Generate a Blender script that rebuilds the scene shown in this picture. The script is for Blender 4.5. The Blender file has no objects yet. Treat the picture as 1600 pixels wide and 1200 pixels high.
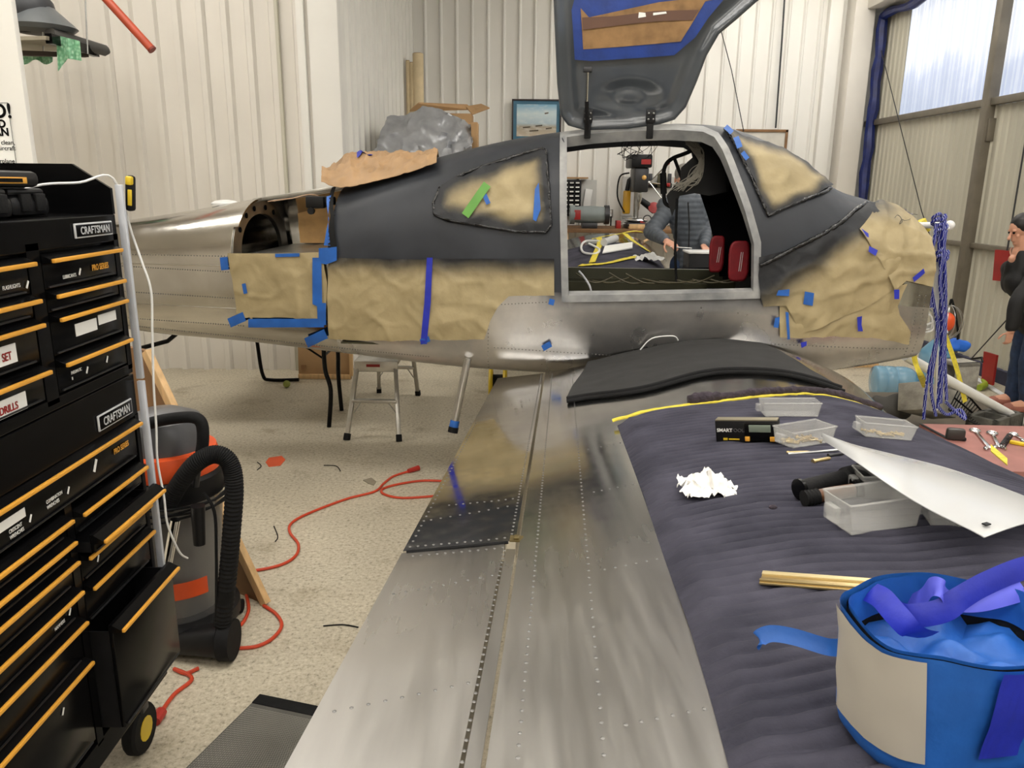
import bpy, bmesh, math, random
import numpy as np
from mathutils import Vector, Matrix, noise
from mathutils.geometry import delaunay_2d_cdt
random.seed(7)
SC = bpy.context.scene
COL = SC.collection

# ---------------------------------------------------------------- camera, world, lights, exposure
F_PX, CAM_H = 1210.0, 1.80
_p, _r = math.radians(14.3), math.radians(0.55)
_fw = Vector((0, math.cos(_p), -math.sin(_p)))
_dn = Vector((0, -math.sin(_p), -math.cos(_p)))
_rt = Vector((1, 0, 0))
_r2 = _rt * math.cos(_r) - _dn * math.sin(_r)
_d2 = _dn * math.cos(_r) + _rt * math.sin(_r)
CAM = Vector((0, 0, CAM_H))
cam_data = bpy.data.cameras.new('camera')
cam_data.sensor_width = 36.0
cam_data.lens = 36.0 * F_PX / 1600.0
cam_data.clip_start = 0.02
cam = bpy.data.objects.new('camera', cam_data)
COL.objects.link(cam)
_m = Matrix((( _r2.x, -_d2.x, -_fw.x, CAM.x), (_r2.y, -_d2.y, -_fw.y, CAM.y), (_r2.z, -_d2.z, -_fw.z, CAM.z), (0, 0, 0, 1)))
cam.matrix_world = _m
SC.camera = cam

world = bpy.data.worlds.new('daylight')
SC.world = world
world.use_nodes = True
world.node_tree.nodes['Background'].inputs[0].default_value = (0.80, 0.88, 1.0, 1)
world.node_tree.nodes['Background'].inputs[1].default_value = 1.0

CEIL = 5.2
LAMP_POS = [(-3.4, 5.6), (-3.4, 2.0), (-3.4, -1.8), (3.2, 9.2), (3.2, 5.6), (3.2, 2.0), (3.2, -1.8), (-.2, 2.2), (0, -1.4), (0, -3.8)]
LAMP_W = 52.0
FILL_UP = 62.0
for lx, ly in LAMP_POS:
    ld = bpy.data.lights.new('lamp_light', 'AREA')
    ld.shape = 'RECTANGLE'; ld.size = 2.4; ld.size_y = 0.7
    ld.energy = LAMP_W; ld.color = (1.0, 0.965, 0.915)
    lo = bpy.data.objects.new('lamp_light', ld)
    lo.location = (lx, ly, CEIL - 0.62)
    COL.objects.link(lo)
    lu = bpy.data.lights.new('ceiling_fill', 'AREA')  # added upward light, there to brighten the ceiling and upper walls
    lu.shape = 'RECTANGLE'; lu.size = 2.3; lu.size_y = 0.6; lu.energy = FILL_UP; lu.color = ld.color
    uo = bpy.data.objects.new('ceiling_fill', lu); uo.location = (lx, ly, CEIL - 0.50); uo.rotation_euler = (math.pi, 0, 0)
    COL.objects.link(uo)

SC.view_settings.view_transform = 'Standard'
SC.view_settings.look = 'None'
SC.view_settings.gamma = 1.0
SC.view_settings.use_curve_mapping = False
SC.view_settings.exposure = -0.07

# ---------------------------------------------------------------- measuring helpers (photograph pixel + a known plane -> metres)
def ray(px, py): return _r2 * (px - 800) + _d2 * (py - 600) + _fw * F_PX
def Zp(px, py, z):
    d = ray(px, py); return CAM + d * ((z - CAM_H) / d.z)
def Yp(px, py, y):
    d = ray(px, py); return CAM + d * (y / d.y)
def Xp(px, py, x):
    d = ray(px, py); return CAM + d * (x / d.x)
_A = math.radians(3.6)
AF = Vector((math.cos(_A), -math.sin(_A), 0)); AI = Vector((math.sin(_A), math.cos(_A), 0))
AO = Vector((-0.08, 4.22, 0))
def AC(u, v, z): return AO + AF * u + AI * v + Vector((0, 0, z))        # airplane frame: u forward, v inboard, z up
def toAC(p):
    q = p - AO; return (q.dot(AF), q.dot(AI), p.z)
def Vp(px, py, v):
    d = ray(px, py); t = (v - (CAM - AO).dot(AI)) / d.dot(AI); return toAC(CAM + d * t)

# ---------------------------------------------------------------- materials
MATS = {}
class NT:
    def __init__(s, name):
        m = bpy.data.materials.new(name); m.use_nodes = True
        s.m = m; s.t = m.node_tree; s.b = s.t.nodes['Principled BSDF']; s.out = s.t.nodes['Material Output']
        MATS[name] = m
    def n(s, typ, **k):
        x = s.t.nodes.new(typ)
        for a, b in k.items(): setattr(x, a, b)
        return x
    def l(s, a, b): s.t.links.new(a, b)
    def set(s, **k):
        for a, b in k.items(): s.b.inputs[a.replace('_', ' ')].default_value = b
    def noise(s, scale, detail=3, vec=None, rough=.5, stretch=None):
        x = s.n('ShaderNodeTexNoise'); x.inputs['Scale'].default_value = scale; x.inputs['Detail'].default_value = detail; x.inputs['Roughness'].default_value = rough
        if vec is None:
            vec = s.coord()
        if stretch:
            mp = s.n('ShaderNodeMapping'); mp.inputs['Scale'].default_value = stretch; s.l(vec, mp.inputs[0]); vec = mp.outputs[0]
        s.l(vec, x.inputs['Vector']); return x.outputs['Fac']
    def coord(s):
        if not hasattr(s, '_tc'): s._tc = s.n('ShaderNodeTexCoord')
        return s._tc.outputs['Object']
    def ramp(s, fac, stops):
        r = s.n('ShaderNodeValToRGB'); e = r.color_ramp.elements
        while len(e) < len(stops): e.new(0.5)
        for x, (p, c) in zip(e, stops):
            x.position = p; x.color = (c[0], c[1], c[2], 1) if hasattr(c, '__len__') else (c, c, c, 1)
        s.l(fac, r.inputs[0]); return r.outputs[0]
    def mix(s, fac, a, b, mode='MIX'):
        x = s.n('ShaderNodeMixRGB', blend_type=mode)
        for i, v in ((0, fac), (1, a), (2, b)):
            if isinstance(v, (int, float)): x.inputs[i].default_value = v
            elif isinstance(v, (tuple, list)): x.inputs[i].default_value = (v[0], v[1], v[2], 1)
            else: s.l(v, x.inputs[i])
        return x.outputs[0]
    def attr(s, name):
        a = s.n('ShaderNodeAttribute'); a.attribute_name = name; return a.outputs['Fac']
    def bump(s, h, strength=.3, dist=.01):
        b = s.n('ShaderNodeBump'); b.inputs['Strength'].default_value = strength; b.inputs['Distance'].default_value = dist
        s.l(h, b.inputs['Height']); s.l(b.outputs[0], s.b.inputs['Normal'])
    def col(s, o): s.l(o, s.b.inputs['Base Color'])
    def rough(s, o): s.l(o, s.b.inputs['Roughness'])

def lin(c):
    return tuple(((x / 255) / 12.92 if x / 255 <= .04045 else ((x / 255 + .055) / 1.055) ** 2.4) for x in c)
def mat(name, rgb, rough=.5, metal=0., var=.12, vscale=6., bump=0., bscale=60., spec=.5, stretch=None):
    """plain surface: sRGB colour, with gentle mottling and fine relief"""
    if name in MATS: return MATS[name]
    k = NT(name); c = lin(rgb); k.set(Roughness=rough, Metallic=metal)
    k.b.inputs['Specular IOR Level'].default_value = spec
    f = k.noise(vscale, 4, stretch=stretch)
    k.col(k.ramp(f, [(.3, [x * (1 - var) for x in c]), (.7, [min(1, x * (1 + var)) for x in c])]))
    if bump: k.bump(k.noise(bscale, 3), bump, .004)
    return k.m

# ---------------------------------------------------------------- mesh helpers
def smoothstep(a, b, x):
    t = max(0., min(1., (x - a) / (b - a))); return t * t * (3 - 2 * t)
def nz(x, y, z=0.): return noise.noise(Vector((x, y, z)))
class MB:
    def __init__(s): s.v = []; s.f = []; s.a = {}
    def add(s, vs, fs):
        o = len(s.v); s.v += [tuple(x) for x in vs]; s.f += [tuple(i + o for i in f) for f in fs]; return s
    def box(s, c, size, rot=None, bevel=0.):
        c = Vector(c); hx, hy, hz = (x / 2 for x in size)
        bm = bmesh.new(); bmesh.ops.create_cube(bm, size=1.)
        for v in bm.verts: v.co = Vector((v.co.x * size[0], v.co.y * size[1], v.co.z * size[2]))
        if bevel > 0: bmesh.ops.bevel(bm, geom=bm.edges[:], offset=min(bevel, min(size) * .45), segments=2, affect='EDGES', profile=.5)
        R = rot if rot is not None else Matrix.Identity(3)
        bm.verts.ensure_lookup_table(); bm.verts.index_update()
        s.add([R @ v.co + c for v in bm.verts], [[v.index for v in f.verts] for f in bm.faces]); bm.free(); return s
    def bx(s, x0, x1, y0, y1, z0, z1, bevel=0.):
        return s.box(((x0 + x1) / 2, (y0 + y1) / 2, (z0 + z1) / 2), (abs(x1 - x0), abs(y1 - y0), abs(z1 - z0)), None, bevel)
    def beam(s, a, b, w, h, bevel=0., up=(0, 0, 1)):
        a, b = Vector(a), Vector(b); d = b - a; L = d.length; d.normalize()
        upv = Vector(up)
        if abs(d.dot(upv)) > .98: upv = Vector((0, 1, 0))
        x = d.cross(upv).normalized(); y = x.cross(d).normalized()
        R = Matrix((x, d, y)).transposed()
        return s.box((a + b) / 2, (w, L, h), R, bevel)
    def tube(s, path, r, n=8, closed=False, cap=True):
        P = [Vector(p) for p in path]; N = len(P)
        rs = r if hasattr(r, '__len__') else [r] * N
        t0 = (P[1] - P[0]).normalized(); up = Vector((0, 0, 1)) if abs(t0.z) < .9 else Vector((1, 0, 0))
        nrm = t0.cross(up).normalized(); vs = []; fs = []
        for i in range(N):
            if closed: t = (P[(i + 1) % N] - P[i - 1])
            else: t = P[min(i + 1, N - 1)] - P[max(i - 1, 0)]
            if t.length < 1e-9: t = t0
            t = t.normalized(); nrm = (nrm - t * nrm.dot(t))
            if nrm.length < 1e-6: nrm = t.orthogonal()
            nrm.normalize(); bi = t.cross(nrm)
            for k in range(n):
                a = 2 * math.pi * k / n; vs.append(P[i] + (nrm * math.cos(a) + bi * math.sin(a)) * rs[i])
        for i in range(N if closed else N - 1):
            j = (i + 1) % N
            for k in range(n):
                q = (k + 1) % n; fs.append((i * n + k, i * n + q, j * n + q, j * n + k))
        if cap and not closed:
            fs.append(tuple(range(n))[::-1]); fs.append(tuple((N - 1) * n + k for k in range(n)))
        return s.add(vs, fs)
    def lathe(s, prof, n=24, c=(0, 0, 0), rot=None, cap=True):
        c = Vector(c); R = rot if rot is not None else Matrix.Identity(3); vs = []; fs = []
        for (r, z) in prof:
            for k in range(n):
                a = 2 * math.pi * k / n; vs.append(c + R @ Vector((r * math.cos(a), r * math.sin(a), z)))
        for i in range(len(prof) - 1):
            for k in range(n):
                q = (k + 1) % n; fs.append((i * n + k, i * n + q, (i + 1) * n + q, (i + 1) * n + k))
        if cap:
            if prof[0][0] > 1e-5: fs.append(tuple(range(n))[::-1])
            if prof[-1][0] > 1e-5: fs.append(tuple((len(prof) - 1) * n + k for k in range(n)))
        return s.add(vs, fs)
    def prism(s, poly, f0, f1):
        """closed polygon [(a,b)] mapped by f0 and f1 to two parallel outlines"""
        n = len(poly); vs = [f0(*p) for p in poly] + [f1(*p) for p in poly]
        return s.add(vs, [tuple(range(n))[::-1], tuple(range(n, 2 * n))] + [(i, (i + 1) % n, n + (i + 1) % n, n + i) for i in range(n)])
    def grid(s, fn, nu, nv, cu=False):
        vs = [fn(i, j) for i in range(nu) for j in range(nv)]; fs = []
        for i in range(nu if cu else nu - 1):
            for j in range(nv - 1):
                k = (i + 1) % nu; fs.append((i * nv + j, k * nv + j, k * nv + j + 1, i * nv + j + 1))
        return s.add(vs, fs)
    def sphere(s, c, r, n=12, m=8, sc=(1, 1, 1)):
        c = Vector(c); vs = []; fs = []
        for i in range(m + 1):
            th = math.pi * i / m
            for k in range(n):
                a = 2 * math.pi * k / n
                vs.append((c.x + r * sc[0] * math.sin(th) * math.cos(a), c.y + r * sc[1] * math.sin(th) * math.sin(a), c.z + r * sc[2] * math.cos(th)))
        for i in range(m):
            for k in range(n):
                q = (k + 1) % n; fs.append((i * n + k, (i + 1) * n + k, (i + 1) * n + q, i * n + q))
        return s.add(vs, fs)
    def mesh(s, name):
        me = bpy.data.meshes.new(name); me.from_pydata(s.v, [], s.f)
        bm = bmesh.new(); bm.from_mesh(me); bmesh.ops.recalc_face_normals(bm, faces=bm.faces[:]); bm.to_mesh(me); bm.free()
        return me
    def build(s, name, m, parent=None, smooth=35, thick=0.):
        me = s.mesh(name); o = bpy.data.objects.new(name, me)
        return fin(o, m, parent, smooth, thick, s.a)
def fin(o, m, parent=None, smooth=35, thick=0., attrs=None):
    me = o.data
    if isinstance(m, str): m = MATS[m]
    me.materials.clear(); me.materials.append(m)
    if smooth:
        me.polygons.foreach_set('use_smooth', [True] * len(me.polygons))
        if smooth < 180: me.set_sharp_from_angle(angle=math.radians(smooth))
    for k, vals in (attrs or {}).items():
        at = me.attributes.new(k, 'FLOAT', 'POINT'); at.data.foreach_set('value', vals)
    if thick:
        md = o.modifiers.new('thickness', 'SOLIDIFY'); md.thickness = thick; md.offset = 0
        es = o.modifiers.new('crisp', 'EDGE_SPLIT'); es.split_angle = math.radians(55)
    COL.objects.link(o)
    if parent is not None: par(o, parent)
    return o
ROOTS = {}
def wm(o):
    if o.parent is not None: return wm(o.parent) @ o.matrix_parent_inverse @ o.matrix_basis
    return o.matrix_basis
def par(o, p):
    o.parent = p; o.matrix_parent_inverse = wm(p).inverted()
def thing(name, label, cat, loc=(0, 0, 0), group=None):
    o = bpy.data.objects.new(name, None); COL.objects.link(o); o.location = loc
    o.empty_display_size = .05
    return tag(o, label, cat, group)
def tag(o, label, cat, group=None):
    o['label'] = label; o['category'] = cat
    if group: o['group'] = group
    return o
def struct(o):
    o['kind'] = 'structure'; return o
def dup(root, delta, label=None):
    r = root.copy(); COL.objects.link(r); r.location = Vector(root.location) + Vector(delta)
    if label: r['label'] = label
    for ch in list(root.children):
        c = ch.copy(); COL.objects.link(c); c.parent = r
        for g in list(ch.children):
            d = g.copy(); COL.objects.link(d); d.parent = c
    return r
def applied(o, mods):
    """evaluate modifiers and return a plain mesh object's mesh"""
    COL.objects.link(o)
    for f in mods: f(o)
    dg = bpy.context.evaluated_depsgraph_get(); dg.update()
    me = bpy.data.meshes.new_from_object(o.evaluated_get(dg))
    COL.objects.unlink(o); bpy.data.objects.remove(o)
    return me
def remeshed(mb, voxel, smooth=4):
    o = bpy.data.objects.new('tmp', mb.mesh('tmp'))
    def f(o):
        r = o.modifiers.new('r', 'REMESH'); r.mode = 'VOXEL'; r.voxel_size = voxel
        if smooth:
            q = o.modifiers.new('s', 'SMOOTH'); q.iterations = smooth; q.factor = .5
    return applied(o, [f])
def cut(mb, cutters):
    o = bpy.data.objects.new('tmp', mb.mesh('tmp')); cs = []
    for c in cutters:
        q = bpy.data.objects.new('cutter', c.mesh('cutter')); COL.objects.link(q); cs.append(q)
    def f(o):
        for q in cs:
            b = o.modifiers.new('b', 'BOOLEAN'); b.operation = 'DIFFERENCE'; b.object = q; b.solver = 'EXACT'
    me = applied(o, [f])
    for q in cs: COL.objects.unlink(q); bpy.data.objects.remove(q)
    return me
def lettering(text, m, parent, origin, xdir, ydir, size, name='lettering', align='LEFT', extrude=.0004, sx=1., bold=0.):
    cu = bpy.data.curves.new('t', 'FONT'); cu.body = text; cu.size = size; cu.align_x = align; cu.extrude = extrude; cu.offset = bold
    o = bpy.data.objects.new('t', cu); me = applied(o, []); 
    x = Vector(xdir).normalized(); y = Vector(ydir).normalized(); n = x.cross(y)
    for v in me.vertices: v.co = Vector(origin) + x * (v.co.x * sx) + y * v.co.y + n * (v.co.z + extrude + .0008)
    q = bpy.data.objects.new(name, me); q.data.name = name
    return fin(q, m, parent, 0)
def inside(poly, x, y):
    c = False; n = len(poly)
    for i in range(n):
        x1, y1 = poly[i]; x2, y2 = poly[i - 1]
        if (y1 > y) != (y2 > y) and x < (x2 - x1) * (y - y1) / (y2 - y1) + x1: c = not c
    return c
def edge_dist(poly, x, y):
    best = 1e9; n = len(poly)
    for i in range(n):
        ax, ay = poly[i]; bx_, by = poly[(i + 1) % n]; dx, dy = bx_ - ax, by - ay
        L = dx * dx + dy * dy
        t = 0 if L == 0 else max(0, min(1, ((x - ax) * dx + (y - ay) * dy) / L))
        best = min(best, math.hypot(x - ax - t * dx, y - ay - t * dy))
    return best
def patch(poly, sp, fn, attr=None):
    """fill a 2-D outline with small triangles and lift each point with fn(a,b)"""
    pts = []; n = len(poly)
    for i in range(n):
        a = Vector(poly[i]); b = Vector(poly[(i + 1) % n]); k = max(1, int((b - a).length / sp))
        for j in range(k): pts.append(a + (b - a) * j / k)
    nb = len(pts); ed = [(i, (i + 1) % nb) for i in range(nb)]
    ring = [tuple(p) for p in pts]
    xs = [p[0] for p in ring]; ys = [p[1] for p in ring]
    y = min(ys) + sp * .5; row = 0
    while y < max(ys):
        x = min(xs) + sp * (.5 if row % 2 else 0.)
        while x < max(xs):
            if inside(poly, x, y) and edge_dist(poly, x, y) > sp * .45: pts.append(Vector((x, y)))
            x += sp
        y += sp * .87; row += 1
    r = delaunay_2d_cdt([Vector((p[0], p[1])) for p in pts], ed, [], 1, 1e-6)
    mb = MB(); mb.add([fn(p[0], p[1]) for p in r[0]], [tuple(f) for f in r[2]])
    if attr: mb.a = {k: [g(p[0], p[1]) for p in r[0]] for k, g in attr.items()}
    return mb
def hermite(tab):
    xs = [t[0] for t in tab]; ys = [t[1] for t in tab]; n = len(xs)
    d = [(ys[min(i + 1, n - 1)] - ys[max(i - 1, 0)]) / (xs[min(i + 1, n - 1)] - xs[max(i - 1, 0)]) for i in range(n)]
    def f(x):
        x = max(xs[0], min(xs[-1], x)); i = 0
        while i < n - 2 and x > xs[i + 1]: i += 1
        h = xs[i + 1] - xs[i]; t = (x - xs[i]) / h
        return (2*t**3-3*t**2+1)*ys[i] + (t**3-2*t**2+t)*h*d[i] + (-2*t**3+3*t**2)*ys[i+1] + (t**3-t**2)*h*d[i+1]
    return f
def spline(pts, n=8):
    """smooth open path through 3-D points"""
    P = [Vector(p) for p in pts]
    if len(P) < 3: return P
    out = []
    for i in range(len(P) - 1):
        a, b, c, d = P[max(i - 1, 0)], P[i], P[i + 1], P[min(i + 2, len(P) - 1)]
        for k in range(n):
            t = k / n
            out.append(.5 * ((2 * b) + (c - a) * t + (2 * a - 5 * b + 4 * c - d) * t * t + (3 * b - a - 3 * c + d) * t ** 3))
    out.append(P[-1]); return out
RX = lambda a: Matrix.Rotation(a, 3, 'X')
RY = lambda a: Matrix.Rotation(a, 3, 'Y')
RZ = lambda a: Matrix.Rotation(a, 3, 'Z')
# ================================================================ materials used in many places
mat('wall_paint', (214, 209, 200), .5, var=.05, vscale=1.2, bump=.02)
mat('wall_paint_cool', (228, 226, 220), .5, var=.04, vscale=1.2)
mat('ceiling_paint', (232, 230, 224), .8, var=.03)
mat('door_metal', (186, 182, 166), .5, var=.08, vscale=2., stretch=(1, 1, .3))
mat('door_steel', (112, 105, 92), .5, .2, var=.15)
mat('blue_tarp', (16, 32, 92), .42, var=.35, vscale=14, bump=.5, bscale=18)
mat('black_paint', (10, 10, 11), .22, var=.3, vscale=8, spec=.14)
mat('black_plastic', (17, 17, 19), .45, var=.25, vscale=20, spec=.3)
mat('black_rubber', (18, 18, 19), .75, var=.3, vscale=30, bump=.2, bscale=200, spec=.25)
mat('yellow_trim', (222, 160, 58), .4, var=.08)
mat('yellow_plastic', (222, 190, 40), .45, var=.12)
mat('strap_yellow', (214, 196, 60), .7, var=.2, vscale=40)
mat('white_plastic', (226, 226, 224), .4, var=.05)
mat('white_paper', (236, 236, 232), .7, var=.04)
mat('steel', (176, 176, 174), .28, 1., var=.15, vscale=20)
mat('chrome', (215, 215, 215), .14, 1., var=.06)
mat('dark_steel', (64, 64, 66), .42, .7, var=.2)
mat('aluminium', (186, 184, 178), .34, 1., var=.12, vscale=14, bump=.05)
mat('orange', (226, 86, 36), .45, var=.12)
mat('cord_orange', (196, 66, 36), .5, var=.1)
mat('red_paint', (150, 26, 24), .45, var=.2)
mat('red_leather', (122, 12, 24), .6, var=.18, vscale=25, bump=.2, bscale=120)
mat('tape_blue', (30, 92, 174), .55, var=.16, vscale=14, bump=.15, bscale=90)
mat('tape_blue_deep', (34, 46, 168), .5, var=.18, vscale=14, bump=.15, bscale=90)
mat('tape_green', (92, 150, 60), .55, var=.14)
mat('wood_light', (206, 170, 122), .6, var=.18, vscale=4, stretch=(9, 9, .8), bump=.1)
mat('plywood_brown', (126, 92, 58), .65, var=.2, vscale=6, bump=.1)
mat('cardboard', (170, 136, 96), .8, var=.08, vscale=5, bump=.05)
mat('cardboard_dark', (150, 112, 74), .8, var=.12, vscale=5)
mat('brown_paper', (166, 134, 98), .62, var=.16, vscale=7, bump=.8, bscale=12)
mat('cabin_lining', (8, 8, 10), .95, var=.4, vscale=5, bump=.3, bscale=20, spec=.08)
mat('olive_metal', (66, 64, 44), .5, .1, var=.25)
mat('grey_tool', (122, 130, 130), .5, var=.12)
mat('skin', (206, 152, 126), .55, var=.08)
mat('hair_dark', (20, 16, 15), .5, var=.4, vscale=60)
mat('jeans', (38, 54, 82), .85, var=.3, vscale=25, bump=.3, bscale=150)
mat('puffer_grey', (78, 84, 92), .6, var=.12, vscale=20)
mat('jacket_black', (17, 17, 19), .7, var=.3, vscale=20)
mat('concrete_block', (158, 154, 144), .9, var=.22, vscale=16, bump=.6, bscale=60)
mat('concrete_dark', (84, 82, 76), .9, var=.3, vscale=16, bump=.6, bscale=60)
mat('red_bench', (150, 100, 92), .6, var=.15, vscale=9)
mat('silver_tarp', (158, 160, 164), .3, .3, var=.14, vscale=9, bump=.3, bscale=9)
mat('rivet_metal', (128, 127, 125), .5, 1., var=.1)
mat('brass', (206, 184, 134), .3, .9, var=.1)

k = NT('floor_concrete'); k.set(Roughness=.55)
v = k.n('ShaderNodeTexVoronoi'); v.inputs['Scale'].default_value = 60; k.l(k.coord(), v.inputs['Vector'])
fine = k.ramp(k.noise(52, 5, rough=.75), [(.32, lin((120, 112, 98))), (.45, lin((186, 177, 157))), (.60, lin((204, 196, 178))), (.74, lin((232, 225, 211)))])
big = k.ramp(k.noise(.9, 5), [(.3, (.80, .79, .77)), (.62, (1.04, 1.03, 1.0))])
stain = k.ramp(k.noise(2.6, 7, rough=.7), [(.30, (.66, .62, .56)), (.44, (1, 1, 1))])
k.col(k.mix(1., k.mix(1., fine, big, 'MULTIPLY'), stain, 'MULTIPLY'))
k.bump(k.noise(120, 3), .25, .003)

k = NT('dirty_aluminium'); k.set(Metallic=1.)      # bare airplane skin, satin and smeared
f1 = k.noise(1.3, 4, rough=.5); f2 = k.noise(9, 5, rough=.65); f3 = k.noise(2.2, 2); f4 = k.noise(3., 5, stretch=(14, 1.2, 1))
k.col(k.mix(k.ramp(f4, [(.35, 0), (.7, .35)]), k.ramp(f1, [(.25, lin((176, 176, 176))), (.75, lin((200, 198, 195)))]), lin((210, 208, 204))))
sy_ = k.n('ShaderNodeSeparateXYZ'); k.l(k.coord(), sy_.inputs[0])     # the outboard half is sanded dull, the root still bright
wob = k.n('ShaderNodeMath', operation='MULTIPLY_ADD'); k.l(f1, wob.inputs[0]); wob.inputs[1].default_value = 1.1; k.l(sy_.outputs[1], wob.inputs[2])
dm = k.n('ShaderNodeMapRange'); k.l(wob.outputs[0], dm.inputs[0]); dm.inputs[1].default_value = 1.75; dm.inputs[2].default_value = 2.55; dm.inputs[3].default_value = 1.; dm.inputs[4].default_value = 0.
k.rough(k.mix(dm.outputs[0], k.mix(.5, k.ramp(f1, [(.3, .07), (.7, .16)]), k.ramp(f2, [(.35, .08), (.7, .20)])), k.ramp(f4, [(.3, .30), (.7, .40)])))
k.bump(f3, .10, .02)

k = NT('polished_aluminium'); k.set(Metallic=1.)
f1 = k.noise(1.6, 5); f2 = k.noise(16, 4)
k.col(k.ramp(f1, [(.3, lin((160, 156, 150))), (.7, lin((204, 200, 193)))]))
k.rough(k.ramp(f2, [(.3, .08), (.7, .18)]))
k.bump(k.noise(1.4, 2), .2, .03)
k = NT('mirror_aluminium'); k.set(Metallic=1.)
f1 = k.noise(3, 5)
k.col(k.ramp(f1, [(.3, lin((168, 168, 168))), (.7, lin((206, 204, 200)))])); k.rough(k.ramp(k.noise(20, 4), [(.35, .05), (.75, .16)])); k.bump(k.noise(2.5, 2), .06, .02)

k = NT('scuffed_skin'); k.set(Metallic=1.)         # belly skin with purple-grey film and overspray of primer
f1 = k.noise(2.6, 6, rough=.65); f2 = k.noise(5, 4, rough=.5)
base = k.ramp(f1, [(.3, lin((168, 169, 172))), (.5, lin((190, 188, 187))), (.7, lin((206, 203, 199)))])
base = k.mix(k.ramp(f2, [(.5, 0), (.75, .25)]), base, lin((150, 148, 147)))
sp = k.attr('spray')
k.col(k.mix(sp, base, lin((30, 32, 37))))
k.rough(k.ramp(f2, [(.3, .24), (.7, .36)]))
inv = k.n('ShaderNodeMath', operation='SUBTRACT'); inv.inputs[0].default_value = 1.; k.l(sp, inv.inputs[1]); k.l(inv.outputs[0], k.b.inputs['Metallic'])
k.bump(k.noise(2., 3), .2, .02)

k = NT('primer'); k.set(Roughness=.5)
k.b.inputs['Specular IOR Level'].default_value = .4
k.col(k.ramp(k.noise(3.5, 5), [(.3, lin((38, 41, 47))), (.7, lin((54, 57, 63)))]))
k.rough(k.ramp(k.noise(7, 4), [(.3, .42), (.7, .58)]))
k.bump(k.noise(140, 2), .06, .002)

k = NT('door_grey'); k.set(Roughness=.2)
k.b.inputs['Coat Weight'].default_value = .3
k.col(k.ramp(k.noise(2.5, 3), [(.3, lin((58, 64, 70))), (.7, lin((74, 79, 85)))]))

k = NT('masking_paper'); k.set(Roughness=.6)
tan = k.ramp(k.noise(6, 5), [(.3, lin((150, 135, 99))), (.7, lin((174, 158, 120)))])
n2 = k.noise(16, 4)
sp = k.n('ShaderNodeMath', operation='ADD'); k.l(k.attr('spray'), sp.inputs[0])
mm = k.n('ShaderNodeMath', operation='MULTIPLY_ADD'); k.l(n2, mm.inputs[0]); mm.inputs[1].default_value = .22; mm.inputs[2].default_value = -.11
k.l(mm.outputs[0], sp.inputs[1])
edge = k.ramp(sp.outputs[0], [(.05, 0), (.35, .35), (.65, .8), (.9, 1)])
k.col(k.mix(edge, tan, lin((30, 32, 36))))
k.bump(k.noise(9, 4, rough=.55), .55, .012)

k = NT('blanket_cloth'); k.set(Roughness=.9)
k.b.inputs['Specular IOR Level'].default_value = .15
k.col(k.ramp(k.noise(7, 6), [(.3, lin((50, 50, 60))), (.7, lin((74, 73, 85)))]))
k.bump(k.noise(260, 3), .35, .002)

k = NT('translucent_panel'); k.set(Roughness=.5)       # emits daylight and blurred trees; shading of the ribs painted into the colour
sp_ = k.n('ShaderNodeSeparateXYZ'); k.l(k.coord(), sp_.inputs[0])
wv = k.n('ShaderNodeMath', operation='MULTIPLY'); k.l(sp_.outputs[1], wv.inputs[0]); wv.inputs[1].default_value = 2 * math.pi / .083
sn = k.n('ShaderNodeMath', operation='SINE'); k.l(wv.outputs[0], sn.inputs[0])
rib = k.ramp(sn.outputs[0], [(.0, (.80, .83, .90)), (.55, (1, 1, 1))])
mr = k.n('ShaderNodeMapRange'); mr.inputs[1].default_value = 2.75; mr.inputs[2].default_value = 3.75; k.l(sp_.outputs[2], mr.inputs[0])
ad = k.n('ShaderNodeMath', operation='ADD'); k.l(mr.outputs[0], ad.inputs[0]); k.l(k.noise(1.6, 5), ad.inputs[1])
view = k.ramp(ad.outputs[0], [(.35, (.50, .57, .72)), (.75, (.66, .72, .86)), (1., (1., 1.02, 1.05))])
k.b.inputs['Base Color'].default_value = (.2, .21, .23, 1)
k.b.inputs['Emission Strength'].default_value = .95
k.l(k.mix(1., view, rib, 'MULTIPLY'), k.b.inputs['Emission Color'])

def clear(name, col, rough, alpha_like):
    k = NT(name); k.set(Roughness=rough)
    k.b.inputs['Base Color'].default_value = (*col, 1)
    tr = k.n('ShaderNodeBsdfTransparent'); tr.inputs[0].default_value = (*[min(1, c * .2 + .8) for c in col], 1)
    ms = k.n('ShaderNodeMixShader'); ms.inputs[0].default_value = alpha_like
    k.l(tr.outputs[0], ms.inputs[1]); k.l(k.b.outputs[0], ms.inputs[2]); k.l(ms.outputs[0], k.out.inputs[0])
    return k.m
clear('frosted_plastic', (.78, .78, .76), .22, .24)
clear('clear_plastic', (.85, .87, .88), .08, .22)
clear('clear_sheet', (.74, .75, .75), .14, .58)
clear('jug_plastic', (.22, .47, .66), .06, .55)
clear('vac_smoke', (.20, .20, .20), .16, .5)

# ================================================================ the hangar shell
struct(MB().bx(-8, 6, -5, 12.2, -.1, 0).build('floor', 'floor_concrete'))
struct(MB().bx(-8, 6, -5, 12.2, CEIL, CEIL + .1).build('ceiling', 'ceiling_paint'))

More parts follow.
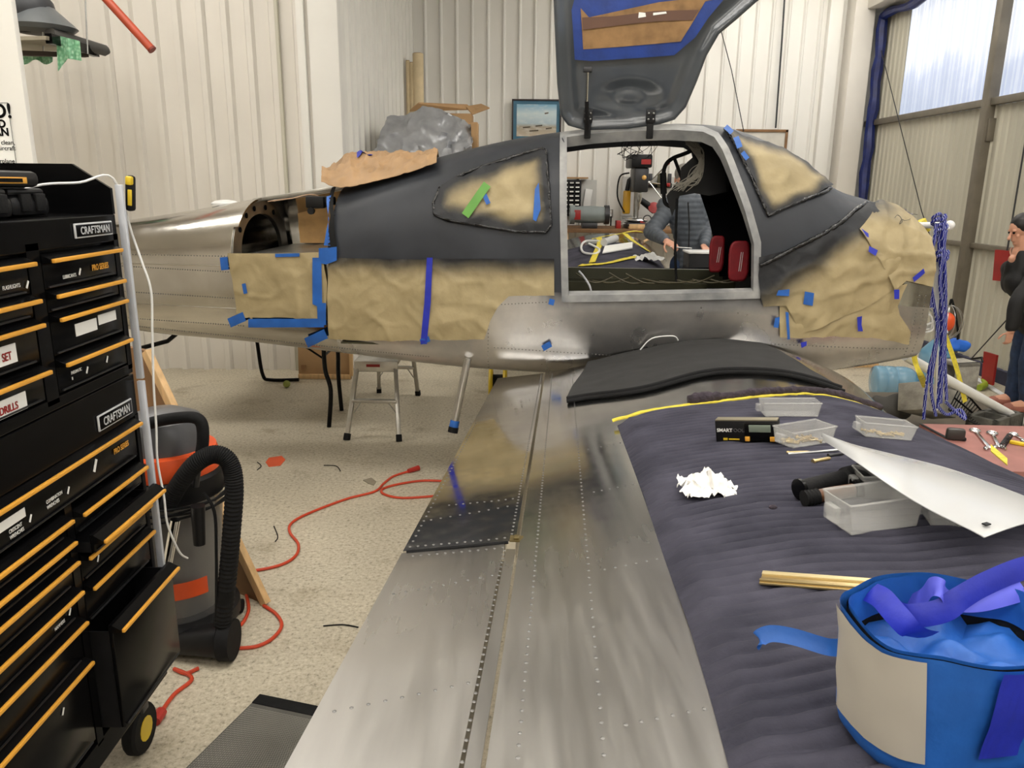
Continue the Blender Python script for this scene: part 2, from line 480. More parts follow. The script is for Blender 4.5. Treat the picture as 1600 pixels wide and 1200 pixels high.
def ribbed(name, p0, p1, z0, z1, pitch, depth, m, panel_ribs=4, nsign=1, rw=.40, phase=0.):
    """wall of ribbed metal sheets from p0 to p1: one child object per sheet"""
    a, b = Vector((*p0, 0)), Vector((*p1, 0)); d = (b - a); L = d.length; d.normalize()
    nrm = Vector((-d.y, d.x, 0)) * nsign
    back = MB(); q = nrm * .05
    back.add([a - q * .2, b - q * .2, b - q, a - q] + [], []) if False else None
    back.prism([(0, 0), (L, 0), (L, -.05), (0, -.05)], lambda s, t: a + d * s + nrm * (t - .004) + Vector((0, 0, z0)), lambda s, t: a + d * s + nrm * (t - .004) + Vector((0, 0, z1)))
    root = struct(back.build(name, m))
    W = pitch * panel_ribs; n = int(math.ceil(L / W)); mesh = None
    for i in range(n):
        s0 = i * W; s1 = min(L, s0 + W); prof = []
        k = 0
        while k < panel_ribs:
            x = k * pitch
            for fx, fy in ((0, 0), (pitch * (1 - rw) , 0), (pitch * (1 - rw) + .018, depth), (pitch - .02, depth)):
                if s0 + x + fx <= s1: prof.append((x + fx, fy))
            k += 1
        prof.append((s1 - s0 - .002, 0 if s1 - s0 >= W - .01 else prof[-1][1]))
        full = s1 - s0 >= W - .01
        if full and mesh is not None:
            o = bpy.data.objects.new('wall_sheet', mesh); COL.objects.link(o)
        else:
            mb = MB(); vs = []
            for x, y in prof: vs += [d * x + nrm * y, d * x + nrm * y + Vector((0, 0, z1 - z0))]
            mb.add(vs, [(2 * j, 2 * j + 2, 2 * j + 3, 2 * j + 1) for j in range(len(prof) - 1)])
            o = mb.build('wall_sheet', m, None, 20)
            if full: mesh = o.data
        o.location = a + d * s0 + Vector((0, 0, z0)); par_at(o, root)
    return root
def par_at(o, p):
    o.parent = p; o.matrix_parent_inverse = wm(p).inverted()
YA, YC, XD = 7.57, 10.95, 4.75
ribbed('wall_left', (-8, YA), (-1.86, YA), 0, CEIL, .217, .042, 'wall_paint', 4, -1)
ribbed('wall_return', (-1.60, YA + .1), (-1.36, YC), 0, CEIL, .217, .032, 'wall_paint_cool', 4, -1)
ribbed('wall_back', (-1.36, YC), (XD, YC), 0, CEIL, .206, .026, 'wall_paint_cool', 4, -1, .25)
t = MB(); t.bx(-1.87, -1.60, YA - .02, YA + .14, 0, CEIL, .01); t.bx(-1.97, -1.90, YA - .045, YA, 0, CEIL, .006)
struct(t.build('trim_1', 'wall_paint_cool'))
t = MB(); t.bx(-2.16, -2.13, YA - .05, YA, 0, CEIL, .004)
struct(t.build('trim_2', 'door_metal'))
# far corner pilaster and the header over the hangar door
struct(MB().bx(4.30, 4.56, YC - .28, YC, 0, CEIL, .01).build('trim_3', 'wall_paint'))
struct(MB().bx(4.05, 4.22, YC - .10, YC, 0, CEIL, .01).build('trim_4', 'wall_paint_cool'))
struct(MB().bx(XD - .30, XD + .05, -5, YC, 4.02, 4.36, .01).build('trim_5', 'wall_paint'))
struct(MB().bx(XD - .02, XD + .1, -5, YC, 4.36, CEIL).build('wall_right_top', 'wall_paint'))
# walls that close the hangar behind the camera
ribbed('wall_behind', (6, -5), (-8, -5), 0, CEIL, .30, .03, 'wall_paint', 4, -1)
ribbed('wall_far_left', (-8, -5), (-8, YA), 0, CEIL, .30, .03, 'wall_paint', 4, -1)
# hangar door
ribbed('door_1', (XD, YC - .02), (XD, -5), .12, 2.62, .115, .014, 'door_metal', 9, -1, .5)
ribbed('wall_right', (XD, YC - .02), (XD, 10.12), 2.62, 4.02, .115, .014, 'door_metal', 9, -1, .5)
pn = 0
y1 = 10.10
while y1 > -4.5:
    y0 = y1 - 1.90
    w = MB(); nseg = 66; prof = []
    for i in range(nseg + 1):
        prof.append((y1 + (y0 - y1) * i / nseg, .010 * math.sin(i * math.pi * 2 / 4.4)))
    vs = []
    for yy, dx in prof: vs += [(XD + dx, yy, 2.70), (XD + dx, yy, 3.95)]
    w.add(vs, [(2 * j, 2 * j + 2, 2 * j + 3, 2 * j + 1) for j in range(nseg)])
    pn += 1
    struct(w.build('window_%d' % pn, 'translucent_panel', None, 60))
    y1 = y0 - .13
f = MB()
for yy in (8.13, 6.10, 4.07, 2.04): f.bx(XD - .10, XD + .02, yy - .055, yy + .055, .1, 4.02, .008)
f.bx(XD - .07, XD, -5, YC - .02, 2.62, 2.69, .006); f.bx(XD - .06, XD, -5, YC - .02, 1.235, 1.285, .006)
f.bx(XD - .07, XD, 8.05, 8.21, 2.28, 2.5, .004)
struct(f.build('trim_6', 'door_steel'))
g = MB().bx(XD - .05, XD, -5, YC - .02, .0, .13)
struct(g.build('baseboard_right', mat('kick_board', (58, 58, 78), .8)))
# daylight on the floor under the door, painted as a white strip
s_ = MB()
a0, b0 = Zp(1512, 583, .012), Zp(1640, 662, .012)
s_.beam(a0, b0, .05, .012)
struct(s_.build('daylight_strip', mat('daylight_white', (238, 240, 244), .4)))
# blue tarpaulin gap seal round the door edge
t = MB()
pth = [(XD - .09, 10.66 + .02 * math.sin(i * 1.7), .1 + i * .16) for i in range(25)]
t.tube(pth, [.066 + .010 * math.sin(i * 2.3) for i in range(25)], 8)
t.tube([(XD - .10, 10.66 - i * .2, 3.93 + .02 * math.sin(i * 1.3)) for i in range(60)], [.05 + .01 * math.sin(i * 1.9) for i in range(60)], 8)
tag(t.build('tarpaulin_seal', 'blue_tarp'), 'dark blue tarpaulin strip sealing the edge of the hangar door', 'tarpaulin')
# bracing cables and latch rod on the door
for pts, lab in (([Xp(1372, 60, XD - .1), Xp(1440, 330, XD - .1), Xp(1470, 420, XD - .1)], 'thin steel bracing cable crossing the ribbed hangar door under the panels'),
                 ([Xp(1600, 470, XD - .1), Xp(1500, 580, XD - .1)], 'thin steel bracing cable near the foot of the hangar door')):
    tag(MB().tube(pts, .006, 6).build('bracing_cable', 'dark_steel'), lab, 'cable')
r_ = thing('latch_rod', 'red and grey vertical latch rod with red bracket on the hangar door', 'latch', (XD - .06, 7.45, 0))
MB().tube([(XD - .06, 7.45, 1.1), (XD - .06, 7.45, 4.0)], .008, 6).build('rod', 'dark_steel', r_)
p_ = [Xp(1556, 390, XD - .08), Xp(1578, 392, XD - .08), Xp(1572, 440, XD - .08), Xp(1552, 438, XD - .08)]
MB().add([p + Vector((dx, 0, 0)) for dx in (-.008, .008) for p in p_], [(0, 1, 2, 3), (7, 6, 5, 4)] + [(i, (i + 1) % 4, 4 + (i + 1) % 4, 4 + i) for i in range(4)]).build('bracket', 'red_paint', r_)
# ceiling lamps (the light of each sits just under its tube tray)
for lx, ly in LAMP_POS:
    t = thing('ceiling_lamp', 'long fluorescent lamp tray hung under the hangar ceiling', 'lamp', (lx, ly, CEIL), 'ceiling lamps')
    MB().bx(lx - 1.22, lx + 1.22, ly - .37, ly + .37, CEIL - .60, CEIL - .53, .01).build('tray', 'white_plastic', t)
    for dx in (-.9, .9): MB().tube([(lx + dx, ly, CEIL - .53), (lx + dx, ly, CEIL)], .006, 6).build('hanger', 'steel', t)
# ================================================================ the airplane
VC = .60                                                   # centre line of the fuselage
S_ZT = hermite([(-3.6, 1.42), (-2.2, 1.60), (-1.53, 1.715), (-.95, 1.81), (-.4, 1.965), (0, 2.06), (.35, 2.115), (.8, 2.15), (1.05, 2.158), (1.3, 2.13), (1.6, 2.01), (1.88, 1.815), (2.1, 1.745), (2.24, 1.70), (2.34, 1.63)])
S_W = hermite([(-3.6, .12), (-2.2, .37), (-1.53, .47), (-.95, .555), (-.4, .595), (0, .605), (1.0, .605), (1.6, .585), (2.1, .545), (2.34, .49)])
S_ZM = hermite([(-3.6, 1.2), (-2.2, 1.28), (-1.53, 1.36), (-.95, 1.42), (-.4, 1.43), (1.3, 1.43), (1.88, 1.38), (2.34, 1.30)])
S_ZB = hermite([(-3.6, 1.06), (-2.2, .905), (-1.53, .87), (-.95, .825), (-.4, .775), (0, .75), (.6, .735), (1.4, .74), (1.88, .79), (2.34, .87)])
S_NU = hermite([(-3.6, 2.1), (-1.0, 2.25), (-.3, 2.5), (.6, 2.7), (1.3, 2.6), (1.9, 2.3), (2.34, 2.3)])
NL = 6.0
def sec(u, th, off=0.):
    """point of the fuselage skin at station u; th 0 = starboard side, 90 = crown, 180 = port, 270 = keel"""
    c, s = math.cos(th), math.sin(th); w, zm = S_W(u) + off, S_ZM(u)
    if s >= 0: n, h = S_NU(u), S_ZT(u) - zm + off
    else: n, h = NL, zm - S_ZB(u) + off
    return AC(u, VC - w * math.copysign(abs(c) ** (2 / n), c), zm + h * math.copysign(abs(s) ** (2 / n), s))
def th_of(u, z):
    zm = S_ZM(u)
    if z >= zm: n, h, sg = S_NU(u), S_ZT(u) - zm, 1
    else: n, h, sg = NL, zm - S_ZB(u), -1
    return sg * math.asin(min(.9995, (min(1., abs(z - zm) / h)) ** (n / 2)))
def side(u, z):
    zm = S_ZM(u)
    if z >= zm: n, h = S_NU(u), S_ZT(u) - zm
    else: n, h = NL, zm - S_ZB(u)
    return S_W(u) * max(0., 1 - min(1., abs(z - zm) / h) ** n) ** (1 / n)
def onfus(px, py):
    v = .05
    for _ in range(60):
        u, vv, z = Vp(px, py, v); v = .6 * v + .4 * (VC - side(u, min(z, S_ZT(u) - .01)))
    return (u, min(z, S_ZT(u) - .004))
def skin_pt(u, z, off=.004): return sec(u, th_of(u, z), off)

def shell(us, ths, thick, closed=False):
    """closed solid between the outer skin and a copy set inwards"""
    mb = MB(); nu, nt = len(us), len(ths); vs = [sec(u, t) for u in us for t in ths] + [sec(u, t, -thick) for u in us for t in ths]
    o = nu * nt; fs = []
    rng = nt if closed else nt - 1
    for i in range(nu - 1):
        for j in range(rng):
            k = (j + 1) % nt
            fs.append((i * nt + j, (i + 1) * nt + j, (i + 1) * nt + k, i * nt + k))
            fs.append((o + i * nt + k, o + (i + 1) * nt + k, o + (i + 1) * nt + j, o + i * nt + j))
    for j in range(rng):
        k = (j + 1) % nt
        fs.append((k, o + k, o + j, j)); b = (nu - 1) * nt; fs.append((b + j, o + b + j, o + b + k, b + k))
    if not closed:
        for i in range(nu - 1):
            fs.append((i * nt, o + i * nt, o + (i + 1) * nt, (i + 1) * nt)); e = nt - 1
            fs.append(((i + 1) * nt + e, o + (i + 1) * nt + e, o + i * nt + e, i * nt + e))
    mb.add(vs, fs); return mb
def lsp(a, b, n): return [a + (b - a) * i / (n - 1) for i in range(n)]
def cutter(poly, v0, v1):
    return MB().prism(poly, lambda u, z: AC(u, v0, z), lambda u, z: AC(u, v1, z))
PI = math.pi
plane = thing('airplane', 'unpainted aluminium kit airplane with dark grey cabin top and raised gull-wing door', 'airplane', AC(.6, VC, 0))

door_px = [(881, 214), (881, 330), (884, 466), (1020, 463), (1181, 459), (1182, 380), (1168, 330), (1150, 280), (1132, 235), (1118, 214), (1098, 205), (1050, 202), (980, 204), (925, 208)]
DOOR = [onfus(*p) for p in door_px]
DOOR = [(u, max(z, 1.22)) if i in (2, 3, 4) else (u, z) for i, (u, z) in enumerate(DOOR)]
def shrink(poly, d):
    cx = sum(p[0] for p in poly) / len(poly); cy = sum(p[1] for p in poly) / len(poly); out = []
    n = len(poly)
    for i in range(n):
        a, b, c = Vector(poly[i - 1]), Vector(poly[i]), Vector(poly[(i + 1) % n])
        e1 = (b - a).normalized(); e2 = (c - b).normalized(); n1 = Vector((-e1.y, e1.x)); n2 = Vector((-e2.y, e2.x))
        m = (n1 + n2); m = m / max(.5, m.dot(n1)) if m.length > 1e-6 else n1
        if (Vector((cx, cy)) - b).dot(m) < 0: m = -m
        out.append(tuple(b + m * d))
    return out
DIN = shrink(DOOR, .012)
door_cut = cutter(DIN, -.6, 1.9)
# cabin top (composite, grey primer)
me = cut(shell(lsp(-.93, 2.08, 62), lsp(-.02, PI + .02, 61), .03), [door_cut])
o = bpy.data.objects.new('cabin_top', me); cabin = fin(o, 'primer', plane, 40)
cabin['label'] = 'cabin roof and pillars in dark grey primer'
# belly: bare skin below the sill line, and the forward deck
bl = shell(lsp(-.93, 2.34, 70), lsp(-PI + .02, -.02, 61) , .012)
me = cut(bl, [door_cut]); o = bpy.data.objects.new('belly_skin', me)
def belly_spray(p):
    u, v, z = toAC(p)
    if v > VC: return 0.
    edge = 1.228 + .012 * nz(u * 9, z * 9) + .02 * nz(u * 3, 1)
    s = smoothstep(edge - .015, edge + .02, z) * smoothstep(.2, .34, u)
    return max(s, smoothstep(1.3, 1.42, z))
fin(o, 'scuffed_skin', plane, 40, 0, {'spray': [belly_spray(v.co) for v in me.vertices]})
deck = shell(lsp(2.075, 2.34, 12), lsp(-.02, PI + .02, 41), .012)
deck.build('forward_deck', 'dirty_aluminium', plane, 40)
fw_ = MB(); ring = [sec(2.33, 2 * PI * j / 64, -.005) for j in range(64)]
fw_.add(ring + [p - AF * .02 for p in ring], [tuple(range(64)), tuple(range(127, 63, -1))] + [(j, (j + 1) % 64, 64 + (j + 1) % 64, 64 + j) for j in range(64)])
fw_.build('firewall', 'aluminium', plane, 30)
# tail cone with the open hatch on the starboard shoulder
hatch = [onfus(*p) for p in [(361, 396), (362, 362), (366, 338)]]
tz = lambda u: S_ZT(u) + .05
h_u0, h_u1 = hatch[0][0], -.925
hp = [(h_u0, S_ZM(-1.4) + .035), (h_u0, 1.56), (h_u0 + .03, tz(h_u0) - .20), (h_u0 + .04, tz(h_u0 + .04)), (-1.2, tz(-1.2)), (h_u1, tz(h_u1)), (h_u1, 1.43)]
me = cut(shell(lsp(-3.6, -.92, 40), lsp(0, 2 * PI - 2 * PI / 72, 72), .012, True), [cutter(hp, -.6, VC + .16)])
o = bpy.data.objects.new('tail_cone', me); tail = fin(o, 'polished_aluminium', plane, 40)
# bulkhead frames inside the hatch
for u in (h_u0 - .03, -1.18):
    if u > -1.3: continue
    b = MB(); n = 48
    for off0, off1 in ((-.013, -.085),):
        ro = [sec(u, -.2 + (PI + .4) * j / n, off0) for j in range(n + 1)]; ri = [sec(u, -.2 + (PI + .4) * j / n, off1) for j in range(n + 1)]
        m_ = n + 1; vs = ro + ri + [p + AF * .025 for p in ro] + [p + AF * .025 for p in ri]
        fs = []
        for j in range(n): fs += [(j, j + 1, m_ + j + 1, m_ + j), (2 * m_ + j, 3 * m_ + j, 3 * m_ + j + 1, 2 * m_ + j + 1), (m_ + j, m_ + j + 1, 3 * m_ + j + 1, 3 * m_ + j), (j, 2 * m_ + j, 2 * m_ + j + 1, j + 1)]
        b.add(vs, fs)
    b.build('bulkhead_frame', 'aluminium', tail, 30)
n_b = 40; ths_b = lsp(.0, PI, n_b + 1); web = MB()
outer = [sec(h_u0 + .004, t, -.013) for t in ths_b]; cw = AC(h_u0 + .004, VC + .02, 1.40)
inner = [cw + (p - cw) * .74 + Vector((0, 0, .0)) for p in outer]
web.add(outer + inner, [(i, i + 1, n_b + 2 + i, n_b + 1 + i) for i in range(n_b)])
web.build('bulkhead_web', 'aluminium', tail, 60, .003)
hl = MB()
for t in (.6, 1.0, 1.35, 1.75, 2.1): 
    p = cw + (sec(h_u0 + .004, t, -.013) - cw) * .87
    hl.lathe([(.016, -.004), (.016, .004)], 12, p + AF * .004, RY(PI / 2))
hl.build('lightening_holes', 'cabin_lining', tail)['kind'] = 'stuff'
# black disc across the tail, standing in for the shade of its hollow
b = MB(); ring = [sec(-2.0, 2 * PI * j / 40, -.02) for j in range(40)]; b.add(ring, [tuple(range(40))]); b.build('dark_hollow_disc', 'cabin_lining', tail)
# cardboard lining on the far side of the hatch, baggage shelf and a servo under the top longeron
b = MB(); b.grid(lambda i, j: AC(-1.42 + .48 * i / 12, .98 - .02 * j / 10 - .012 * nz(i * .4, j * .4), 1.42 + .27 * j / 10), 13, 11); b.build('lining_board', mat('hatch_card', (206, 164, 108), .8, var=.15, vscale=9), tail, 60, .004)
b = MB(); b.add([AC(-1.5, .12, 1.40), AC(-.9, .08, 1.41), AC(-.9, 1.1, 1.41), AC(-1.5, 1.08, 1.40)], [(0, 1, 2, 3)]); b.build('baggage_shelf', 'aluminium', tail, 0, .012)
b = MB(); b.beam(AC(h_u0 - .02, VC - .02, S_ZT(h_u0) - .012), AC(-.92, VC - .02, S_ZT(-.93) - .012), .05, .022, .003); b.build('top_longeron', 'aluminium', tail)
q = AC(-1.12, .42, 1.70)
b = MB().box(q, (.11, .07, .07), None, .01); b.box(q + Vector((.085, 0, .01)), (.06, .05, .05), None, .01); b.lathe([(.02, 0), (.02, .03)], 12, q + Vector((-.02, -.03, -.05)), RX(PI / 2))
b.build('servo', 'black_plastic', tail)
MB().tube(spline([q + Vector((-.3, .05, 0)), q + Vector((-.15, .02, .02)), q + Vector((0, 0, .04)), q + Vector((.14, 0, -.06)), q + Vector((.1, 0, -.12))]), .003, 5).build('servo_wire', mat('wire_tan', (196, 160, 130), .5), tail)
b = MB(); b.lathe([(.085, 0), (.085, .012), (.06, .026), (.02, .032)], 20, sec(-1.75, PI / 2, 0) + Vector((0, 0, -.004))); b.build('antenna_pad', 'white_plastic', tail)
# rivet rows and seams on the fuselage side
def rivets(lines, r, ptf, name, parent, m='aluminium'):
    b = MB()
    for (a, c, n) in lines:
        for i in range(n):
            t = i / max(1, n - 1); p, nr = ptf(a[0] + (c[0] - a[0]) * t, a[1] + (c[1] - a[1]) * t)
            e1 = nr.orthogonal().normalized(); e2 = nr.cross(e1)
            ring = [p + (e1 * math.cos(k * PI / 3) + e2 * math.sin(k * PI / 3)) * r for k in range(6)]
            b.add(ring + [p + nr * r * .5], [(k, (k + 1) % 6, 6) for k in range(6)])
    o = b.build(name, m, parent); o['kind'] = 'stuff'; return o
def fus_pn(u, z): return skin_pt(u, z, .001), -AI
L = []
for z in (1.31, 1.16, 1.0): L.append(((-2.6, z + .02), (-1.5, z), 70))
L += [((-2.7, .99), (-.4, .86), 150), ((-2.7, 1.385), (-1.56, 1.40), 60), ((.02, 1.175), (.30, 1.195), 16), ((-.02, .93), (.62, .90), 34), ((-.05, 1.16), (-.06, .80), 18),
      ((1.45, .985), (2.25, .955), 40), ((2.27, 1.25), (2.25, .92), 18), ((2.31, 1.25), (2.29, .92), 18)]
rivets(L, .0038, fus_pn, 'rivet_rows', plane, 'rivet_metal')
for z0, z1 in ((1.335, 1.345), (1.105, 1.10)):
    MB().tube([skin_pt(u, z0 + (z1 - z0) * (u + 3) / 1.5, .0) for u in lsp(-3.0, -1.5, 30)], .004, 5).build('skin_lap', 'polished_aluminium', tail)
# door surround, both sides
def surround(v_mirror):
    out = shrink(DOOR, -.022); inn = shrink(DOOR, .016); n = len(out); rings = [[], [], [], []]
    def den(poly):
        r = []
        for i in range(len(poly)):
            a, b = Vector(poly[i]), Vector(poly[(i + 1) % len(poly)])
            for k in range(6): r.append(tuple(a + (b - a) * k / 6))
        return r
    out, inn = den(out), den(inn)
    def P(u, z, off):
        z = min(z, S_ZT(u) - .02); t = th_of(u, z)
        return sec(u, PI - t if v_mirror else t, off)
    vs = [P(u, z, .010) for u, z in out] + [P(u, z, .012) for u, z in inn] + [P(u, z, -.045) for u, z in inn] + [P(u, z, -.03) for u, z in out]
    m_ = len(out); fs = []
    for r in range(4):
        for i in range(m_):
            k = (i + 1) % m_; q = (r + 1) % 4
            fs.append((r * m_ + i, r * m_ + k, q * m_ + k, q * m_ + i))
    b = MB().add(vs, fs); return b
k = NT('frame_grey'); k.set(Roughness=.45); k.col(k.ramp(k.noise(9, 4), [(.3, lin((120, 122, 124))), (.7, lin((168, 168, 166)))]))
surround(False).build('door_surround', 'frame_grey', plane, 40)
surround(True).build('door_surround', 'primer', plane, 40)
# gull-wing door standing open
HV = .30
def dpt(u, t, off=0.):
    """door sheet: u along the roof hinge, t up the door; off = towards the camera"""
    v = HV - .02 - .10 * t - .10 * math.sin(PI * min(1., t / 1.05)) * .6 - off
    return AC(u, v, S_ZT(.7) - .04 + .985 * t)
def d_of(px, py):
    t = .3
    for _ in range(40):
        v = HV - .02 - .10 * t - .06 * math.sin(PI * min(1., t / 1.05)); u, vv, z = Vp(px, py, v); t = (z - (S_ZT(.7) - .04)) / .985
    return (u, t)
dl = [d_of(*p) for p in [(872, 60), (875, 130), (880, 178), (890, 192), (915, 199), (980, 197), (1030, 190), (1052, 183), (1068, 165), (1085, 125), (1100, 85), (1120, 50), (1150, 25), (1178, 0)]]
top = [(1.50, .80), (1.50, .90), (1.40, .955), (.9, .97), (.42, .97), (.335, .93), (dl[0][0] - .02, .75)]
DL = dl + top
sub = []
for i in range(len(DL)):
    a, b = Vector(DL[i]), Vector(DL[(i + 1) % len(DL)])
    sub.append(tuple(a))
def door_h(u, t):
    d = edge_dist(DL, u, t); base = .018 - .018 * smoothstep(0, .045, d) + .012 * smoothstep(.05, .10, d)
    q = math.hypot((u - .68) / .17, (t - .17) / .085)
    return base - .022 * (1 - smoothstep(.45, 1.25, q)) + .008 * (1 - smoothstep(.2, .5, q))
dd = patch(DL, .014, lambda u, t: dpt(u, t, door_h(u, t)))
door = dd.build('gull_wing_door', 'door_grey', plane, 180, 0)
door['label'] = 'raised glossy dark grey gull-wing door with cardboard-covered window'
patch(DL, .05, lambda u, t: dpt(u, t, -.035 + .02 * (1 - smoothstep(0, .05, edge_dist(DL, u, t))))).build('outer_skin', 'primer', door, 180)
rim = []
for i in range(len(DL)):
    a, b = Vector(DL[i]), Vector(DL[(i + 1) % len(DL)])
    for k in range(5): rim.append(tuple(a + (b - a) * k / 5))
MB().tube([dpt(u, t, .0) for u, t in rim], .016, 8, True).build('edge_flange', 'door_grey', door, 60)
wpx = [(893, 18), (898, 95), (925, 97), (1000, 92), (1052, 88), (1085, 60), (1105, 30), (1130, 0)]
W_ = [d_of(*p) for p in wpx] + [(1.33, .80), (.9, .83), (.42, .82)]
cb = [d_of(*p) for p in [(907, 15), (911, 79), (970, 75), (1062, 67), (1085, 30), (1100, 5)]] + [(1.20, .66), (.8, .62), (.45, .55)]
patch(W_, .03, lambda u, t: dpt(u, t, .034)).build('tape_border', mat('tape_navy', (14, 50, 124), .5, var=.25, vscale=10, bump=.3), door, 180)
patch(cb, .04, lambda u, t: dpt(u, t, .037 + .003 * nz(u * 5, t * 5))).build('cardboard_pane', mat('card_mottled', (140, 108, 70), .8, var=.28, vscale=14), door, 180)
stripe = [d_of(*p) for p in [(909, 30), (911, 49), (985, 40), (1025, 36), (1080, 34), (1090, 18), (1020, 20), (960, 28)]]
patch(stripe, .03, lambda u, t: dpt(u, t, .042)).build('brown_tape', mat('tape_brown', (92, 64, 50), .4), door, 180)
for q in ([(996, 31), (1008, 29), (1007, 23), (997, 22)], [(1019, 27), (1040, 24), (1039, 21), (1019, 23)]):
    patch([d_of(*p) for p in q], .03, lambda u, t: dpt(u, t, .045)).build('paper_label', 'white_paper', door, 180)
# hinges and gas strut
for px in (918, 1015):
    u, t = d_of(px, 195)
    b = MB().box(dpt(u, .02, .03), (.035, .03, .13), RZ(-_A), .004); b.box(dpt(u, .07, .03), (.05, .016, .07), RZ(-_A), .004)
    hg = b.build('hinge', 'black_plastic', door)
    bb = MB()
    for a_ in (-.013, .013):
        for t_ in (.055, .085): bb.sphere(dpt(u + a_, t_, .042), .006, 8, 6)
    bb.build('screws', 'steel', hg)['kind'] = 'stuff'
u, t = d_of(918, 115)
MB().tube([dpt(u, t, .05), dpt(u, t * .45, .06)], .007, 8).build('strut_rod', 'chrome', door)
MB().tube([dpt(u, t * .5, .06), dpt(u + .01, -.03, .05)], .011, 8).build('strut_cylinder', 'black_plastic', door)
MB().box(dpt(u, t + .015, .03), (.045, .03, .025), RZ(-_A), .004).build('strut_bracket', 'dark_steel', door)
# ------------------------------------------------------ cabin interior
b = MB(); b.grid(lambda i, j: AC(-.9 + 2.7 * i / 8, .05 + 1.1 * j / 6, .93), 9, 7); b.build('cabin_floor', 'olive_metal', plane, 60, .01)
b = MB()
b.bx(0, 0, 0, 0, 0, 0) if False else None
for v in (.16, 1.08): b.beam(AC(-.9, v, 1.18), AC(1.5, v, 1.18), .05, .05)
for u in (-.3, .30, .62, .95, 1.25): b.beam(AC(u, .1, 1.02), AC(u, 1.12, 1.02), .03, .16)
b.build('floor_ribs', 'olive_metal', plane)
b = MB().beam(AC(-.9, 1.10, 1.235), AC(1.42, 1.10, 1.235), .045, .075); b.build('port_sill', mat('sill_olive', (82, 82, 66), .4, .3), plane)
b = MB().beam(AC(.28, 1.0, 1.13), AC(1.3, 1.0, 1.13), .05, .12); b.build('spar_box', 'olive_metal', plane)
# rear bulkhead of the cabin, forward trim and instrument panel
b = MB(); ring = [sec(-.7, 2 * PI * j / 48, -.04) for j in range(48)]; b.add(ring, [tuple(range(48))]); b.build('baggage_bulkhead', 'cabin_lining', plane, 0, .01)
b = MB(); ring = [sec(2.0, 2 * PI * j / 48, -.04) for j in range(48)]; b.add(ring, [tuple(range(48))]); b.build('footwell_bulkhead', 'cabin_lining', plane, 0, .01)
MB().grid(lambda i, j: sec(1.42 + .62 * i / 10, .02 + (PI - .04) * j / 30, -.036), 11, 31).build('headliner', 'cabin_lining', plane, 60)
pan = [(1.22, 1.30), (1.22, 1.62), (1.18, 1.80), (1.30, 1.86), (1.62, 1.80), (1.62, 1.30)]
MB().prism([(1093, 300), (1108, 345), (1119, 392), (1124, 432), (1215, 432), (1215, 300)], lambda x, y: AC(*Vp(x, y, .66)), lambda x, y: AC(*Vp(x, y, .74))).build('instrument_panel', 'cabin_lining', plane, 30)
# avionics bracket hanging from the roof with its handle and bundle of loose wires
def ip(px, py, v=.55): return AC(*Vp(px, py, v))
hang = MB(); hang.prism([(1062, 288), (1064, 262), (1082, 246), (1096, 224), (1106, 213), (1128, 230), (1135, 300), (1108, 306), (1085, 302), (1062, 306), (1050, 338), (1041, 306), (1058, 284)],
    lambda x, y: ip(x, y, .50), lambda x, y: ip(x, y, .62))
hang.build('avionics_bracket', 'black_plastic', plane, 30)
MB().tube(spline([ip(1106, 222), ip(1075, 238), ip(1052, 247), ip(1040, 258), ip(1036, 278), ip(1037, 300), ip(1040, 318), ip(1055, 325)], 6), .012, 10).build('handle_tube', 'black_rubber', plane)
MB().tube([ip(1036, 270), ip(1037, 303)], .019, 10).build('handle_grip', 'black_rubber', plane)
MB().tube([ip(1054, 248), ip(1070, 292)], .010, 8).build('handle_brace', 'black_rubber', plane)
wr = MB(); rr = random.Random(3)
for i in range(26):
    a = rr.uniform(0, 1)
    p0 = ip(1066 + 22 * a, 220 + rr.uniform(-3, 5), .46 + rr.uniform(-.02, .02)); p1 = ip(1092 + 8 * rr.random(), 240 + rr.uniform(-10, 20), .44); p2 = ip(1086 + rr.uniform(-8, 8), 275 + rr.uniform(-10, 10), .43)
    p3 = ip(1060 + rr.uniform(-14, 16), 290 + rr.uniform(-6, 10), .45)
    wr.tube(spline([p0, p1, p2, p3], 5), .0022, 4)
wr.build('wire_bundle', mat('wire_grey', (142, 138, 128), .5), plane)['kind'] = 'stuff'
wr = MB()
for i in range(12):
    x = 975 + rr.uniform(0, 50)
    wr.tube(spline([ip(x, 217, .6), ip(x + rr.uniform(-12, 12), 228, .6), ip(x + rr.uniform(-16, 16), 240 + rr.uniform(0, 12), .6), ip(x + rr.uniform(-20, 20), 236 + rr.uniform(-10, 18), .6)], 4), .0016, 4)
wr.build('loose_wires', 'dark_steel', plane)['kind'] = 'stuff'
MB().tube(spline([ip(1058, 310, .5), ip(1056, 360, .5), ip(1055, 400, .5), ip(1057, 440, .5)], 5), .008, 8).build('hanging_cable', 'black_rubber', plane)
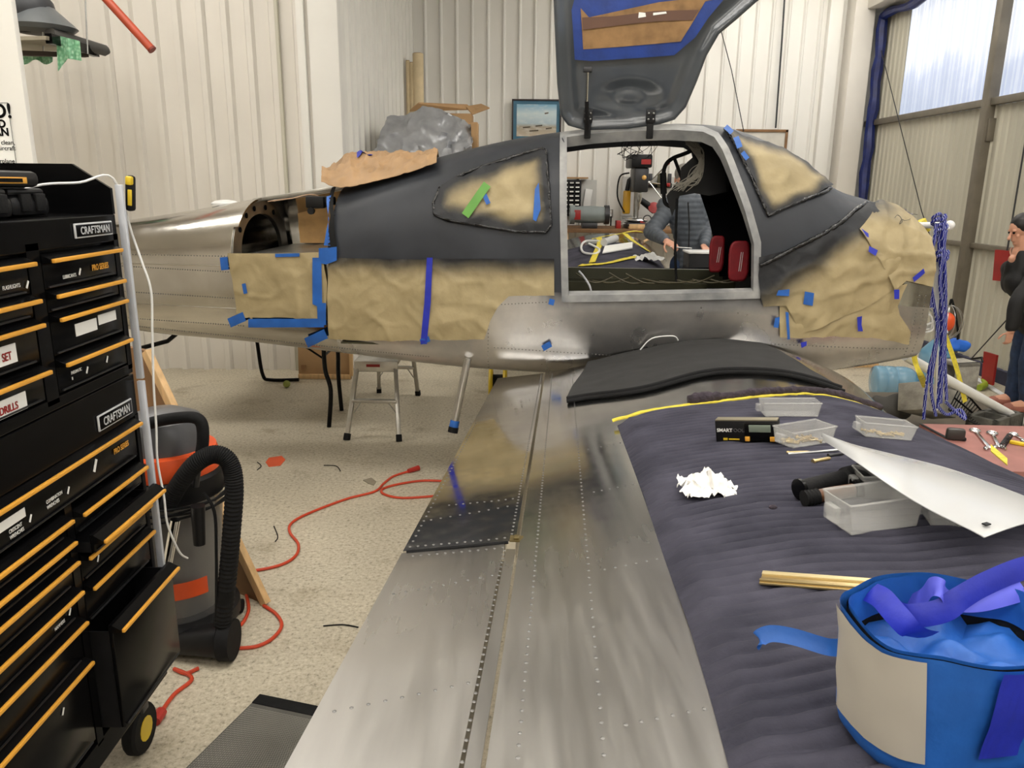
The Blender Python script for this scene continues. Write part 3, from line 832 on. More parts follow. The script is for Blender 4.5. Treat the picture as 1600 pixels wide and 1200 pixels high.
# red upholstered panels by the forward edge of the door
for (x0, y0, x1, y1, v) in ((1108, 368, 1132, 426, .55), (1138, 376, 1171, 440, .25)):
    outl = []
    for a in lsp(0, 2 * PI - .0001, 28):
        ca, sa = math.cos(a), math.sin(a)
        sh = 3 * sa
        outl.append(((x0 + x1) / 2 - sh + (x1 - x0) / 2 * math.copysign(abs(ca) ** .5, ca), (y0 + y1) / 2 + (y1 - y0) / 2 * math.copysign(abs(sa) ** .5, sa)))
    b = MB(); b.prism(outl, lambda x, y: ip(x, y, v), lambda x, y: ip(x, y, v + .06)); so = b.build('red_side_panel', 'red_leather', plane, 30)
    md = so.modifiers.new('soft', 'BEVEL'); md.width = .012; md.segments = 3
    xm = (x0 + x1) / 2
    for s_ in (-1.2, 1.6):
        MB().tube([ip(xm + s_ + 5, y0 + 18, v - .004), ip(xm + s_ + 1, y1 - 16, v - .004)], .0014, 4).build('print_line', 'white_paper', so)
# light wiring and a grey bundle on the cabin floor
wr = MB()
for i in range(9):
    x = 900 + i * 26
    wr.tube(spline([ip(x, 430 + rr.uniform(-4, 10), .5), ip(x + 30, 442, .45), ip(x + 60, 436 + rr.uniform(-6, 8), .5)], 5), .005, 5)
wr.build('floor_wiring', mat('wire_olive', (84, 78, 58), .6), plane)['kind'] = 'stuff'
MB().tube(spline([ip(905, 424, .4), ip(912, 432, .35), ip(921, 446, .3), ip(924, 458, .3)], 5), .006, 6).build('floor_cable', mat('wire_white', (210, 210, 214), .5), plane)
# ------------------------------------------------------ wings
W_H = hermite([(0, 0), (.25, .035), (.5, .088), (.75, .155), (1.0, .212), (1.25, .232), (1.45, .220), (1.65, .160), (1.8, .085), (1.90, -.01)])
W_H2 = hermite([(0, 0), (.25, .033), (.5, .080), (.75, .128), (1.0, .160), (1.25, .168), (1.45, .154), (1.6, .120), (1.75, .066), (1.84, .024), (1.90, -.012)])
def w_s(r): return smoothstep(.25, 1.3, r)
def le(r): return 1.90 * (1 - .0737 * w_s(r))
def w_hx(x, r):
    s = w_s(r); return (1 - s) * W_H(x) + s * W_H2(x)
def wz(u, v):
    r = abs(min(0., v)); x = max(0., min(1.90, u * 1.90 / le(r))); return .76 + .09 * r + w_hx(x, r)
def le_p(r): return 1.90 - .48 * smoothstep(0., .8, r)
def wz_p(u, r): return .76 + .09 * r + w_hx(max(0., min(1.90, u * 1.90 / le_p(r))), r)
def onwing(px, py, off=0.):
    z = 1.0
    for _ in range(40):
        p = Zp(px, py, z); u, v, _z = toAC(p); z = .5 * z + .5 * (wz(u, min(0, v)) + off)
    return (u, v, z)
def wpt(u, v, off=0.): return AC(u, v, wz(u, v) + off)
def wpp(u, r, off=0.): return AC(u, 2 * VC + r, wz_p(u, r) + off)
LOW = hermite([(0, -.006), (.4, -.02), (1.0, -.035), (1.5, -.06), (1.75, -.075), (1.86, -.06), (1.90, -.012)])
def wing_mesh(u0, u1, r0, r1, star=True, nr=40):
    us = [u0 + (u1 - u0) * i / 40 for i in range(41)]
    if u1 > 1.85: us = [u0 + (u1 - u0) * (1 - (1 - i / 46) ** 1.6) for i in range(47)]
    n = 2 * len(us); b = MB(); vs = []; fs = []
    for i in range(nr + 1):
        r = r0 + (r1 - r0) * i / nr
        k_ = (le(r) if star else le_p(r)) / 1.90 if u1 > 1.85 else 1.; f_ = 1. if u1 > 1.85 else 1.90 / le(r)
        t_ = [max(0., (u - u0) / (u1 - u0)) for u in us]; a_ = u0 if u0 < .1 else u0 / k_
        xs = [a_ + (u1 - a_) * t for t in t_]
        loop = [(x * k_, w_hx(x * f_, r)) for x in xs] + [(x * k_, LOW(x)) for x in reversed(xs)]
        for u, h in loop: vs.append(AC(u, -r if star else 2 * VC + r, .76 + .09 * r + h))
    for i in range(nr):
        for j in range(n): k = (j + 1) % n; fs.append((i * n + j, (i + 1) * n + j, (i + 1) * n + k, i * n + k))
    fs += [tuple(range(n)), tuple(range(nr * n, nr * n + n))]
    return b.add(vs, fs)
HU = .262
wing = wing_mesh(HU + .004, 1.90, .004, 3.95).build('wing', 'dirty_aluminium', plane, 40)
wing['label'] = 'starboard wing in bare riveted aluminium'
VG = onwing(637, 862)[1]
flap_m = wing_mesh(0., HU - .006, .02, -VG - .006, nr=20).build('flap', 'mirror_aluminium', wing, 40)
flap_m['label'] = 'mirror-bright inboard flap'
wing_mesh(0., HU - .03, -VG + .006, 3.95, nr=12).build('aileron', 'dirty_aluminium', wing, 40)
b = MB().beam(wpt(HU - .012, VG - .06, .004), wpt(HU - .012, -3.95, .004), .020, .004); b.build('hinge_strip', 'dirty_aluminium', wing)
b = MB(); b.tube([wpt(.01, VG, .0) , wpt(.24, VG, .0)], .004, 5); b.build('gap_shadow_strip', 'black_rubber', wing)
b = MB().box(wpt(.258, VG + .012, .001), (.03, .028, .003), RZ(-_A)); b.box(wpt(.258, VG + .012, .004), (.012, .018, .008), RZ(-_A), .002); b.build('hinge_bracket', mat('zinc_yellow', (112, 98, 62), .4, .6), wing)
def wing_pn(u, v): return wpt(u, v, .0005), Vector((0, 0, 1))
L = [((.305, -.1), (.305, -3.9), 150), ((.41, -.3), (.41, -3.9), 110), ((.235, VG - .05), (.235, -3.9), 56), ((.245, -.05), (.245, VG + .05), 100)]
for v in (-2.36, -2.80, -3.2, -3.55): L.append(((.03, v - .05), (.22, v), 9))
for v in (-1.0, -1.9, -2.35, -2.85, -3.35): L.append(((.44, v), (.60, v + .02), 9))
L.append(((.012, VG + .03), (.012, -1.2), 40)); L.append(((.03, VG + .03), (.23, VG + .03), 12)); L.append(((.03, VG - .03), (.23, VG - .03), 12)); L.append(((.06, -2.3), (.23, -2.3), 10))
rivets(L, .0034, wing_pn, 'wing_rivets', wing, 'rivet_metal')
# port wing beyond the cabin
pw = wing_mesh(0., 1.90, .0, 3.9, False).build('wing', 'dirty_aluminium', plane, 40)
pw['label'] = 'port wing beyond the cabin'
# boarding step tube with taped end
p0, p1 = AC(*Vp(731, 560, .02)), AC(*Vp(708, 672, -.06))
st_ = MB().tube([p0, p0 + (p1 - p0) * .25 + Vector((0, .01, 0)), p1], .022, 14).build('boarding_step', 'aluminium', plane)
d = (p1 - p0).normalized()
MB().tube([p1 - d * .055, p1 + d * .005], .027, 14).build('tape_wrap', 'tape_blue', st_)
MB().tube([p1 - d * .018, p1 + d * .014], .029, 14).build('end_ring', 'black_rubber', st_)
# engine-mount stub tubes at the nose
def nose(px, py, v=.3): return AC(*Vp(px, py, v))
# ================================================================ masking paper, tape and covers on the fuselage
def sheet(name, px, label, spray, wrinkle=.0055, sp=.014, off=.006, cat='masking paper', matn='masking_paper', group=None, uz=None):
    poly = uz or [onfus(*p) for p in px]
    sd = random.random() * 50
    b = patch(poly, sp, lambda u, z: skin_pt(u, z, off + wrinkle * (.5 + nz(u * 6 + sd, z * 9)) + wrinkle * 1.1 * (1 - min(1., 5 * abs(nz(u * 4 + z * 3 + sd, z * 6 - u * 2)))) + wrinkle * .7 * (1 - min(1., 6 * abs(nz(u * 9 - z * 4, z * 8 + sd))))), {'spray': lambda u, z: spray(u, z, poly)})
    return tag(b.build(name, matn, None, 180), label, cat, group)
def strip(parent, px, m='tape_blue', off=.022, name='tape_strip'):
    poly = [onfus(*p) for p in px]
    b = patch(poly, .02, lambda u, z: skin_pt(u, z, off + .003 * nz(u * 15, z * 15)))
    return b.build(name, m, parent, 180)
def seg(x0, y0, x1, y1, w=9):
    d = Vector((x1 - x0, y1 - y0)).normalized(); n = Vector((-d.y, d.x)) * w / 2
    return [(x0 + n.x, y0 + n.y), (x1 + n.x, y1 + n.y), (x1 - n.x, y1 - n.y), (x0 - n.x, y0 - n.y)]
none = lambda u, z, p: 0.
s1 = sheet('masking_paper', [(357, 396), (430, 396), (498, 394), (505, 400), (512, 440), (510, 500), (496, 497), (440, 494), (372, 493), (366, 450)], 'clean tan masking paper below the open tail hatch, framed with blue tape', none)
for q in (seg(390, 500, 508, 500, 13), seg(352, 402, 354, 421, 12), seg(360, 500, 384, 490, 14), [(490, 402), (504, 402), (505, 470), (511, 470), (511, 503), (498, 503), (497, 475), (490, 472)], seg(383, 441, 386, 456, 6), seg(432, 399, 470, 398, 5)): strip(s1, q)
top_dark = lambda z0, z1: (lambda u, z, p: smoothstep(z0, z1, z + .02 * nz(u * 6, 3)))
s2 = sheet('masking_paper', [(514, 402), (590, 404), (668, 405), (668, 460), (662, 530), (590, 530), (515, 527), (512, 470)], 'tan masking paper with dark overspray along its top, behind the taped seam', top_dark(1.27, 1.46))
strip(s2, seg(480, 530, 511, 516, 15)); strip(s2, [(500, 388), (528, 386), (528, 406), (512, 412), (500, 410)])
strip(s2, [(520, 298), (527, 296), (524, 340), (528, 385), (514, 388), (518, 340)], 'black_rubber')
strip(s2, [(512, 312), (519, 310), (518, 384), (508, 384), (516, 345)])
s3 = sheet('masking_paper', [(672, 404), (770, 404), (866, 404), (866, 461), (820, 460), (795, 462), (778, 478), (766, 500), (757, 527), (710, 530), (668, 528), (670, 460)], 'tan masking paper ending in a curve over the wing root, dark overspray on top', top_dark(1.28, 1.45))
strip(s3, [(668, 402), (677, 402), (674, 470), (668, 532), (658, 532), (664, 470)], 'tape_blue_deep'); strip(s3, seg(658, 529, 672, 524, 8))
# primer edge that hangs over the paper, and stray tape on the bare belly
for q, lab in ((seg(848, 539, 861, 532, 9), 'small blue tape scrap stuck alone on the bare belly skin'), (seg(858, 468, 866, 470, 9), 'small blue tape scrap at the rear foot of the door')):
    tag(strip(None, q), lab, 'tape')
# side window cover
win = [(679, 336), (678, 318), (688, 296), (712, 280), (745, 266), (800, 248), (846, 235), (853, 238), (857, 290), (861, 352), (853, 363), (805, 362), (745, 352), (700, 345)]
def rim_dark(d0, d1): return lambda u, z, p: 1 - smoothstep(d0, d1, edge_dist(p, u, z) + .03 * nz(u * 8, z * 8))
s4 = sheet('window_cover', win, 'plastic and paper cover over the rear side window, crossed by green tape', rim_dark(.005, .12), .008, .018, .008, 'window cover')
strip(s4, seg(728, 340, 762, 293, 13), 'tape_green', .030, 'green_tape'); strip(s4, seg(757, 307, 764, 322, 7), 'tape_blue', .028); strip(s4, [(836, 300), (842, 290), (845, 330), (838, 348), (833, 345)], 'tape_blue', .028)
rimp = [onfus(*p) for p in win]
ring = []
for i in range(len(rimp)):
    a, b = Vector(rimp[i]), Vector(rimp[(i + 1) % len(rimp)])
    for k in range(7): ring.append(tuple(a + (b - a) * k / 7))
k = NT('wrinkled_film'); k.set(Roughness=.14); k.col(k.ramp(k.noise(20, 3), [(.4, lin((14, 14, 16))), (.8, lin((44, 45, 48)))])); k.bump(k.noise(26, 4), .9, .02)
MB().tube([skin_pt(u, z, .012 + .006 * nz(i * .9, 0)) for i, (u, z) in enumerate(ring)], [.008 + .005 * nz(i * .7, 5) for i in range(len(ring))], 6, True).build('film_edge', 'wrinkled_film', s4, 60)
# windshield cover
ws = [(1134, 203), (1165, 216), (1205, 228), (1250, 252), (1282, 277), (1302, 292), (1290, 297), (1240, 320), (1200, 338), (1180, 290), (1158, 248)]
s5 = sheet('windshield_cover', ws, 'tan paper masking the windshield, shaded black round its edges', rim_dark(-.01, .07), .008, .02, .008, 'window cover')
for q in (seg(1132, 206, 1142, 216, 8), seg(1148, 222, 1154, 238, 9), seg(1158, 245, 1166, 255, 7)): strip(s5, q, 'tape_blue', .030)
wr = [onfus(*p) for p in [(1132, 204), (1146, 224), (1158, 248), (1172, 275), (1188, 312), (1200, 338), (1225, 326), (1260, 312), (1300, 294)]]
ring = []
for i in range(len(wr) - 1):
    a, b = Vector(wr[i]), Vector(wr[i + 1])
    for k in range(8): ring.append(tuple(a + (b - a) * k / 8))
MB().tube([skin_pt(u, z, .010 + .005 * nz(i * .8, 2)) for i, (u, z) in enumerate(ring)], [.009 + .005 * nz(i * 1.1, 9) for i in range(len(ring))], 6).build('film_edge', 'wrinkled_film', s5, 60)
# nose sheets
zm = lambda q: [(1100 + x / 3.158, 180 + y / 3.158) for x, y in q]
dl_a, dl_b = onfus(1195, 430), onfus(1356, 318)
def nose_spray(u, z, p):
    t = (u - dl_a[0]) / (dl_b[0] - dl_a[0]); line = dl_a[1] + (dl_b[1] - dl_a[1]) * t
    return smoothstep(-.20 - .12 * (1 - smoothstep(1.45, 1.8, u)), -.005, z - line + .04 * nz(u * 4, z * 4))
s8 = sheet('masking_paper', zm([(370, 932), (372, 1088), (480, 1092), (640, 1086), (820, 1092), (930, 1105), (1008, 1122), (1016, 1060), (965, 985), (955, 940), (975, 880), (1000, 830), (800, 870), (560, 900)]), 'lowest tan paper sheet on the nose, hanging over the bare belly', none, .006, .018, .004)
s6 = sheet('masking_paper', zm([(265, 790), (268, 700), (400, 668), (540, 610), (640, 560), (730, 500), (800, 452), (860, 440), (930, 560), (960, 700), (935, 855), (780, 950), (620, 1010), (480, 1070), (400, 930), (290, 938), (276, 890)]), 'long tan paper sheet fading to black overspray in front of the cabin door', nose_spray, .008, .015, .012)
_l7 = [onfus(*p) for p in zm([(990, 815), (930, 858), (905, 800), (860, 720), (800, 630), (760, 570), (838, 440)])]
s7 = sheet('masking_paper', None, 'tan paper sheet wrapped round the tip of the nose', lambda u, z, p: .75 * smoothstep(-.22, -.02, z - (dl_b[1] + .05) - (u - dl_b[0]) * -.1) * (1 - smoothstep(2.1, 2.28, u)), .010, .015, .018, uz=_l7[:-1] + [_l7[-1], (2.12, S_ZT(2.12) - .012), (2.22, S_ZT(2.22) - .010), (2.33, S_ZT(2.33) - .012), (2.336, 1.50), (2.336, 1.38), (2.33, 1.30)])
strip(s6, zm([(490, 860), (535, 868), (528, 928), (482, 920)]), 'tape_blue', .032); strip(s6, zm([(360, 855), (415, 850), (412, 882), (350, 880)]), 'tape_blue', .030)
strip(s6, zm([(395, 955), (410, 958), (418, 1085), (405, 1085)]), 'tape_blue', .032); strip(s8, zm([(345, 985), (368, 980), (362, 1035), (338, 1030)]), 'tape_blue', .028)
strip(s6, zm([(745, 980), (770, 975), (768, 1015), (775, 1045), (750, 1045)]), 'tape_blue_deep', .034); strip(s8, zm([(470, 1100), (500, 1095), (500, 1115), (475, 1125)]), 'tape_blue_deep', .03)
for q in ([(800, 655), (842, 675), (830, 700), (796, 680)], [(1012, 800), (1065, 760), (1072, 780), (1020, 820)], [(922, 852), (948, 852), (948, 895), (924, 895)], [(1005, 455), (1045, 465), (1050, 480), (1015, 465)], [(760, 575), (795, 600), (797, 618), (785, 612)]): strip(s7, zm(q), 'tape_blue_deep', .042)
# pencil scribble on the nose paper
sc_ = [onfus(*p) for p in zm([(928, 530), (940, 520), (955, 530), (962, 550), (950, 560), (960, 540), (975, 545), (1000, 540), (1040, 520), (1065, 518)])]
MB().tube(spline([skin_pt(u, z, .040) for u, z in sc_], 4), .0016, 4).build('pencil_line', 'dark_steel', s7)
# dark tape rolled along the forward edge of the primer
e_ = [onfus(*p) for p in zm([(270, 740), (330, 715), (420, 668), (520, 620), (600, 580), (680, 530), (740, 480), (795, 450)])]
pth = spline([skin_pt(u, z, .02) for u, z in e_], 6)
tag(MB().tube(pth, [.012 + .006 * nz(i * .7, 1) for i in range(len(pth))], 6).build('film_edge_strip', 'wrinkled_film', None, 60), 'crinkled black film edge between grey primer and nose paper', 'film')
# brown paper draped over the rear of the cabin roof
def roofp(i, j):
    a, b = i / 60, j / 32
    lo = hermite([(0, 284), (.08, 290), (.2, 293), (.45, 284), (.75, 270), (1, 254)])(a); x = 502 + 180 * a
    hi = hermite([(0, 276), (.12, 258), (.2, 244), (.35, 240), (.6, 242), (.8, 246), (1, 248)])(a)
    near = AC(*Vp(x, lo, .18)); far = AC(*Vp(x + 4, hi, .80))
    p = near.lerp(far, b)
    w = .03 * math.sin(PI * b) * (1 + .8 * nz(a * 7, b * 3, 2)) + .012 * nz(a * 16, b * 9) + .035 * math.sin(PI * b) * (1 - min(1., 3 * abs(nz(a * 5 + b * 2, b * 4 - a * 2, 6)))) + .018 * (1 - min(1., 4 * abs(nz(a * 11, b * 7, 1)))) * smoothstep(0, .2, b)
    return p + Vector((0, -.004, max(w, 0) * .8 + .01 * math.sin(PI * b)))
b = MB().grid(roofp, 61, 33); bp = tag(b.build('brown_paper_sheet', 'brown_paper', None, 180, .002), 'crumpled brown kraft paper draped over the rear of the cabin roof', 'paper')
MB().grid(lambda i, j: roofp(18 + i, 20 + j) + Vector((0, -.01, .008)), 9, 4).build('tape_strip', 'tape_blue_deep', bp, 180)

# walkway mat on the wing root
z5 = lambda q: [(740 + x / 2.286, 430 + y / 2.286) for x, y in q]
wk = z5([(332, 443), (352, 400), (392, 345), (408, 305), (520, 282), (640, 246), (740, 232), (830, 229), (930, 234), (1030, 247), (1120, 290), (1210, 346), (1310, 402), (1200, 366), (1080, 342), (930, 336), (800, 350), (600, 404), (410, 430)])
poly = [onwing(*p, .012)[:2] for p in wk]
poly = [(u, min(v, -.002)) for u, v in poly]
b = patch(poly, .03, lambda u, v: wpt(u, v, .014 + .003 * nz(u * 8, v * 8)))
wm_ = tag(b.build('walkway_mat', mat('walk_mat', (38, 38, 38), .85, var=.25, vscale=12, bump=.4, bscale=160), None, 180, .008), 'black rubber walkway mat laid over the wing root below the door', 'mat')
edge = [poly[i] for i in (0, 18, 17, 16, 15, 14, 13, 12)]
MB().tube(spline([wpt(u, v - .012, .016) for u, v in edge], 6), .010, 8).build('rolled_edge', 'black_rubber', wm_)
MB().tube(spline([wpt(u, v - .05, .012) for u, v in edge], 6), .008, 8).build('lower_lip', 'black_rubber', wm_)
# loop of white wire at the wing root
tag(MB().tube(spline([wpt(.78, -.04, .02), wpt(.84, -.05, .07), wpt(.95, -.05, .06), wpt(.98, -.04, .03)], 6), .004, 6).build('wire_loop', 'white_plastic'), 'loop of thin white wire poking out above the walkway mat', 'wire')
# ================================================================ quilted blanket and everything lying on the starboard wing
BT = .018
def quilt(u, v):
    col_ = math.floor(u / .155 + .12 * nz(v * 1.3, 7)); cu = u / .155 - col_
    zig = (.55 if int(col_) % 2 else -.55) * (cu - .5) + .25 * nz(u * 3, v * 2)
    ph = v / .036 + zig
    amp = .5 + .5 * smoothstep(-.25, .25, nz(u * 2.1 + 4, v * 1.6)) ; amp = max(amp, 1 - smoothstep(.53, .72, u))
    return .017 * amp * (abs(math.sin(PI * ph)) ** .55 - .7)
_vf = []
for px_, py_ in ((961, 657), (1010, 643), (1076, 633), (1140, 625), (1204, 618), (1290, 618)):
    u_, v_, z_ = onwing(px_, py_, .022)
    if not _vf or u_ > _vf[-1][0] + .03: _vf.append((u_, v_))
_vf.append((2.2, _vf[-1][1] - .04))
v_far = hermite(_vf)
u_left = hermite(sorted([(onwing(px_, py_, .01)[1], onwing(px_, py_, .01)[0]) for px_, py_ in ((963, 657), (1002, 760), (1040, 870), (1075, 968), (1110, 1080), (1142, 1200))]))
NU_, NV_ = 84, 700
def blanket_pt(i, j):
    a = i / (NU_ - 1); s = a * 1.62                       # distance from the free edge, over the leading edge and down
    v0 = v_far(min(.53 + s, 1.9)); v = v0 + (-3.78 - v0) * j / (NV_ - 1); u = u_left(v) + s
    LE_ = le(-v) - .05
    if u <= LE_:
        h = BT * smoothstep(0, .035, s) * smoothstep(0, .02, v0 - v + .004) + .002
        p = wpt(u, v, h + quilt(u, v) * smoothstep(0, .03, s) + .004 * nz(u * 6, v * 6)); return p
    e = u - LE_; q = wpt(LE_, v, BT + .002); return q + AF * (.06 * (1 - math.exp(-e * 12))) + Vector((0, 0, -e * .95))
blanket = thing('moving_blanket', 'dark quilted moving blanket with yellow binding spread over the near wing', 'blanket', wpt(1.1, -2.7, .0))
MB().grid(blanket_pt, NU_, NV_).build('quilted_cloth', 'blanket_cloth', blanket, 180)
def binding(fn, n, w, name='binding'):
    b = MB(); b.grid(lambda i, j: fn(i / (n - 1), (j - 1) * w), n, 3); return b.build(name, 'strap_yellow', blanket, 180, .004)
binding(lambda t, o: wpt(.53 + 1.17 * t, v_far(.53 + 1.17 * t) + .004 + o, .022 + .004 * nz(t * 30, 1)), 70, .018)
# scrap of yellow binding at the front edge
b = MB().grid(lambda i, j: AC(*onwing(1548 + 26 * i / 4, 700 + 22 * i / 4 + 10 * (j - .5), .03)), 5, 2); b.build('binding', 'strap_yellow', blanket, 180, .004)
# fuzzy dark roll along the far edge
pth = [wpt(u, v_far(u) + .03 + .01 * nz(u * 9, 3), .03 + .006 * nz(u * 14, 8)) for u in lsp(.80, 1.55, 60)]
b = MB().tube(pth, [.016 + .012 * max(0, 1 - abs(i - 4) / 5) + .006 * nz(i * .8, 0, 4) for i in range(60)], 10)
tag(b.build('fuzzy_roll', mat('fuzz', (52, 44, 52), .95, var=.5, vscale=60, bump=1., bscale=120), None, 180), 'dark fuzzy rolled cloth along the far edge of the near blanket', 'cloth')

def on_b(px, py, h=0.): return AC(*onwing(px, py, BT + .004 + h))
def frame2(a, b):
    """level axes: along a->b, away from it, up"""
    x = (b - a); L = x.length; x.normalize(); up = Vector((0, 0, 1)); y = up.cross(x).normalized(); z = x.cross(y); return x, y, z, L
def tray(pa, pb, dep, hgt, label, parts=0, seed=0, m='frosted_plastic', lean=0.):
    a, b = on_b(*pa), on_b(*pb); x, y, z, L = frame2(a, b)
    t = thing('storage_tray', label, 'plastic tray', a, 'clear plastic trays on the wing')
    P = lambda i, j, k: a + x * i + y * j + z * k
    th = .0022
    def wall(q0, q1, q2, q3, nrm):
        return MB().add([q0, q1, q2, q3, q0 + nrm * th, q1 + nrm * th, q2 + nrm * th, q3 + nrm * th], [(0, 1, 2, 3), (7, 6, 5, 4), (0, 4, 5, 1), (1, 5, 6, 2), (2, 6, 7, 3), (3, 7, 4, 0)])
    sl = .008
    bot = wall(P(sl, 0, .002), P(L - sl, 0, .002), P(L - sl, dep, .002), P(sl, dep, .002), z)
    bot.build('base', m, t, 0)
    wall(P(sl, 0, .002), P(L - sl, 0, .002), P(L, -.004, hgt), P(0, -.004, hgt), y).build('side_wall', m, t, 0)
    wall(P(sl, dep, .002), P(L - sl, dep, .002), P(L, dep + .004, hgt), P(0, dep + .004, hgt), -y).build('side_wall', m, t, 0)
    wall(P(sl, 0, .002), P(sl, dep, .002), P(0, dep, hgt), P(0, 0, hgt), x).build('front_wall', m, t, 0)
    wall(P(L - sl, 0, .002), P(L - sl, dep, .002), P(L, dep, hgt), P(L, 0, hgt), -x).build('back_wall', m, t, 0)
    MB().box(P(-.008, dep * .5, hgt * .55), (.014, dep * .45, hgt * .5), Matrix((x, y, z)).transposed(), .003).build('pull_tab', m, t)
    MB().tube([P(0, -.004, hgt), P(L, -.004, hgt), P(L, dep + .004, hgt), P(0, dep + .004, hgt)], .0026, 6, True).build('rim', m, t)
    rr = random.Random(seed)
    if parts:
        c = MB()
        for i in range(parts):
            p = P(rr.uniform(.02, L - .02), rr.uniform(.01, dep - .01), .007); an = rr.uniform(0, PI); d = (x * math.cos(an) + y * math.sin(an)) * .012
            c.tube([p - d, p + d], .0022, 5); c.tube([p + d, p + d * 1.2], .004, 6)
        c.build('small_screws', 'brass', t)['kind'] = 'stuff'
    return t
tray((1192, 652), (1282, 652), .055, .045, 'clear plastic tray lying empty behind the digital level')
tray((1236, 703), (1303, 691), .065, .045, 'clear plastic tray full of screws touching the digital level', 26, 1)
tray((1348, 683), (1428, 690), .06, .042, 'clear plastic tray with a few screws near the red bench', 20, 2)
tray((1346, 781), (1425, 781), .06, .05, 'clear plastic tray under the white sheet beside the wooden handle', 0)
tray((1324, 839), (1438, 822), .075, .06, 'clear plastic tray empty in front of the white sheet', 0)
tray((1446, 822), (1512, 826), .06, .045, 'clear plastic tray tucked under the low corner of the sheet', 0)
# digital level
a, b_ = on_b(1119, 691), on_b(1217, 693); x, y, z, L = frame2(a, b_); R = Matrix((x, y, z)).transposed()
z0a = max(0, 0); lv = thing('digital_level', 'black digital level with grey screen and two yellow buttons', 'level', a)
H_ = .062; P = lambda i, j, k: a + x * i + y * j + z * k
MB().box(P(L / 2, .016, H_ / 2), (L, .032, H_), R, .003).build('body', 'black_plastic', lv)
MB().box(P(L / 2, .016, H_ + .001), (L * .98, .030, .003), R).build('top_rail', mat('rail_tan', (150, 142, 118), .4, .6), lv)
MB().box(P(L * .73, -.004, H_ * .52), (L * .50, .012, H_ * .82), R, .004).build('display_housing', 'black_paint', lv)
MB().box(P(L * .73, -.011, H_ * .70), (L * .34, .004, H_ * .32), R, .001).build('screen', mat('lcd', (118, 128, 116), .25, var=.03), lv)
for f_ in (.53, .92): MB().box(P(L * f_, -.012, H_ * .24), (L * .075, .006, H_ * .2), R, .001).build('button', 'yellow_trim', lv)
lettering('SMART', 'white_paper', lv, P(L * .03, -.0012, H_ * .50), x, z, .0135, bold=.0003)
lettering('TOOL', mat('dim_grey', (92, 92, 94), .5), lv, P(L * .25, -.0012, H_ * .50), x, z, .0135)
MB().box(P(L * .16, -.001, H_ * .16), (L * .07, .002, H_ * .1), R, .0005).build('emblem', 'yellow_plastic', lv)
MB().box(P(L * .30, -.001, H_ * .16), (L * .17, .002, H_ * .05), R).build('emblem_bar', 'yellow_plastic', lv)
# crumpled tissue
c = on_b(1104, 768); tb = MB(); rr = random.Random(5)
def tis(i, j):
    a_, b2 = i / 24 - .5, j / 24 - .5
    r = math.hypot(a_, b2); fold = .035 * abs(nz(a_ * 6 + 3, b2 * 6, 1)) + .03 * abs(nz(a_ * 11, b2 * 11 + 5, 2)) + .03 * math.exp(-r * r * 12)
    return c + Vector((a_ * .115 + .02 * nz(a_ * 5, b2 * 5, 7), b2 * .11 + .02 * nz(a_ * 5, b2 * 5, 17), fold * 1.1 * (1 - 1.3 * r) + .004 + .02 * abs(nz(a_ * 14, b2 * 14, 9))))
tb.grid(tis, 25, 25); tag(tb.build('crumpled_tissue', mat('tissue', (244, 243, 240), .8, var=.02), None, 60, .001), 'crumpled white tissue on the dark blanket', 'tissue')
# air tool: two parallel barrels
a, b_ = on_b(1249, 765, .024), on_b(1345, 742, .030); d = (b_ - a)
m_ = thing('rubber_mallet', 'black rubber-sleeved tool lying beside the wooden handle', 'tool', on_b(1249, 765))
MB().tube([a, a + d * .02, a + d * .05, a + d * .7, a + d * .74, a + d * 1.25], [.020, .022, .019, .019, .024, .026], 18).build('sleeve', 'black_rubber', m_)
MB().tube([a - d * .012, a + d * .03], .023, 18).build('end_cap', 'black_paint', m_)
a, b_ = on_b(1256, 779, .015), on_b(1344, 764, .018); d = b_ - a
m_ = thing('wooden_handle_tool', 'tool with dark brown wooden handle and ribbed black butt', 'tool', on_b(1256, 779))
MB().tube([a + d * .18, a + d * .5, a + d], [.0135, .0145, .0135], 16).build('handle', mat('handle_wood', (96, 62, 36), .4, var=.25, vscale=30), m_)
MB().tube([a + d * (i * .02) for i in range(13)], [.015 + (.002 if i % 3 == 0 else 0) for i in range(13)], 16).build('butt', 'black_rubber', m_)
MB().box(a + d * 1.02 + Vector((0, 0, .004)), (.04, .035, .034), RZ(.2), .006).build('head', 'black_paint', m_)
# drill bits, rods and ratchet
for pa, pb, r, mm, lab in (((1231, 710), (1312, 703), .0035, 'steel', 'thin steel rod lying by the clear screw tray'), ((1229, 707), (1265, 706), .003, 'brass', 'short pale pin beside the thin steel rod'),
                           ((1270, 721), (1297, 716), .0045, 'brass', 'short brass tube in front of the steel rod'), ((1340, 706), (1366, 705), .004, 'steel', 'small steel socket bit behind the white sheet'), ((1294, 712), (1318, 709), .004, 'dark_steel', 'dark drill bit crossing the steel rod')):
    a, b_ = on_b(*pa, r), on_b(*pb, r); d = b_ - a
    tag(MB().tube([a, a + d * .1, a + d * .12, a + d * .9, b_], [r * 1.3, r * 1.3, r, r, r * .7], 10).build('small_rod', mm), lab, 'rod')
tag(MB().sphere(on_b(1208, 793, .004), .0075, 10, 7, (1.2, 1, .7)).build('lint_ball', 'fuzz'), 'small dark lint ball on the blanket behind the ruler', 'lint')
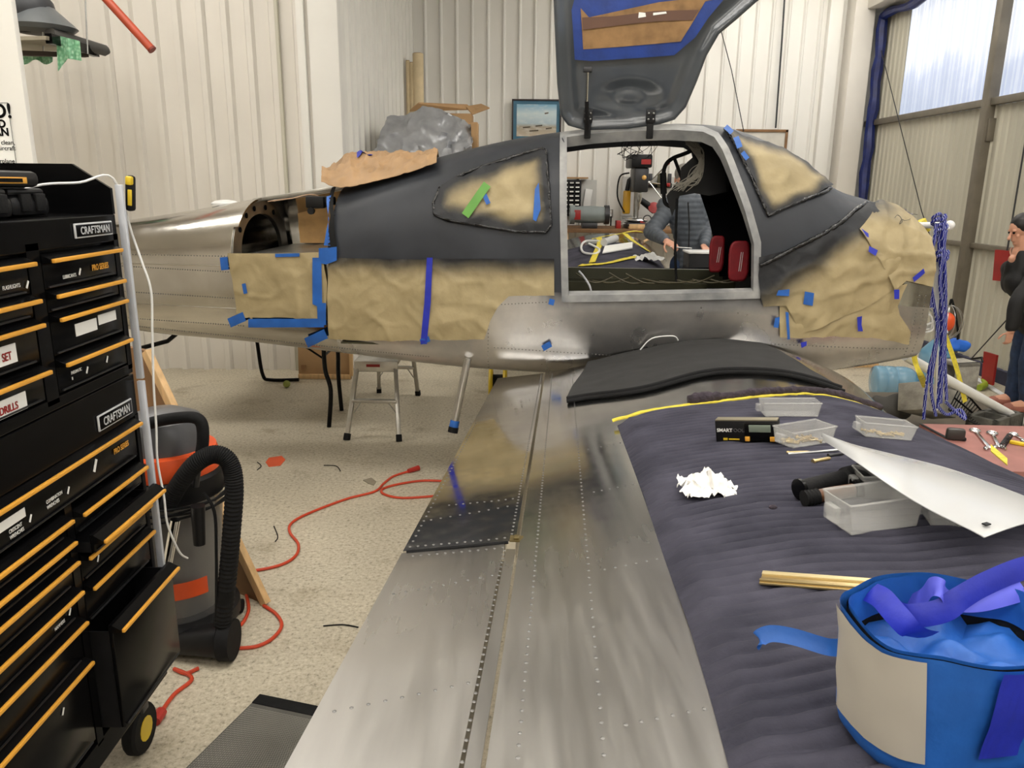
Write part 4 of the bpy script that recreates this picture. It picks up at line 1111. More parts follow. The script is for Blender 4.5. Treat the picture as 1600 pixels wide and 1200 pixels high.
# curled translucent sheet
te = [(1283, 682, .075), (1330, 694, .075), (1400, 711, .07), (1475, 730, .06), (1540, 752, .05), (1600, 775, .045), (1690, 810, .04)]
be = [(1286, 688, .07), (1335, 720, .09), (1400, 765, .085), (1450, 795, .075), (1500, 820, .06), (1522, 831, .055), (1538, 840, .05)]
TE = spline([on_b(x, y, h) for x, y, h in te], 8); BE = spline([on_b(x, y, h) for x, y, h in be], 8)
b = MB().grid(lambda i, j: TE[i].lerp(BE[i], j / 10) + Vector((0, 0, .012 * math.sin(PI * j / 10))), len(TE), 11)
ps = tag(b.build('plastic_sheet', 'clear_sheet', None, 180, .0015), 'curled milky plastic sheet resting over the clear trays', 'plastic sheet')
a = BE[40]; MB().box(BE[42].lerp(TE[42], .12) + Vector((0, 0, .009)), (.012, .008, .002), RZ(.4)).build('ink_mark', 'black_paint', ps)
# brass-coloured ruler
a, b_ = on_b(1186, 912, .004), on_b(1552, 941, .004); x, y, z, L = frame2(a, b_); R = Matrix((x, y, z)).transposed(); mid = (a + b_) / 2
rl = thing('metal_ruler', 'long pale brass ruler lying across the blanket', 'ruler', a)
MB().box(mid + y * .021, (L, .042, .004), R, .001).build('blade', 'brass', rl)
MB().box(mid + y * .006 + z * .004, (L, .005, .005), R, .0015).build('ridge', 'brass', rl)
MB().box(mid + y * .034 + z * .003, (L, .012, .004), R, .001).build('scale_edge', mat('pale_brass', (222, 204, 156), .35, .5), rl)

# ------------------------------------------------------ tape-covered tub at the near edge
T = thing('taped_tub', 'open tub wrapped in blue painter tape and grey duct tape', 'tub', on_b(1420, 1150))
A_, B_, C_ = on_b(1314, 1118), on_b(1412, 1215), on_b(1640, 1165)
A_ = A_.copy(); base_z = min(A_.z, B_.z) + .004
ctr = (A_ + C_) / 2 + Vector((.006, .01, 0)); ctr.z = base_z
ex = (C_ - B_).normalized(); ex.z = 0; ex.normalize(); ey = Vector((-ex.y, ex.x, 0))
HX, HY, HT = .106, .082, .145
def tub(th, t, off=0.):
    c_, s_ = math.cos(th), math.sin(th); k_ = 1 + .10 * t
    hx, hy = (HX + off) * k_ * (.92 + .08 * smoothstep(0, .1, t)), (HY + off) * k_ * (.92 + .08 * smoothstep(0, .1, t))
    e = .80
    p = ctr + ex * hx * math.copysign(abs(c_) ** e, c_) + ey * hy * math.copysign(abs(s_) ** e, s_)
    w = .0025 * nz(th * 3, t * 4, 3)
    return p + (ex * c_ + ey * s_) * w + Vector((0, 0, HT * t + .004 * math.sin(th * 5) * t))
NTH = 72
b = MB().grid(lambda i, j: tub(2 * PI * i / NTH, j / 14), NTH, 15, True)
b.add([tub(2 * PI * i / NTH, 0) for i in range(NTH)], [tuple(range(NTH))])
b.build('tub_wall', 'tape_blue', T, 180)
MB().grid(lambda i, j: tub(2 * PI * i / NTH, j / 6 * .96 + .02, -.006), NTH, 7, True).build('lining', 'black_rubber', T, 180)
def tub_patch(t0, t1, th0, th1, m, name, off=.003, slant=0.):
    n = 18
    return MB().grid(lambda i, j: tub(th0 + (th1 - th0) * i / n + slant * (j / 8), t0 + (t1 - t0) * j / 8, off + .0008 * nz(i * .5, j * .5)), n + 1, 9).build(name, m, T, 180)
MB().grid(lambda i, j: tub(2 * PI * i / NTH, .72 + .28 * j / 5, -.0075), NTH, 6, True).build('inner_tape', 'tape_blue', T, 180)
MB().grid(lambda i, j: ctr + (tub(2 * PI * i / 48, .74, -.008) - ctr - Vector((0, 0, HT * .74))) * (j / 12) + Vector((0, 0, HT * (.66 + .16 * nz(math.cos(2 * PI * i / 48) * j * .25, math.sin(2 * PI * i / 48) * j * .25, 3)))), 48, 13, True).build('tape_wad', 'tape_blue', T, 60)
grey = mat('duct_grey', (176, 170, 158), .5, var=.06)
TH = lambda p: math.atan2(Vector(p - ctr).dot(ey) / HY, Vector(p - ctr).dot(ex) / HX)
tub_patch(.20, .985, .93 * PI, 1.30 * PI, grey, 'grey_tape', .0035, -.12)
tub_patch(.60, 1.0, 1.60 * PI, 1.665 * PI, grey, 'grey_tape')
tub_patch(.32, 1.01, 1.44 * PI, 1.52 * PI, 'tape_blue_deep', 'hanging_tape', .006, .05)
def ribbon(pts, w, m, name, parent, wdir=None, n=8):
    P_ = spline(pts, n)
    def f(i, j):
        t = (P_[min(i + 1, len(P_) - 1)] - P_[max(i - 1, 0)]).normalized()
        wd = Vector(wdir) if wdir is not None else t.cross(Vector((0, 0, 1)))
        wd = (wd - t * wd.dot(t)).normalized(); return P_[i] + wd * (j / 3 - .5) * w + t.cross(wd) * .08 * w * math.sin(PI * j / 3)
    return MB().grid(f, len(P_), 4).build(name, m, parent, 180)
def nearp(px, py, y): return Yp(px, py, y)
dB, dF = A_.y, B_.y
ribbon([nearp(1360, 925, .80), nearp(1378, 935, .78), nearp(1400, 960, .75), nearp(1425, 985, .73), nearp(1450, 992, .74)], .026, 'tape_blue_deep', 'loose_tape', T, (.6, -.5, .6))
ribbon([nearp(1395, 950, .80), nearp(1420, 962, .78), nearp(1470, 955, .77), nearp(1500, 935, .77), nearp(1540, 912, .78), nearp(1600, 888, .80), nearp(1660, 880, .82)], .026, 'tape_blue_deep', 'loose_tape', T, (0, .4, 1))
ribbon([nearp(1410, 950, .82), nearp(1440, 935, .80), nearp(1455, 917, .79), nearp(1470, 920, .78), nearp(1485, 938, .78), nearp(1530, 940, .78), nearp(1600, 922, .79)], .022, mat('tape_violet', (84, 90, 206), .5, var=.1), 'loose_tape', T, (.2, .7, .8))
p0 = A_ + Vector((0, 0, .06))
ribbon([nearp(1312, 1012, .80), nearp(1290, 1010, .82), nearp(1240, 995, .84), nearp(1205, 990, .85), nearp(1186, 998, .85), nearp(1190, 1006, .85)], .020, 'tape_blue', 'curled_tape', T, (0, .5, .7))
for i, (th_, t_, sz) in enumerate(((1.66, .30, .05), (1.71, .50, .045), (1.60, .10, .055), (1.68, .12, .05), (1.74, .25, .05))):
    c0 = tub(th_ * PI, t_, .016); o0 = (c0 - ctr); o0.z = 0; o0.normalize(); w0 = Vector((-o0.y, o0.x, 0))
    MB().grid(lambda a, b2: c0 + w0 * (a / 8 - .5) * sz + Vector((0, 0, (b2 / 8 - .5) * sz)) + o0 * (.018 * nz(a * .5 + i * 7, b2 * .5) + .012 * (b2 / 8)) + w0 * .012 * nz(a * .6, b2 * .5, i), 9, 9).build('wadded_tape', 'tape_blue', T, 60)

# ------------------------------------------------------ red bench beyond the leading edge with hand tools
ZB = .75
rb = thing('red_workbench', 'low workbench with worn red top beyond the wing leading edge', 'workbench', Zp(1560, 700, 0))
f0, f1 = Zp(1437, 662, ZB), Zp(1690, 668, ZB)
x = (f1 - f0).normalized(); y = Vector((x.y, -x.x, 0)); 
top_ = [f0, f0 + x * 1.3, f0 + x * 1.3 + y * .62, f0 + y * .62]
MB().add(top_ + [p - Vector((0, 0, .03)) for p in top_], [(0, 1, 2, 3), (7, 6, 5, 4)] + [(i, (i + 1) % 4, 4 + (i + 1) % 4, 4 + i) for i in range(4)]).build('bench_top', 'red_bench', rb, 0)
for i, j in ((.06, .06), (1.24, .06), (1.24, .56), (.06, .56)):
    q = f0 + x * i + y * j; MB().bx(q.x - .025, q.x + .025, q.y - .025, q.y + .025, 0, ZB - .03, .004).build('leg', 'dark_steel', rb)
def on_t(px, py, h=0.): return Zp(px, py, ZB + h)
c = on_t(1493, 678, .028)
tm = thing('tape_measure', 'dark grey tape measure with blade pulled out on the red bench', 'tape measure', on_t(1493, 678))
MB().box(c, (.075, .035, .052), RZ(-.25), .012).build('case', mat('measure_grey', (66, 64, 62), .35, .4), tm)
MB().box(c + Vector((.03, -.012, -.018)), (.02, .02, .014), RZ(-.25), .003).build('lock', 'black_plastic', tm)
MB().beam(c + Vector((-.03, 0, -.02)), on_t(1438, 662, .004), .014, .002).build('blade', 'black_plastic', tm)
def spanner(pa, pb, w, lab, ring=True):
    a, b_ = on_t(*pa, .006), on_t(*pb, .006); d = (b_ - a); L = d.length; d.normalize(); n_ = Vector((-d.y, d.x, 0))
    t = thing('wrench', lab, 'wrench', a)
    MB().beam(a + d * w, b_ - d * w, w * .55, .007, .002).build('shank', 'chrome', t)
    MB().tube([a + d * w * .2 + (d * math.cos(q) + n_ * math.sin(q)) * w * .7 for q in lsp(0, 2 * PI, 17)[:-1]], .006, 8, True).build('ring_end', 'chrome', t)
    j = MB()
    j.tube([b_ - d * w * .2 + (d * math.cos(q) + n_ * math.sin(q)) * w * .75 for q in lsp(.7, 2 * PI - .7, 13)], .007, 8); j.build('open_jaw', 'chrome', t)
spanner((1523, 672), (1548, 702), .026, 'chrome wrench lying closest to the tape measure on the red bench')
spanner((1550, 676), (1562, 700), .026, 'chrome wrench with a large ring end beside the spring on the red bench')
spanner((1583, 678), (1604, 690), .02, 'small chrome wrench above the yellow tool on the red bench')
a, b_ = on_t(1566, 697, .014), on_t(1578, 680, .014)
hx_ = []
for i in range(60):
    t = i / 59; p = a.lerp(b_, t); d = (b_ - a).normalized(); n1 = d.orthogonal().normalized(); n2 = d.cross(n1); hx_.append(p + (n1 * math.cos(i * .9) + n2 * math.sin(i * .9)) * .011)
tag(MB().tube(hx_, .0028, 6).build('coil_spring', 'dark_steel'), 'short dark coil spring among the wrenches on the red bench', 'spring')
tag(MB().beam(on_t(1578, 690, .008), on_t(1640, 702, .008), .022, .014, .003).build('yellow_tool', 'yellow_plastic'), 'flat yellow tool lying at the end of the red bench', 'tool')
# ================================================================ tool chest, vacuum, board and floor things on the left
XF = -1.125
def drawer(parent, y0, y1, zt_, zb_, out=0., lip=.015, name='drawer', deep=False, openbox=0.):
    """front panel, sloping black pull lip and its orange trim; zt_ is the trim's height"""
    x = XF + out
    d = MB().bx(x - .012, x, y0, y1, zb_, zt_ - .004, .002).build(name, 'black_paint', parent)
    l_ = MB().prism([(x - .012, zt_ + lip), (x - .002, zt_ + lip), (x + .022, zt_ + .004), (x + .022, zt_ - .004), (x - .012, zt_ - .004)], lambda a, b: Vector((a, y0, b)), lambda a, b: Vector((a, y1, b)))
    l_.build('pull_lip', 'black_paint', d, 20)
    MB().beam((x + .025, y0 + .004, zt_), (x + .025, y1 - .004, zt_), .009, .010, .002).build('orange_trim', 'yellow_trim', d)
    MB().beam((x + .003, y0 + .01, zb_ + .006), (x + .003, y1 - .02, zb_ + .006), .004, .004).build('bottom_crease', 'dark_steel', d)
    if openbox:
        b = MB(); xi = x - .012
        b.bx(xi - openbox, xi, y0, y0 + .004, zb_ + .004, zt_); b.bx(xi - openbox, xi, y1 - .004, y1, zb_ + .004, zt_); b.bx(xi - openbox, xi, y0, y1, zb_, zb_ + .004)
        b.build('drawer_box', 'black_plastic', d)
    return d
Y0, YM, Y1 = 1.20, 1.825, 2.235
tc = thing('tool_chest', 'black top tool chest with orange drawer trims stacked on the rolling cabinet', 'tool chest', (-1.38, 1.72, 1.255))
cs = MB(); cs.bx(-1.62, XF - .02, Y0, Y1, 1.257, 1.70); cs.bx(-1.62, XF, Y0, Y1, 1.640, 1.715, .004); cs.bx(-1.62, XF, Y0, Y1, 1.255, 1.285, .003); cs.bx(XF - .03, XF, YM - .02, YM + .03, 1.27, 1.66); cs.bx(XF - .03, XF, Y1 - .025, Y1, 1.27, 1.66)
body = cs.build('body', 'black_paint', tc, 20)
cs = MB(); cs.bx(-1.62, -1.605, Y0, Y1, 1.715, 1.850, .002); cs.build('back_rail', 'black_paint', tc)
MB().prism([(-1.605, 1.715), (XF, 1.715), (XF, 1.785), (XF - .10, 1.850), (-1.605, 1.850)], lambda a, b: Vector((a, Y1 - .012, b)), lambda a, b: Vector((a, Y1, b))).build('side_rail', 'black_paint', tc, 20)
MB().bx(XF + .006, XF + .026, Y1, Y1 + .014, 1.235, 1.795, .002).build('edge_strip', mat('pale_edge', (196, 200, 208), .35, .2, var=.05), tc)
ZR = [(1.617, 1.548), (1.531, 1.492), (1.474, 1.385), (1.361, 1.290)]
RD = [drawer(tc, YM + .035, Y1 - .03, a, b) for a, b in ZR]; LD = [drawer(tc, Y0 + .03, YM - .025, a, b) for a, b in ZR]
fx = XF + .001
mat('badge_silver', (196, 198, 200), .4, .1, var=.03)
def badge(parent, y, z, w, h):
    b = MB().bx(fx, fx + .005, y - w / 2, y + w / 2, z - h / 2, z + h / 2, .003).build('badge', 'badge_silver', parent)
    MB().bx(fx + .004, fx + .0065, y - w / 2 + .005, y + w / 2 - .005, z - h / 2 + .004, z + h / 2 - .004, .002).build('badge_field', 'black_paint', b)
    lettering('CRAFTSMAN', 'badge_silver', b, (fx + .0065, y, z - h * .24), (0, 1, 0), (0, 0, 1), h * .72, align='CENTER', sx=w * .86 / (h * .72 * 6.35) , bold=.0004)
badge(tc, 2.105, 1.679, .19, .038)
WH = 'white_paper'
def word(parent, s, y, z, size, m=WH, sx=1., bold=0., x=fx): return lettering(s, m, parent, (x, y, z), (0, 1, 0), (0, 0, 1), size, sx=sx, bold=bold)
word(RD[0], 'PRO SERIES', 2.075, 1.572, .022, 'yellow_trim', .78, .0006)
word(RD[0], 'LUBRICANTS', 1.935, 1.566, .013, WH, .8)
word(LD[0], 'FLASHLIGHTS', 1.70, 1.568, .013, WH, .8)
def card(parent, y0, y1, z0, z1): return MB().bx(fx, fx + .0012, y0, y1, z0, z1).build('paper_label', WH, parent, 0)
card(RD[2], 1.96, 2.065, 1.415, 1.447); card(RD[2], 2.075, 2.17, 1.425, 1.452)
c_ = card(LD[2], 1.56, 1.715, 1.405, 1.448); word(c_, 'SOCKET SET', 1.575, 1.415, .026, 'red_paint', .82, .0004, fx + .0014)
c_ = card(LD[3], 1.60, 1.725, 1.292, 1.333); word(c_, 'DRILLS', 1.625, 1.302, .024, 'red_paint', .9, .0004, fx + .0014)
def icon(parent, y, z, s=.016, x=fx):
    MB().beam((x + .001, y, z), (x + .001, y + s * .6, z + s), s * .35, .0012, up=(1, 0, 0)).build('tool_icon', WH, parent)
icon(RD[0], 2.01, 1.568); icon(LD[0], 1.785, 1.562); icon(RD[3], 1.985, 1.312); icon(RD[3], 2.09, 1.318)
word(RD[3], 'PNEUMATIC', 1.915, 1.325, .012, WH, .75); word(RD[3], 'II', 1.915, 1.311, .011)
# rolling cabinet
rc = thing('rolling_cabinet', 'black rolling tool cabinet with orange trims, its deep drawer pulled open', 'tool cabinet', (-1.38, 1.72, 0))
cs = MB(); cs.bx(-1.64, XF - .06, Y0, Y1, .245, 1.19); cs.bx(-1.64, XF, Y0, Y1, 1.125, 1.252, .003); cs.bx(-1.64, XF, Y0, Y1, .235, .31, .004); cs.bx(XF - .07, XF, YM - .015, YM + .015, .30, 1.01); cs.bx(XF - .07, XF, Y1 - .02, Y1, .30, 1.13); cs.bx(-1.66, -1.62, Y0, Y1, .24, 1.2)
cs.build('body', 'black_paint', rc, 20)
MB().bx(XF + .006, XF + .026, Y1, Y1 + .014, .60, 1.228, .002).build('edge_strip', 'pale_edge', rc)
badge(rc, 2.100, 1.165, .19, .045)
wd = drawer(rc, Y0 + .03, Y1 - .03, 1.108, 1.005)
word(wd, 'PRO SERIES', 2.07, 1.055, .022, 'yellow_trim', .78, .0006)
word(wd, 'COMBINATION', 1.74, 1.045, .013, WH, .75); word(wd, 'WRENCHES', 1.74, 1.031, .013, WH, .75); icon(wd, 1.83, 1.035); icon(wd, 1.96, 1.045, .03)
word(wd, 'CRESCENT', 1.595, 1.035, .013, WH, .75); word(wd, 'WRENCHES', 1.595, 1.021, .013, WH, .75); icon(wd, 1.67, 1.03); card(wd, 1.56, 1.66, 1.05, 1.072)
for zt_, zb_ in ((.974, .93), (.915, .87), (.860, .795), (.776, .705), (.688, .58), (.570, .33)):
    d = drawer(rc, Y0 + .03, YM - .02, zt_, zb_)
    if zt_ == .776: word(d, 'HAMMERS', 1.70, .725, .013, WH, .75); icon(d, 1.765, .73)
    if zt_ == .570: icon(d, 1.68, .50)
drawer(rc, YM + .02, Y1 - .025, .968, .915)
drawer(rc, YM + .02, Y1 - .025, .893, .865, .045, .020, openbox=.10)
d = drawer(rc, YM + .02, Y1 - .025, .845, .780); icon(d, 1.92, .80)
drawer(rc, YM + .02, Y1 - .025, .757, .660)
d = drawer(rc, YM + .02, Y1 - .025, .633, .335, .062, .018, openbox=.14)
for y in (1.32, 2.16):
    for x in (-1.56, -1.20):
        w = MB().lathe([(.02, -.022), (.075, -.022), (.082, -.013), (.082, .013), (.075, .022), (.02, .022)], 20, (x, y, .083), RY(PI / 2)); ws_ = w.build('caster', 'black_rubber', rc)
        MB().lathe([(.04, -.024), (.04, .024)], 14, (x, y, .083), RY(PI / 2)).build('hub', 'yellow_plastic', ws_)
        MB().bx(x - .03, x + .03, y - .02, y + .02, .15, .24, .004).build('fork', 'dark_steel', ws_)
# cases on top of the chest
for (y0, y1, x0, z0, hh, lab) in ((1.55, 1.86, -1.27, 1.717, .05, 'black hard case with yellow stripe under the other case on the tool chest'), (1.90, 2.06, -1.30, 1.717, .05, 'black hard case lying flat in the far corner of the tool chest top')):
    t = thing('tool_case', lab, 'case', ((x0 - .1), (y0 + y1) / 2, z0))
    MB().bx(x0 - .2, x0 + .10, y0, y1, z0, z0 + hh, .016).build('lower_shell', 'black_plastic', t); MB().bx(x0 - .19, x0 + .09, y0 + .006, y1 - .006, z0 + hh * .98, z0 + hh * 1.35, .012).build('lid', 'black_plastic', t)
    for yy in (y0 + .05, y1 - .05): MB().bx(x0 + .095, x0 + .106, yy - .02, yy + .02, z0 + .012, z0 + hh * 1.1, .003).build('latch', 'black_rubber', t)
t = thing('tool_case', 'small black case with yellow printed band on top of a larger case', 'case', (-1.25, 1.88, 1.785))
MB().bx(-1.40, -1.19, 1.80, 2.01, 1.787, 1.826, .014).build('shell', 'black_plastic', t); MB().bx(-1.192, -1.187, 1.83, 1.95, 1.796, 1.811, .001).build('band', 'yellow_trim', t); MB().bx(-1.188, -1.1855, 1.835, 1.93, 1.799, 1.808).build('band_print', 'black_paint', t)
# yellow and black utility tool hung on the chest's far edge
p = Yp(204, 302, Y1 + .05)
t = thing('utility_knife', 'yellow and black tool hooked on the far edge of the tool chest', 'tool', p)
MB().box(p, (.022, .03, .10), RY(.1), .008).build('handle', 'black_rubber', t); MB().box(p + Vector((.006, -.012, .035)), (.018, .02, .025), RY(.1), .005).build('yellow_cap', 'yellow_plastic', t); MB().box(p + Vector((.004, -.016, -.012)), (.012, .004, .045), RY(.1), .002).build('yellow_inlay', 'yellow_plastic', t)
# white cord running over the chest and down its edge
cp = [(-1.34, 2.02, 1.74), (-1.26, 2.10, 1.79), (-1.18, 2.17, 1.80), (-1.125, 2.245, 1.812)] + [tuple(Yp(px, py, 2.30)) for px, py in ((206, 365), (222, 410), (236, 455), (238, 520), (240, 600), (244, 665), (246, 720), (256, 775), (262, 820))] + [tuple(Yp(280, 862, 2.35)), tuple(Yp(293, 872, 2.4))]
tag(MB().tube(spline(cp, 6), .0035, 6).build('charging_cable', 'white_plastic'), 'thin white cord running over the tool chest and hanging down its edge', 'cord')
tag(MB().tube(spline([(-1.5, 1.78, 1.72), (-1.45, 1.9, 1.78), (-1.5, 2.0, 1.85), (-1.55, 2.06, 1.87), (-1.58, 2.08, 1.84), (-1.57, 2.08, 1.74)], 8), .007, 8).build('black_cable', 'black_rubber'), 'thick black cable arching over the back rail of the tool chest', 'cable')
tag(MB().tube(spline([(-1.3, 1.62, 1.79), (-1.3, 1.66, 1.85), (-1.3, 1.69, 1.84), (-1.3, 1.70, 1.79)], 8), .005, 8).build('black_cable', 'black_rubber'), 'short black cable loop rising from the cases on the tool chest', 'cable')

# ------------------------------------------------------ shop vacuum
vx, vy = -1.36, 2.88
vac = thing('shop_vacuum', 'grey and black shop vacuum with orange bands beside the tool cabinet', 'vacuum', (vx, vy, 0))
MB().lathe([(.17, .10), (.19, .12), (.185, .45), (.20, .60), (.205, .62)], 36, (vx, vy, 0)).build('tank', 'vac_smoke', vac)
MB().lathe([(.150, .12), (.165, .30), (.165, .60)], 24, (vx, vy, 0)).build('inner_tank', mat('tank_grey', (176, 170, 160), .45, .3, var=.25, vscale=4), vac)
MB().grid(lambda i, j: Vector((vx + .201 * math.cos(-1.35 + .75 * i / 12), vy + .201 * math.sin(-1.35 + .75 * i / 12), .235 + .07 * j)), 13, 2).build('orange_band', 'orange', vac)
MB().lathe([(.21, .62), (.215, .64), (.21, .70), (.19, .72)], 36, (vx, vy, 0)).build('collar', 'black_plastic', vac)
MB().lathe([(.20, .715), (.205, .74), (.19, .80), (.15, .81)], 36, (vx, vy, 0)).build('orange_lid', 'orange', vac)
MB().lathe([(.165, .80), (.165, .86), (.14, .92), (.07, .95), (.01, .955)], 30, (vx, vy, 0)).build('motor_head', mat('vac_grey', (86, 86, 88), .35), vac)
MB().lathe([(.19, .05), (.23, .06), (.23, .11), (.18, .13)], 30, (vx, vy, 0)).build('base_ring', 'black_plastic', vac)
for a in (0.6, 2.2, 3.8, 5.4):
    c = Vector((vx + .23 * math.cos(a), vy + .23 * math.sin(a), .03)); MB().lathe([(.015, -.015), (.03, -.012), (.03, .012), (.015, .015)], 14, c, RY(PI / 2)).build('caster', 'black_rubber', vac)
Yv = lambda px, py, y=2.72: Yp(px, py, y)
hose = spline([Yv(262, 790, 2.70), Yv(278, 760, 2.68), Yv(305, 725, 2.66), Yv(335, 710, 2.66), Yv(358, 722, 2.66), Yv(366, 760, 2.66), Yv(362, 830, 2.66), Yv(356, 900, 2.66), Yv(348, 975, 2.66)], 22)
MB().tube(hose, [.031 + (.0035 if i % 2 else 0) for i in range(len(hose))], 14).build('hose', 'black_rubber', vac)
MB().tube(spline([Yv(232, 662), Yv(262, 655), Yv(300, 652), Yv(315, 662), Yv(317, 690), Yv(312, 720)], 8), .022, 12).build('handle_pipe', 'black_rubber', vac)
MB().tube([Yv(314, 690), Yv(306, 760)], .012, 10).build('wand_rod', 'dark_steel', vac)
MB().tube([Yv(274, 812, 2.62), Yv(262, 880, 2.62)], .018, 12).build('wand', 'chrome', vac)
MB().tube([Yv(309, 790, 2.64), Yv(312, 850, 2.64)], [.026, .022], 12).build('crevice_tool', 'black_plastic', vac)
cable = []
for i in range(64):
    a = i * .42; cable.append(Vector((vx + .235 * math.cos(a), vy - .02 + .23 * math.sin(a), .58 + .012 * (i / 15) + .03 * math.sin(a * .5))))
MB().tube(cable, .005, 6).build('power_cable', 'black_rubber', vac)
n0, n1 = Zp(290, 1035, .05), Zp(352, 1010, .07)
nz_ = MB().tube([Vector((-1.38, 2.70, .05)), Vector((-1.29, 2.68, .06)), Vector((-1.20, 2.67, .075)), Vector((-1.12, 2.67, .082))], [.035, .045, .058, .072], 16); nz_.build('floor_nozzle', 'black_plastic', vac)
MB().tube([Vector((-1.12, 2.67, .082)), Vector((-1.07, 2.67, .082))], [.080, .080], 20).build('nozzle_ring', 'black_rubber', vac)
MB().tube(spline([Yv(318, 770, 2.64), Yv(335, 800, 2.64), Yv(338, 870, 2.64), Yv(338, 980, 2.64)], 6), .006, 8).build('thin_rod', 'black_rubber', vac)
# leaning board
B0 = Zp(414, 945, 0); L0 = Zp(318, 903, 0); T0 = Yp(226, 548, 3.35); T0b = T0 + (L0 - B0)
bd = thing('leaning_board', 'brown panel with pale wooden edge leaning behind the vacuum', 'board', B0)
n_ = (L0 - B0).cross(T0 - B0).normalized()
if n_.y > 0: n_ = -n_
q = [B0, L0 + (L0 - B0) * .6, T0b + (L0 - B0) * .6, T0]
MB().add(q + [p - n_ * .02 for p in q], [(0, 1, 2, 3), (7, 6, 5, 4)] + [(i, (i + 1) % 4, 4 + (i + 1) % 4, 4 + i) for i in range(4)]).build('panel', 'plywood_brown', bd, 0)
e_ = (T0 - B0).normalized(); w_ = (B0 - L0).normalized()
MB().beam(B0 + w_ * .012 + e_ * .01, T0 + w_ * .012, .045, .03, .003, up=n_).build('edge_strip', 'wood_light', bd)
# orange extension cords
def fl(pts, z=.008): return spline([Zp(x, y, z) for x, y in pts], 8)
oc = thing('extension_cord', 'orange extension cord snaking across the floor from under the wing', 'cord', Zp(645, 735, 0))
MB().tube(fl([(640, 736), (615, 744), (600, 755), (585, 768), (540, 780), (480, 803), (455, 818), (453, 832), (466, 850), (462, 868), (440, 882), (400, 891), (340, 895)]), .0075, 8).build('cable', 'cord_orange', oc)
MB().tube([Zp(638, 736, .016), Zp(654, 731, .016)], [.014, .018], 10).build('plug', mat('plug_red', (176, 44, 32), .45), oc)
oc = thing('extension_cord', 'orange cord loop disappearing under the flap of the wing', 'cord', Zp(640, 770, 0))
MB().tube(fl([(700, 752), (660, 751), (620, 757), (598, 764), (600, 772), (630, 778), (690, 774)]), .0075, 8).build('cable', 'cord_orange', oc)
oc = thing('extension_cord', 'orange cord curling from the leaning board to the vacuum and tool cabinet', 'cord', Zp(400, 960, 0))
MB().tube(fl([(385, 930), (388, 955), (372, 980), (340, 985)]) , .0075, 8).build('cable', 'cord_orange', oc)
MB().tube(fl([(412, 946), (432, 960), (440, 978), (425, 998), (400, 1010), (368, 1013)]), .0075, 8).build('cable', 'cord_orange', oc)
MB().tube(fl([(310, 1044), (290, 1052), (272, 1045), (300, 1060), (272, 1085), (250, 1115)]), .0075, 8).build('cable', 'cord_orange', oc)
MB().tube([Zp(252, 1112, .018), Zp(243, 1128, .018)], [.02, .016], 10).build('plug', 'plug_red', oc)
# rubber floor mat
mt = [Zp(400, 1096, 0), Zp(505, 1118, 0), Zp(470, 1260, 0), Zp(235, 1260, 0)]
fm = thing('floor_mat', 'grey ribbed rubber floor mat beside the wing edge', 'mat', Zp(400, 1150, 0))
MB().add([p for p in mt] + [p + Vector((0, 0, .011)) for p in mt], [(0, 1, 2, 3), (4, 5, 6, 7)] + [(i, (i + 1) % 4, 4 + (i + 1) % 4, 4 + i) for i in range(4)]).build('base', mat('mat_grey', (92, 90, 85), .85, var=.12), fm, 0)
b = MB(); x = (mt[1] - mt[0]); y = (mt[3] - mt[0]); c = mt[0]
ux, uy = x.normalized(), y.normalized()
for i in range(46):
    for j in range(46):
        p = c + x * (.03 + .94 * i / 45) + y * (.09 + .9 * j / 45) + (mt[2] - mt[1] - y) * ((i / 45) * (j / 45)) + Vector((0, 0, .011)); s = .0035
        b.add([p + ux * s, p + uy * s * (1 if (i + j) % 2 else 1.6), p - ux * s, p - uy * s * (1 if (i + j) % 2 else 1.6), p + Vector((0, 0, .003))], [(0, 1, 4), (1, 2, 4), (2, 3, 4), (3, 0, 4)])
b.build('tread_studs', mat('mat_stud', (128, 126, 118), .8), fm, 0)['kind'] = 'stuff'
MB().beam(mt[0] + Vector((0, 0, .012)), mt[1] + Vector((0, 0, .012)), .05, .006, .002).build('border', 'black_rubber', fm)
# litter on the floor
pt = [Zp(x, y, .003) for x, y in ((415, 722), (420, 715), (440, 712), (446, 718), (438, 727), (420, 729))]
tag(MB().add(pt + [p - Vector((0, 0, .003)) for p in pt], [tuple(range(6)), tuple(range(11, 5, -1))] + [(i, (i + 1) % 6, 6 + (i + 1) % 6, 6 + i) for i in range(6)]).build('orange_scrap', 'orange'), 'orange scrap of plastic flat on the open floor', 'scrap')
for i, (pp, lab) in enumerate(([[(506, 727), (525, 728), (532, 736)], 'curved black shaving on the floor near the orange cord'], [[(402, 722), (408, 728), (402, 734)], 'bent black shaving beside the orange scrap'], [[(428, 822), (434, 838), (430, 846)], 'small black shaving lying inside the cord bend'], [[(505, 978), (535, 976), (560, 980)], 'long dark fibre on the floor near the wing edge'])):
    tag(MB().tube(fl(pp, .004), .003, 5).build('metal_shaving', 'black_rubber'), lab, 'shaving')
lf = [Zp(x, y, .004) for x, y in ((567, 750), (580, 746), (588, 752), (584, 758), (575, 755))]
tag(MB().add(lf + [p - Vector((0, 0, .003)) for p in lf], [tuple(range(5)), tuple(range(9, 4, -1))] + [(i, (i + 1) % 5, 5 + (i + 1) % 5, 5 + i) for i in range(5)]).build('grey_scrap', mat('scrap_grey', (140, 130, 112), .8)), 'small grey paper scrap on the floor by the cord', 'scrap')

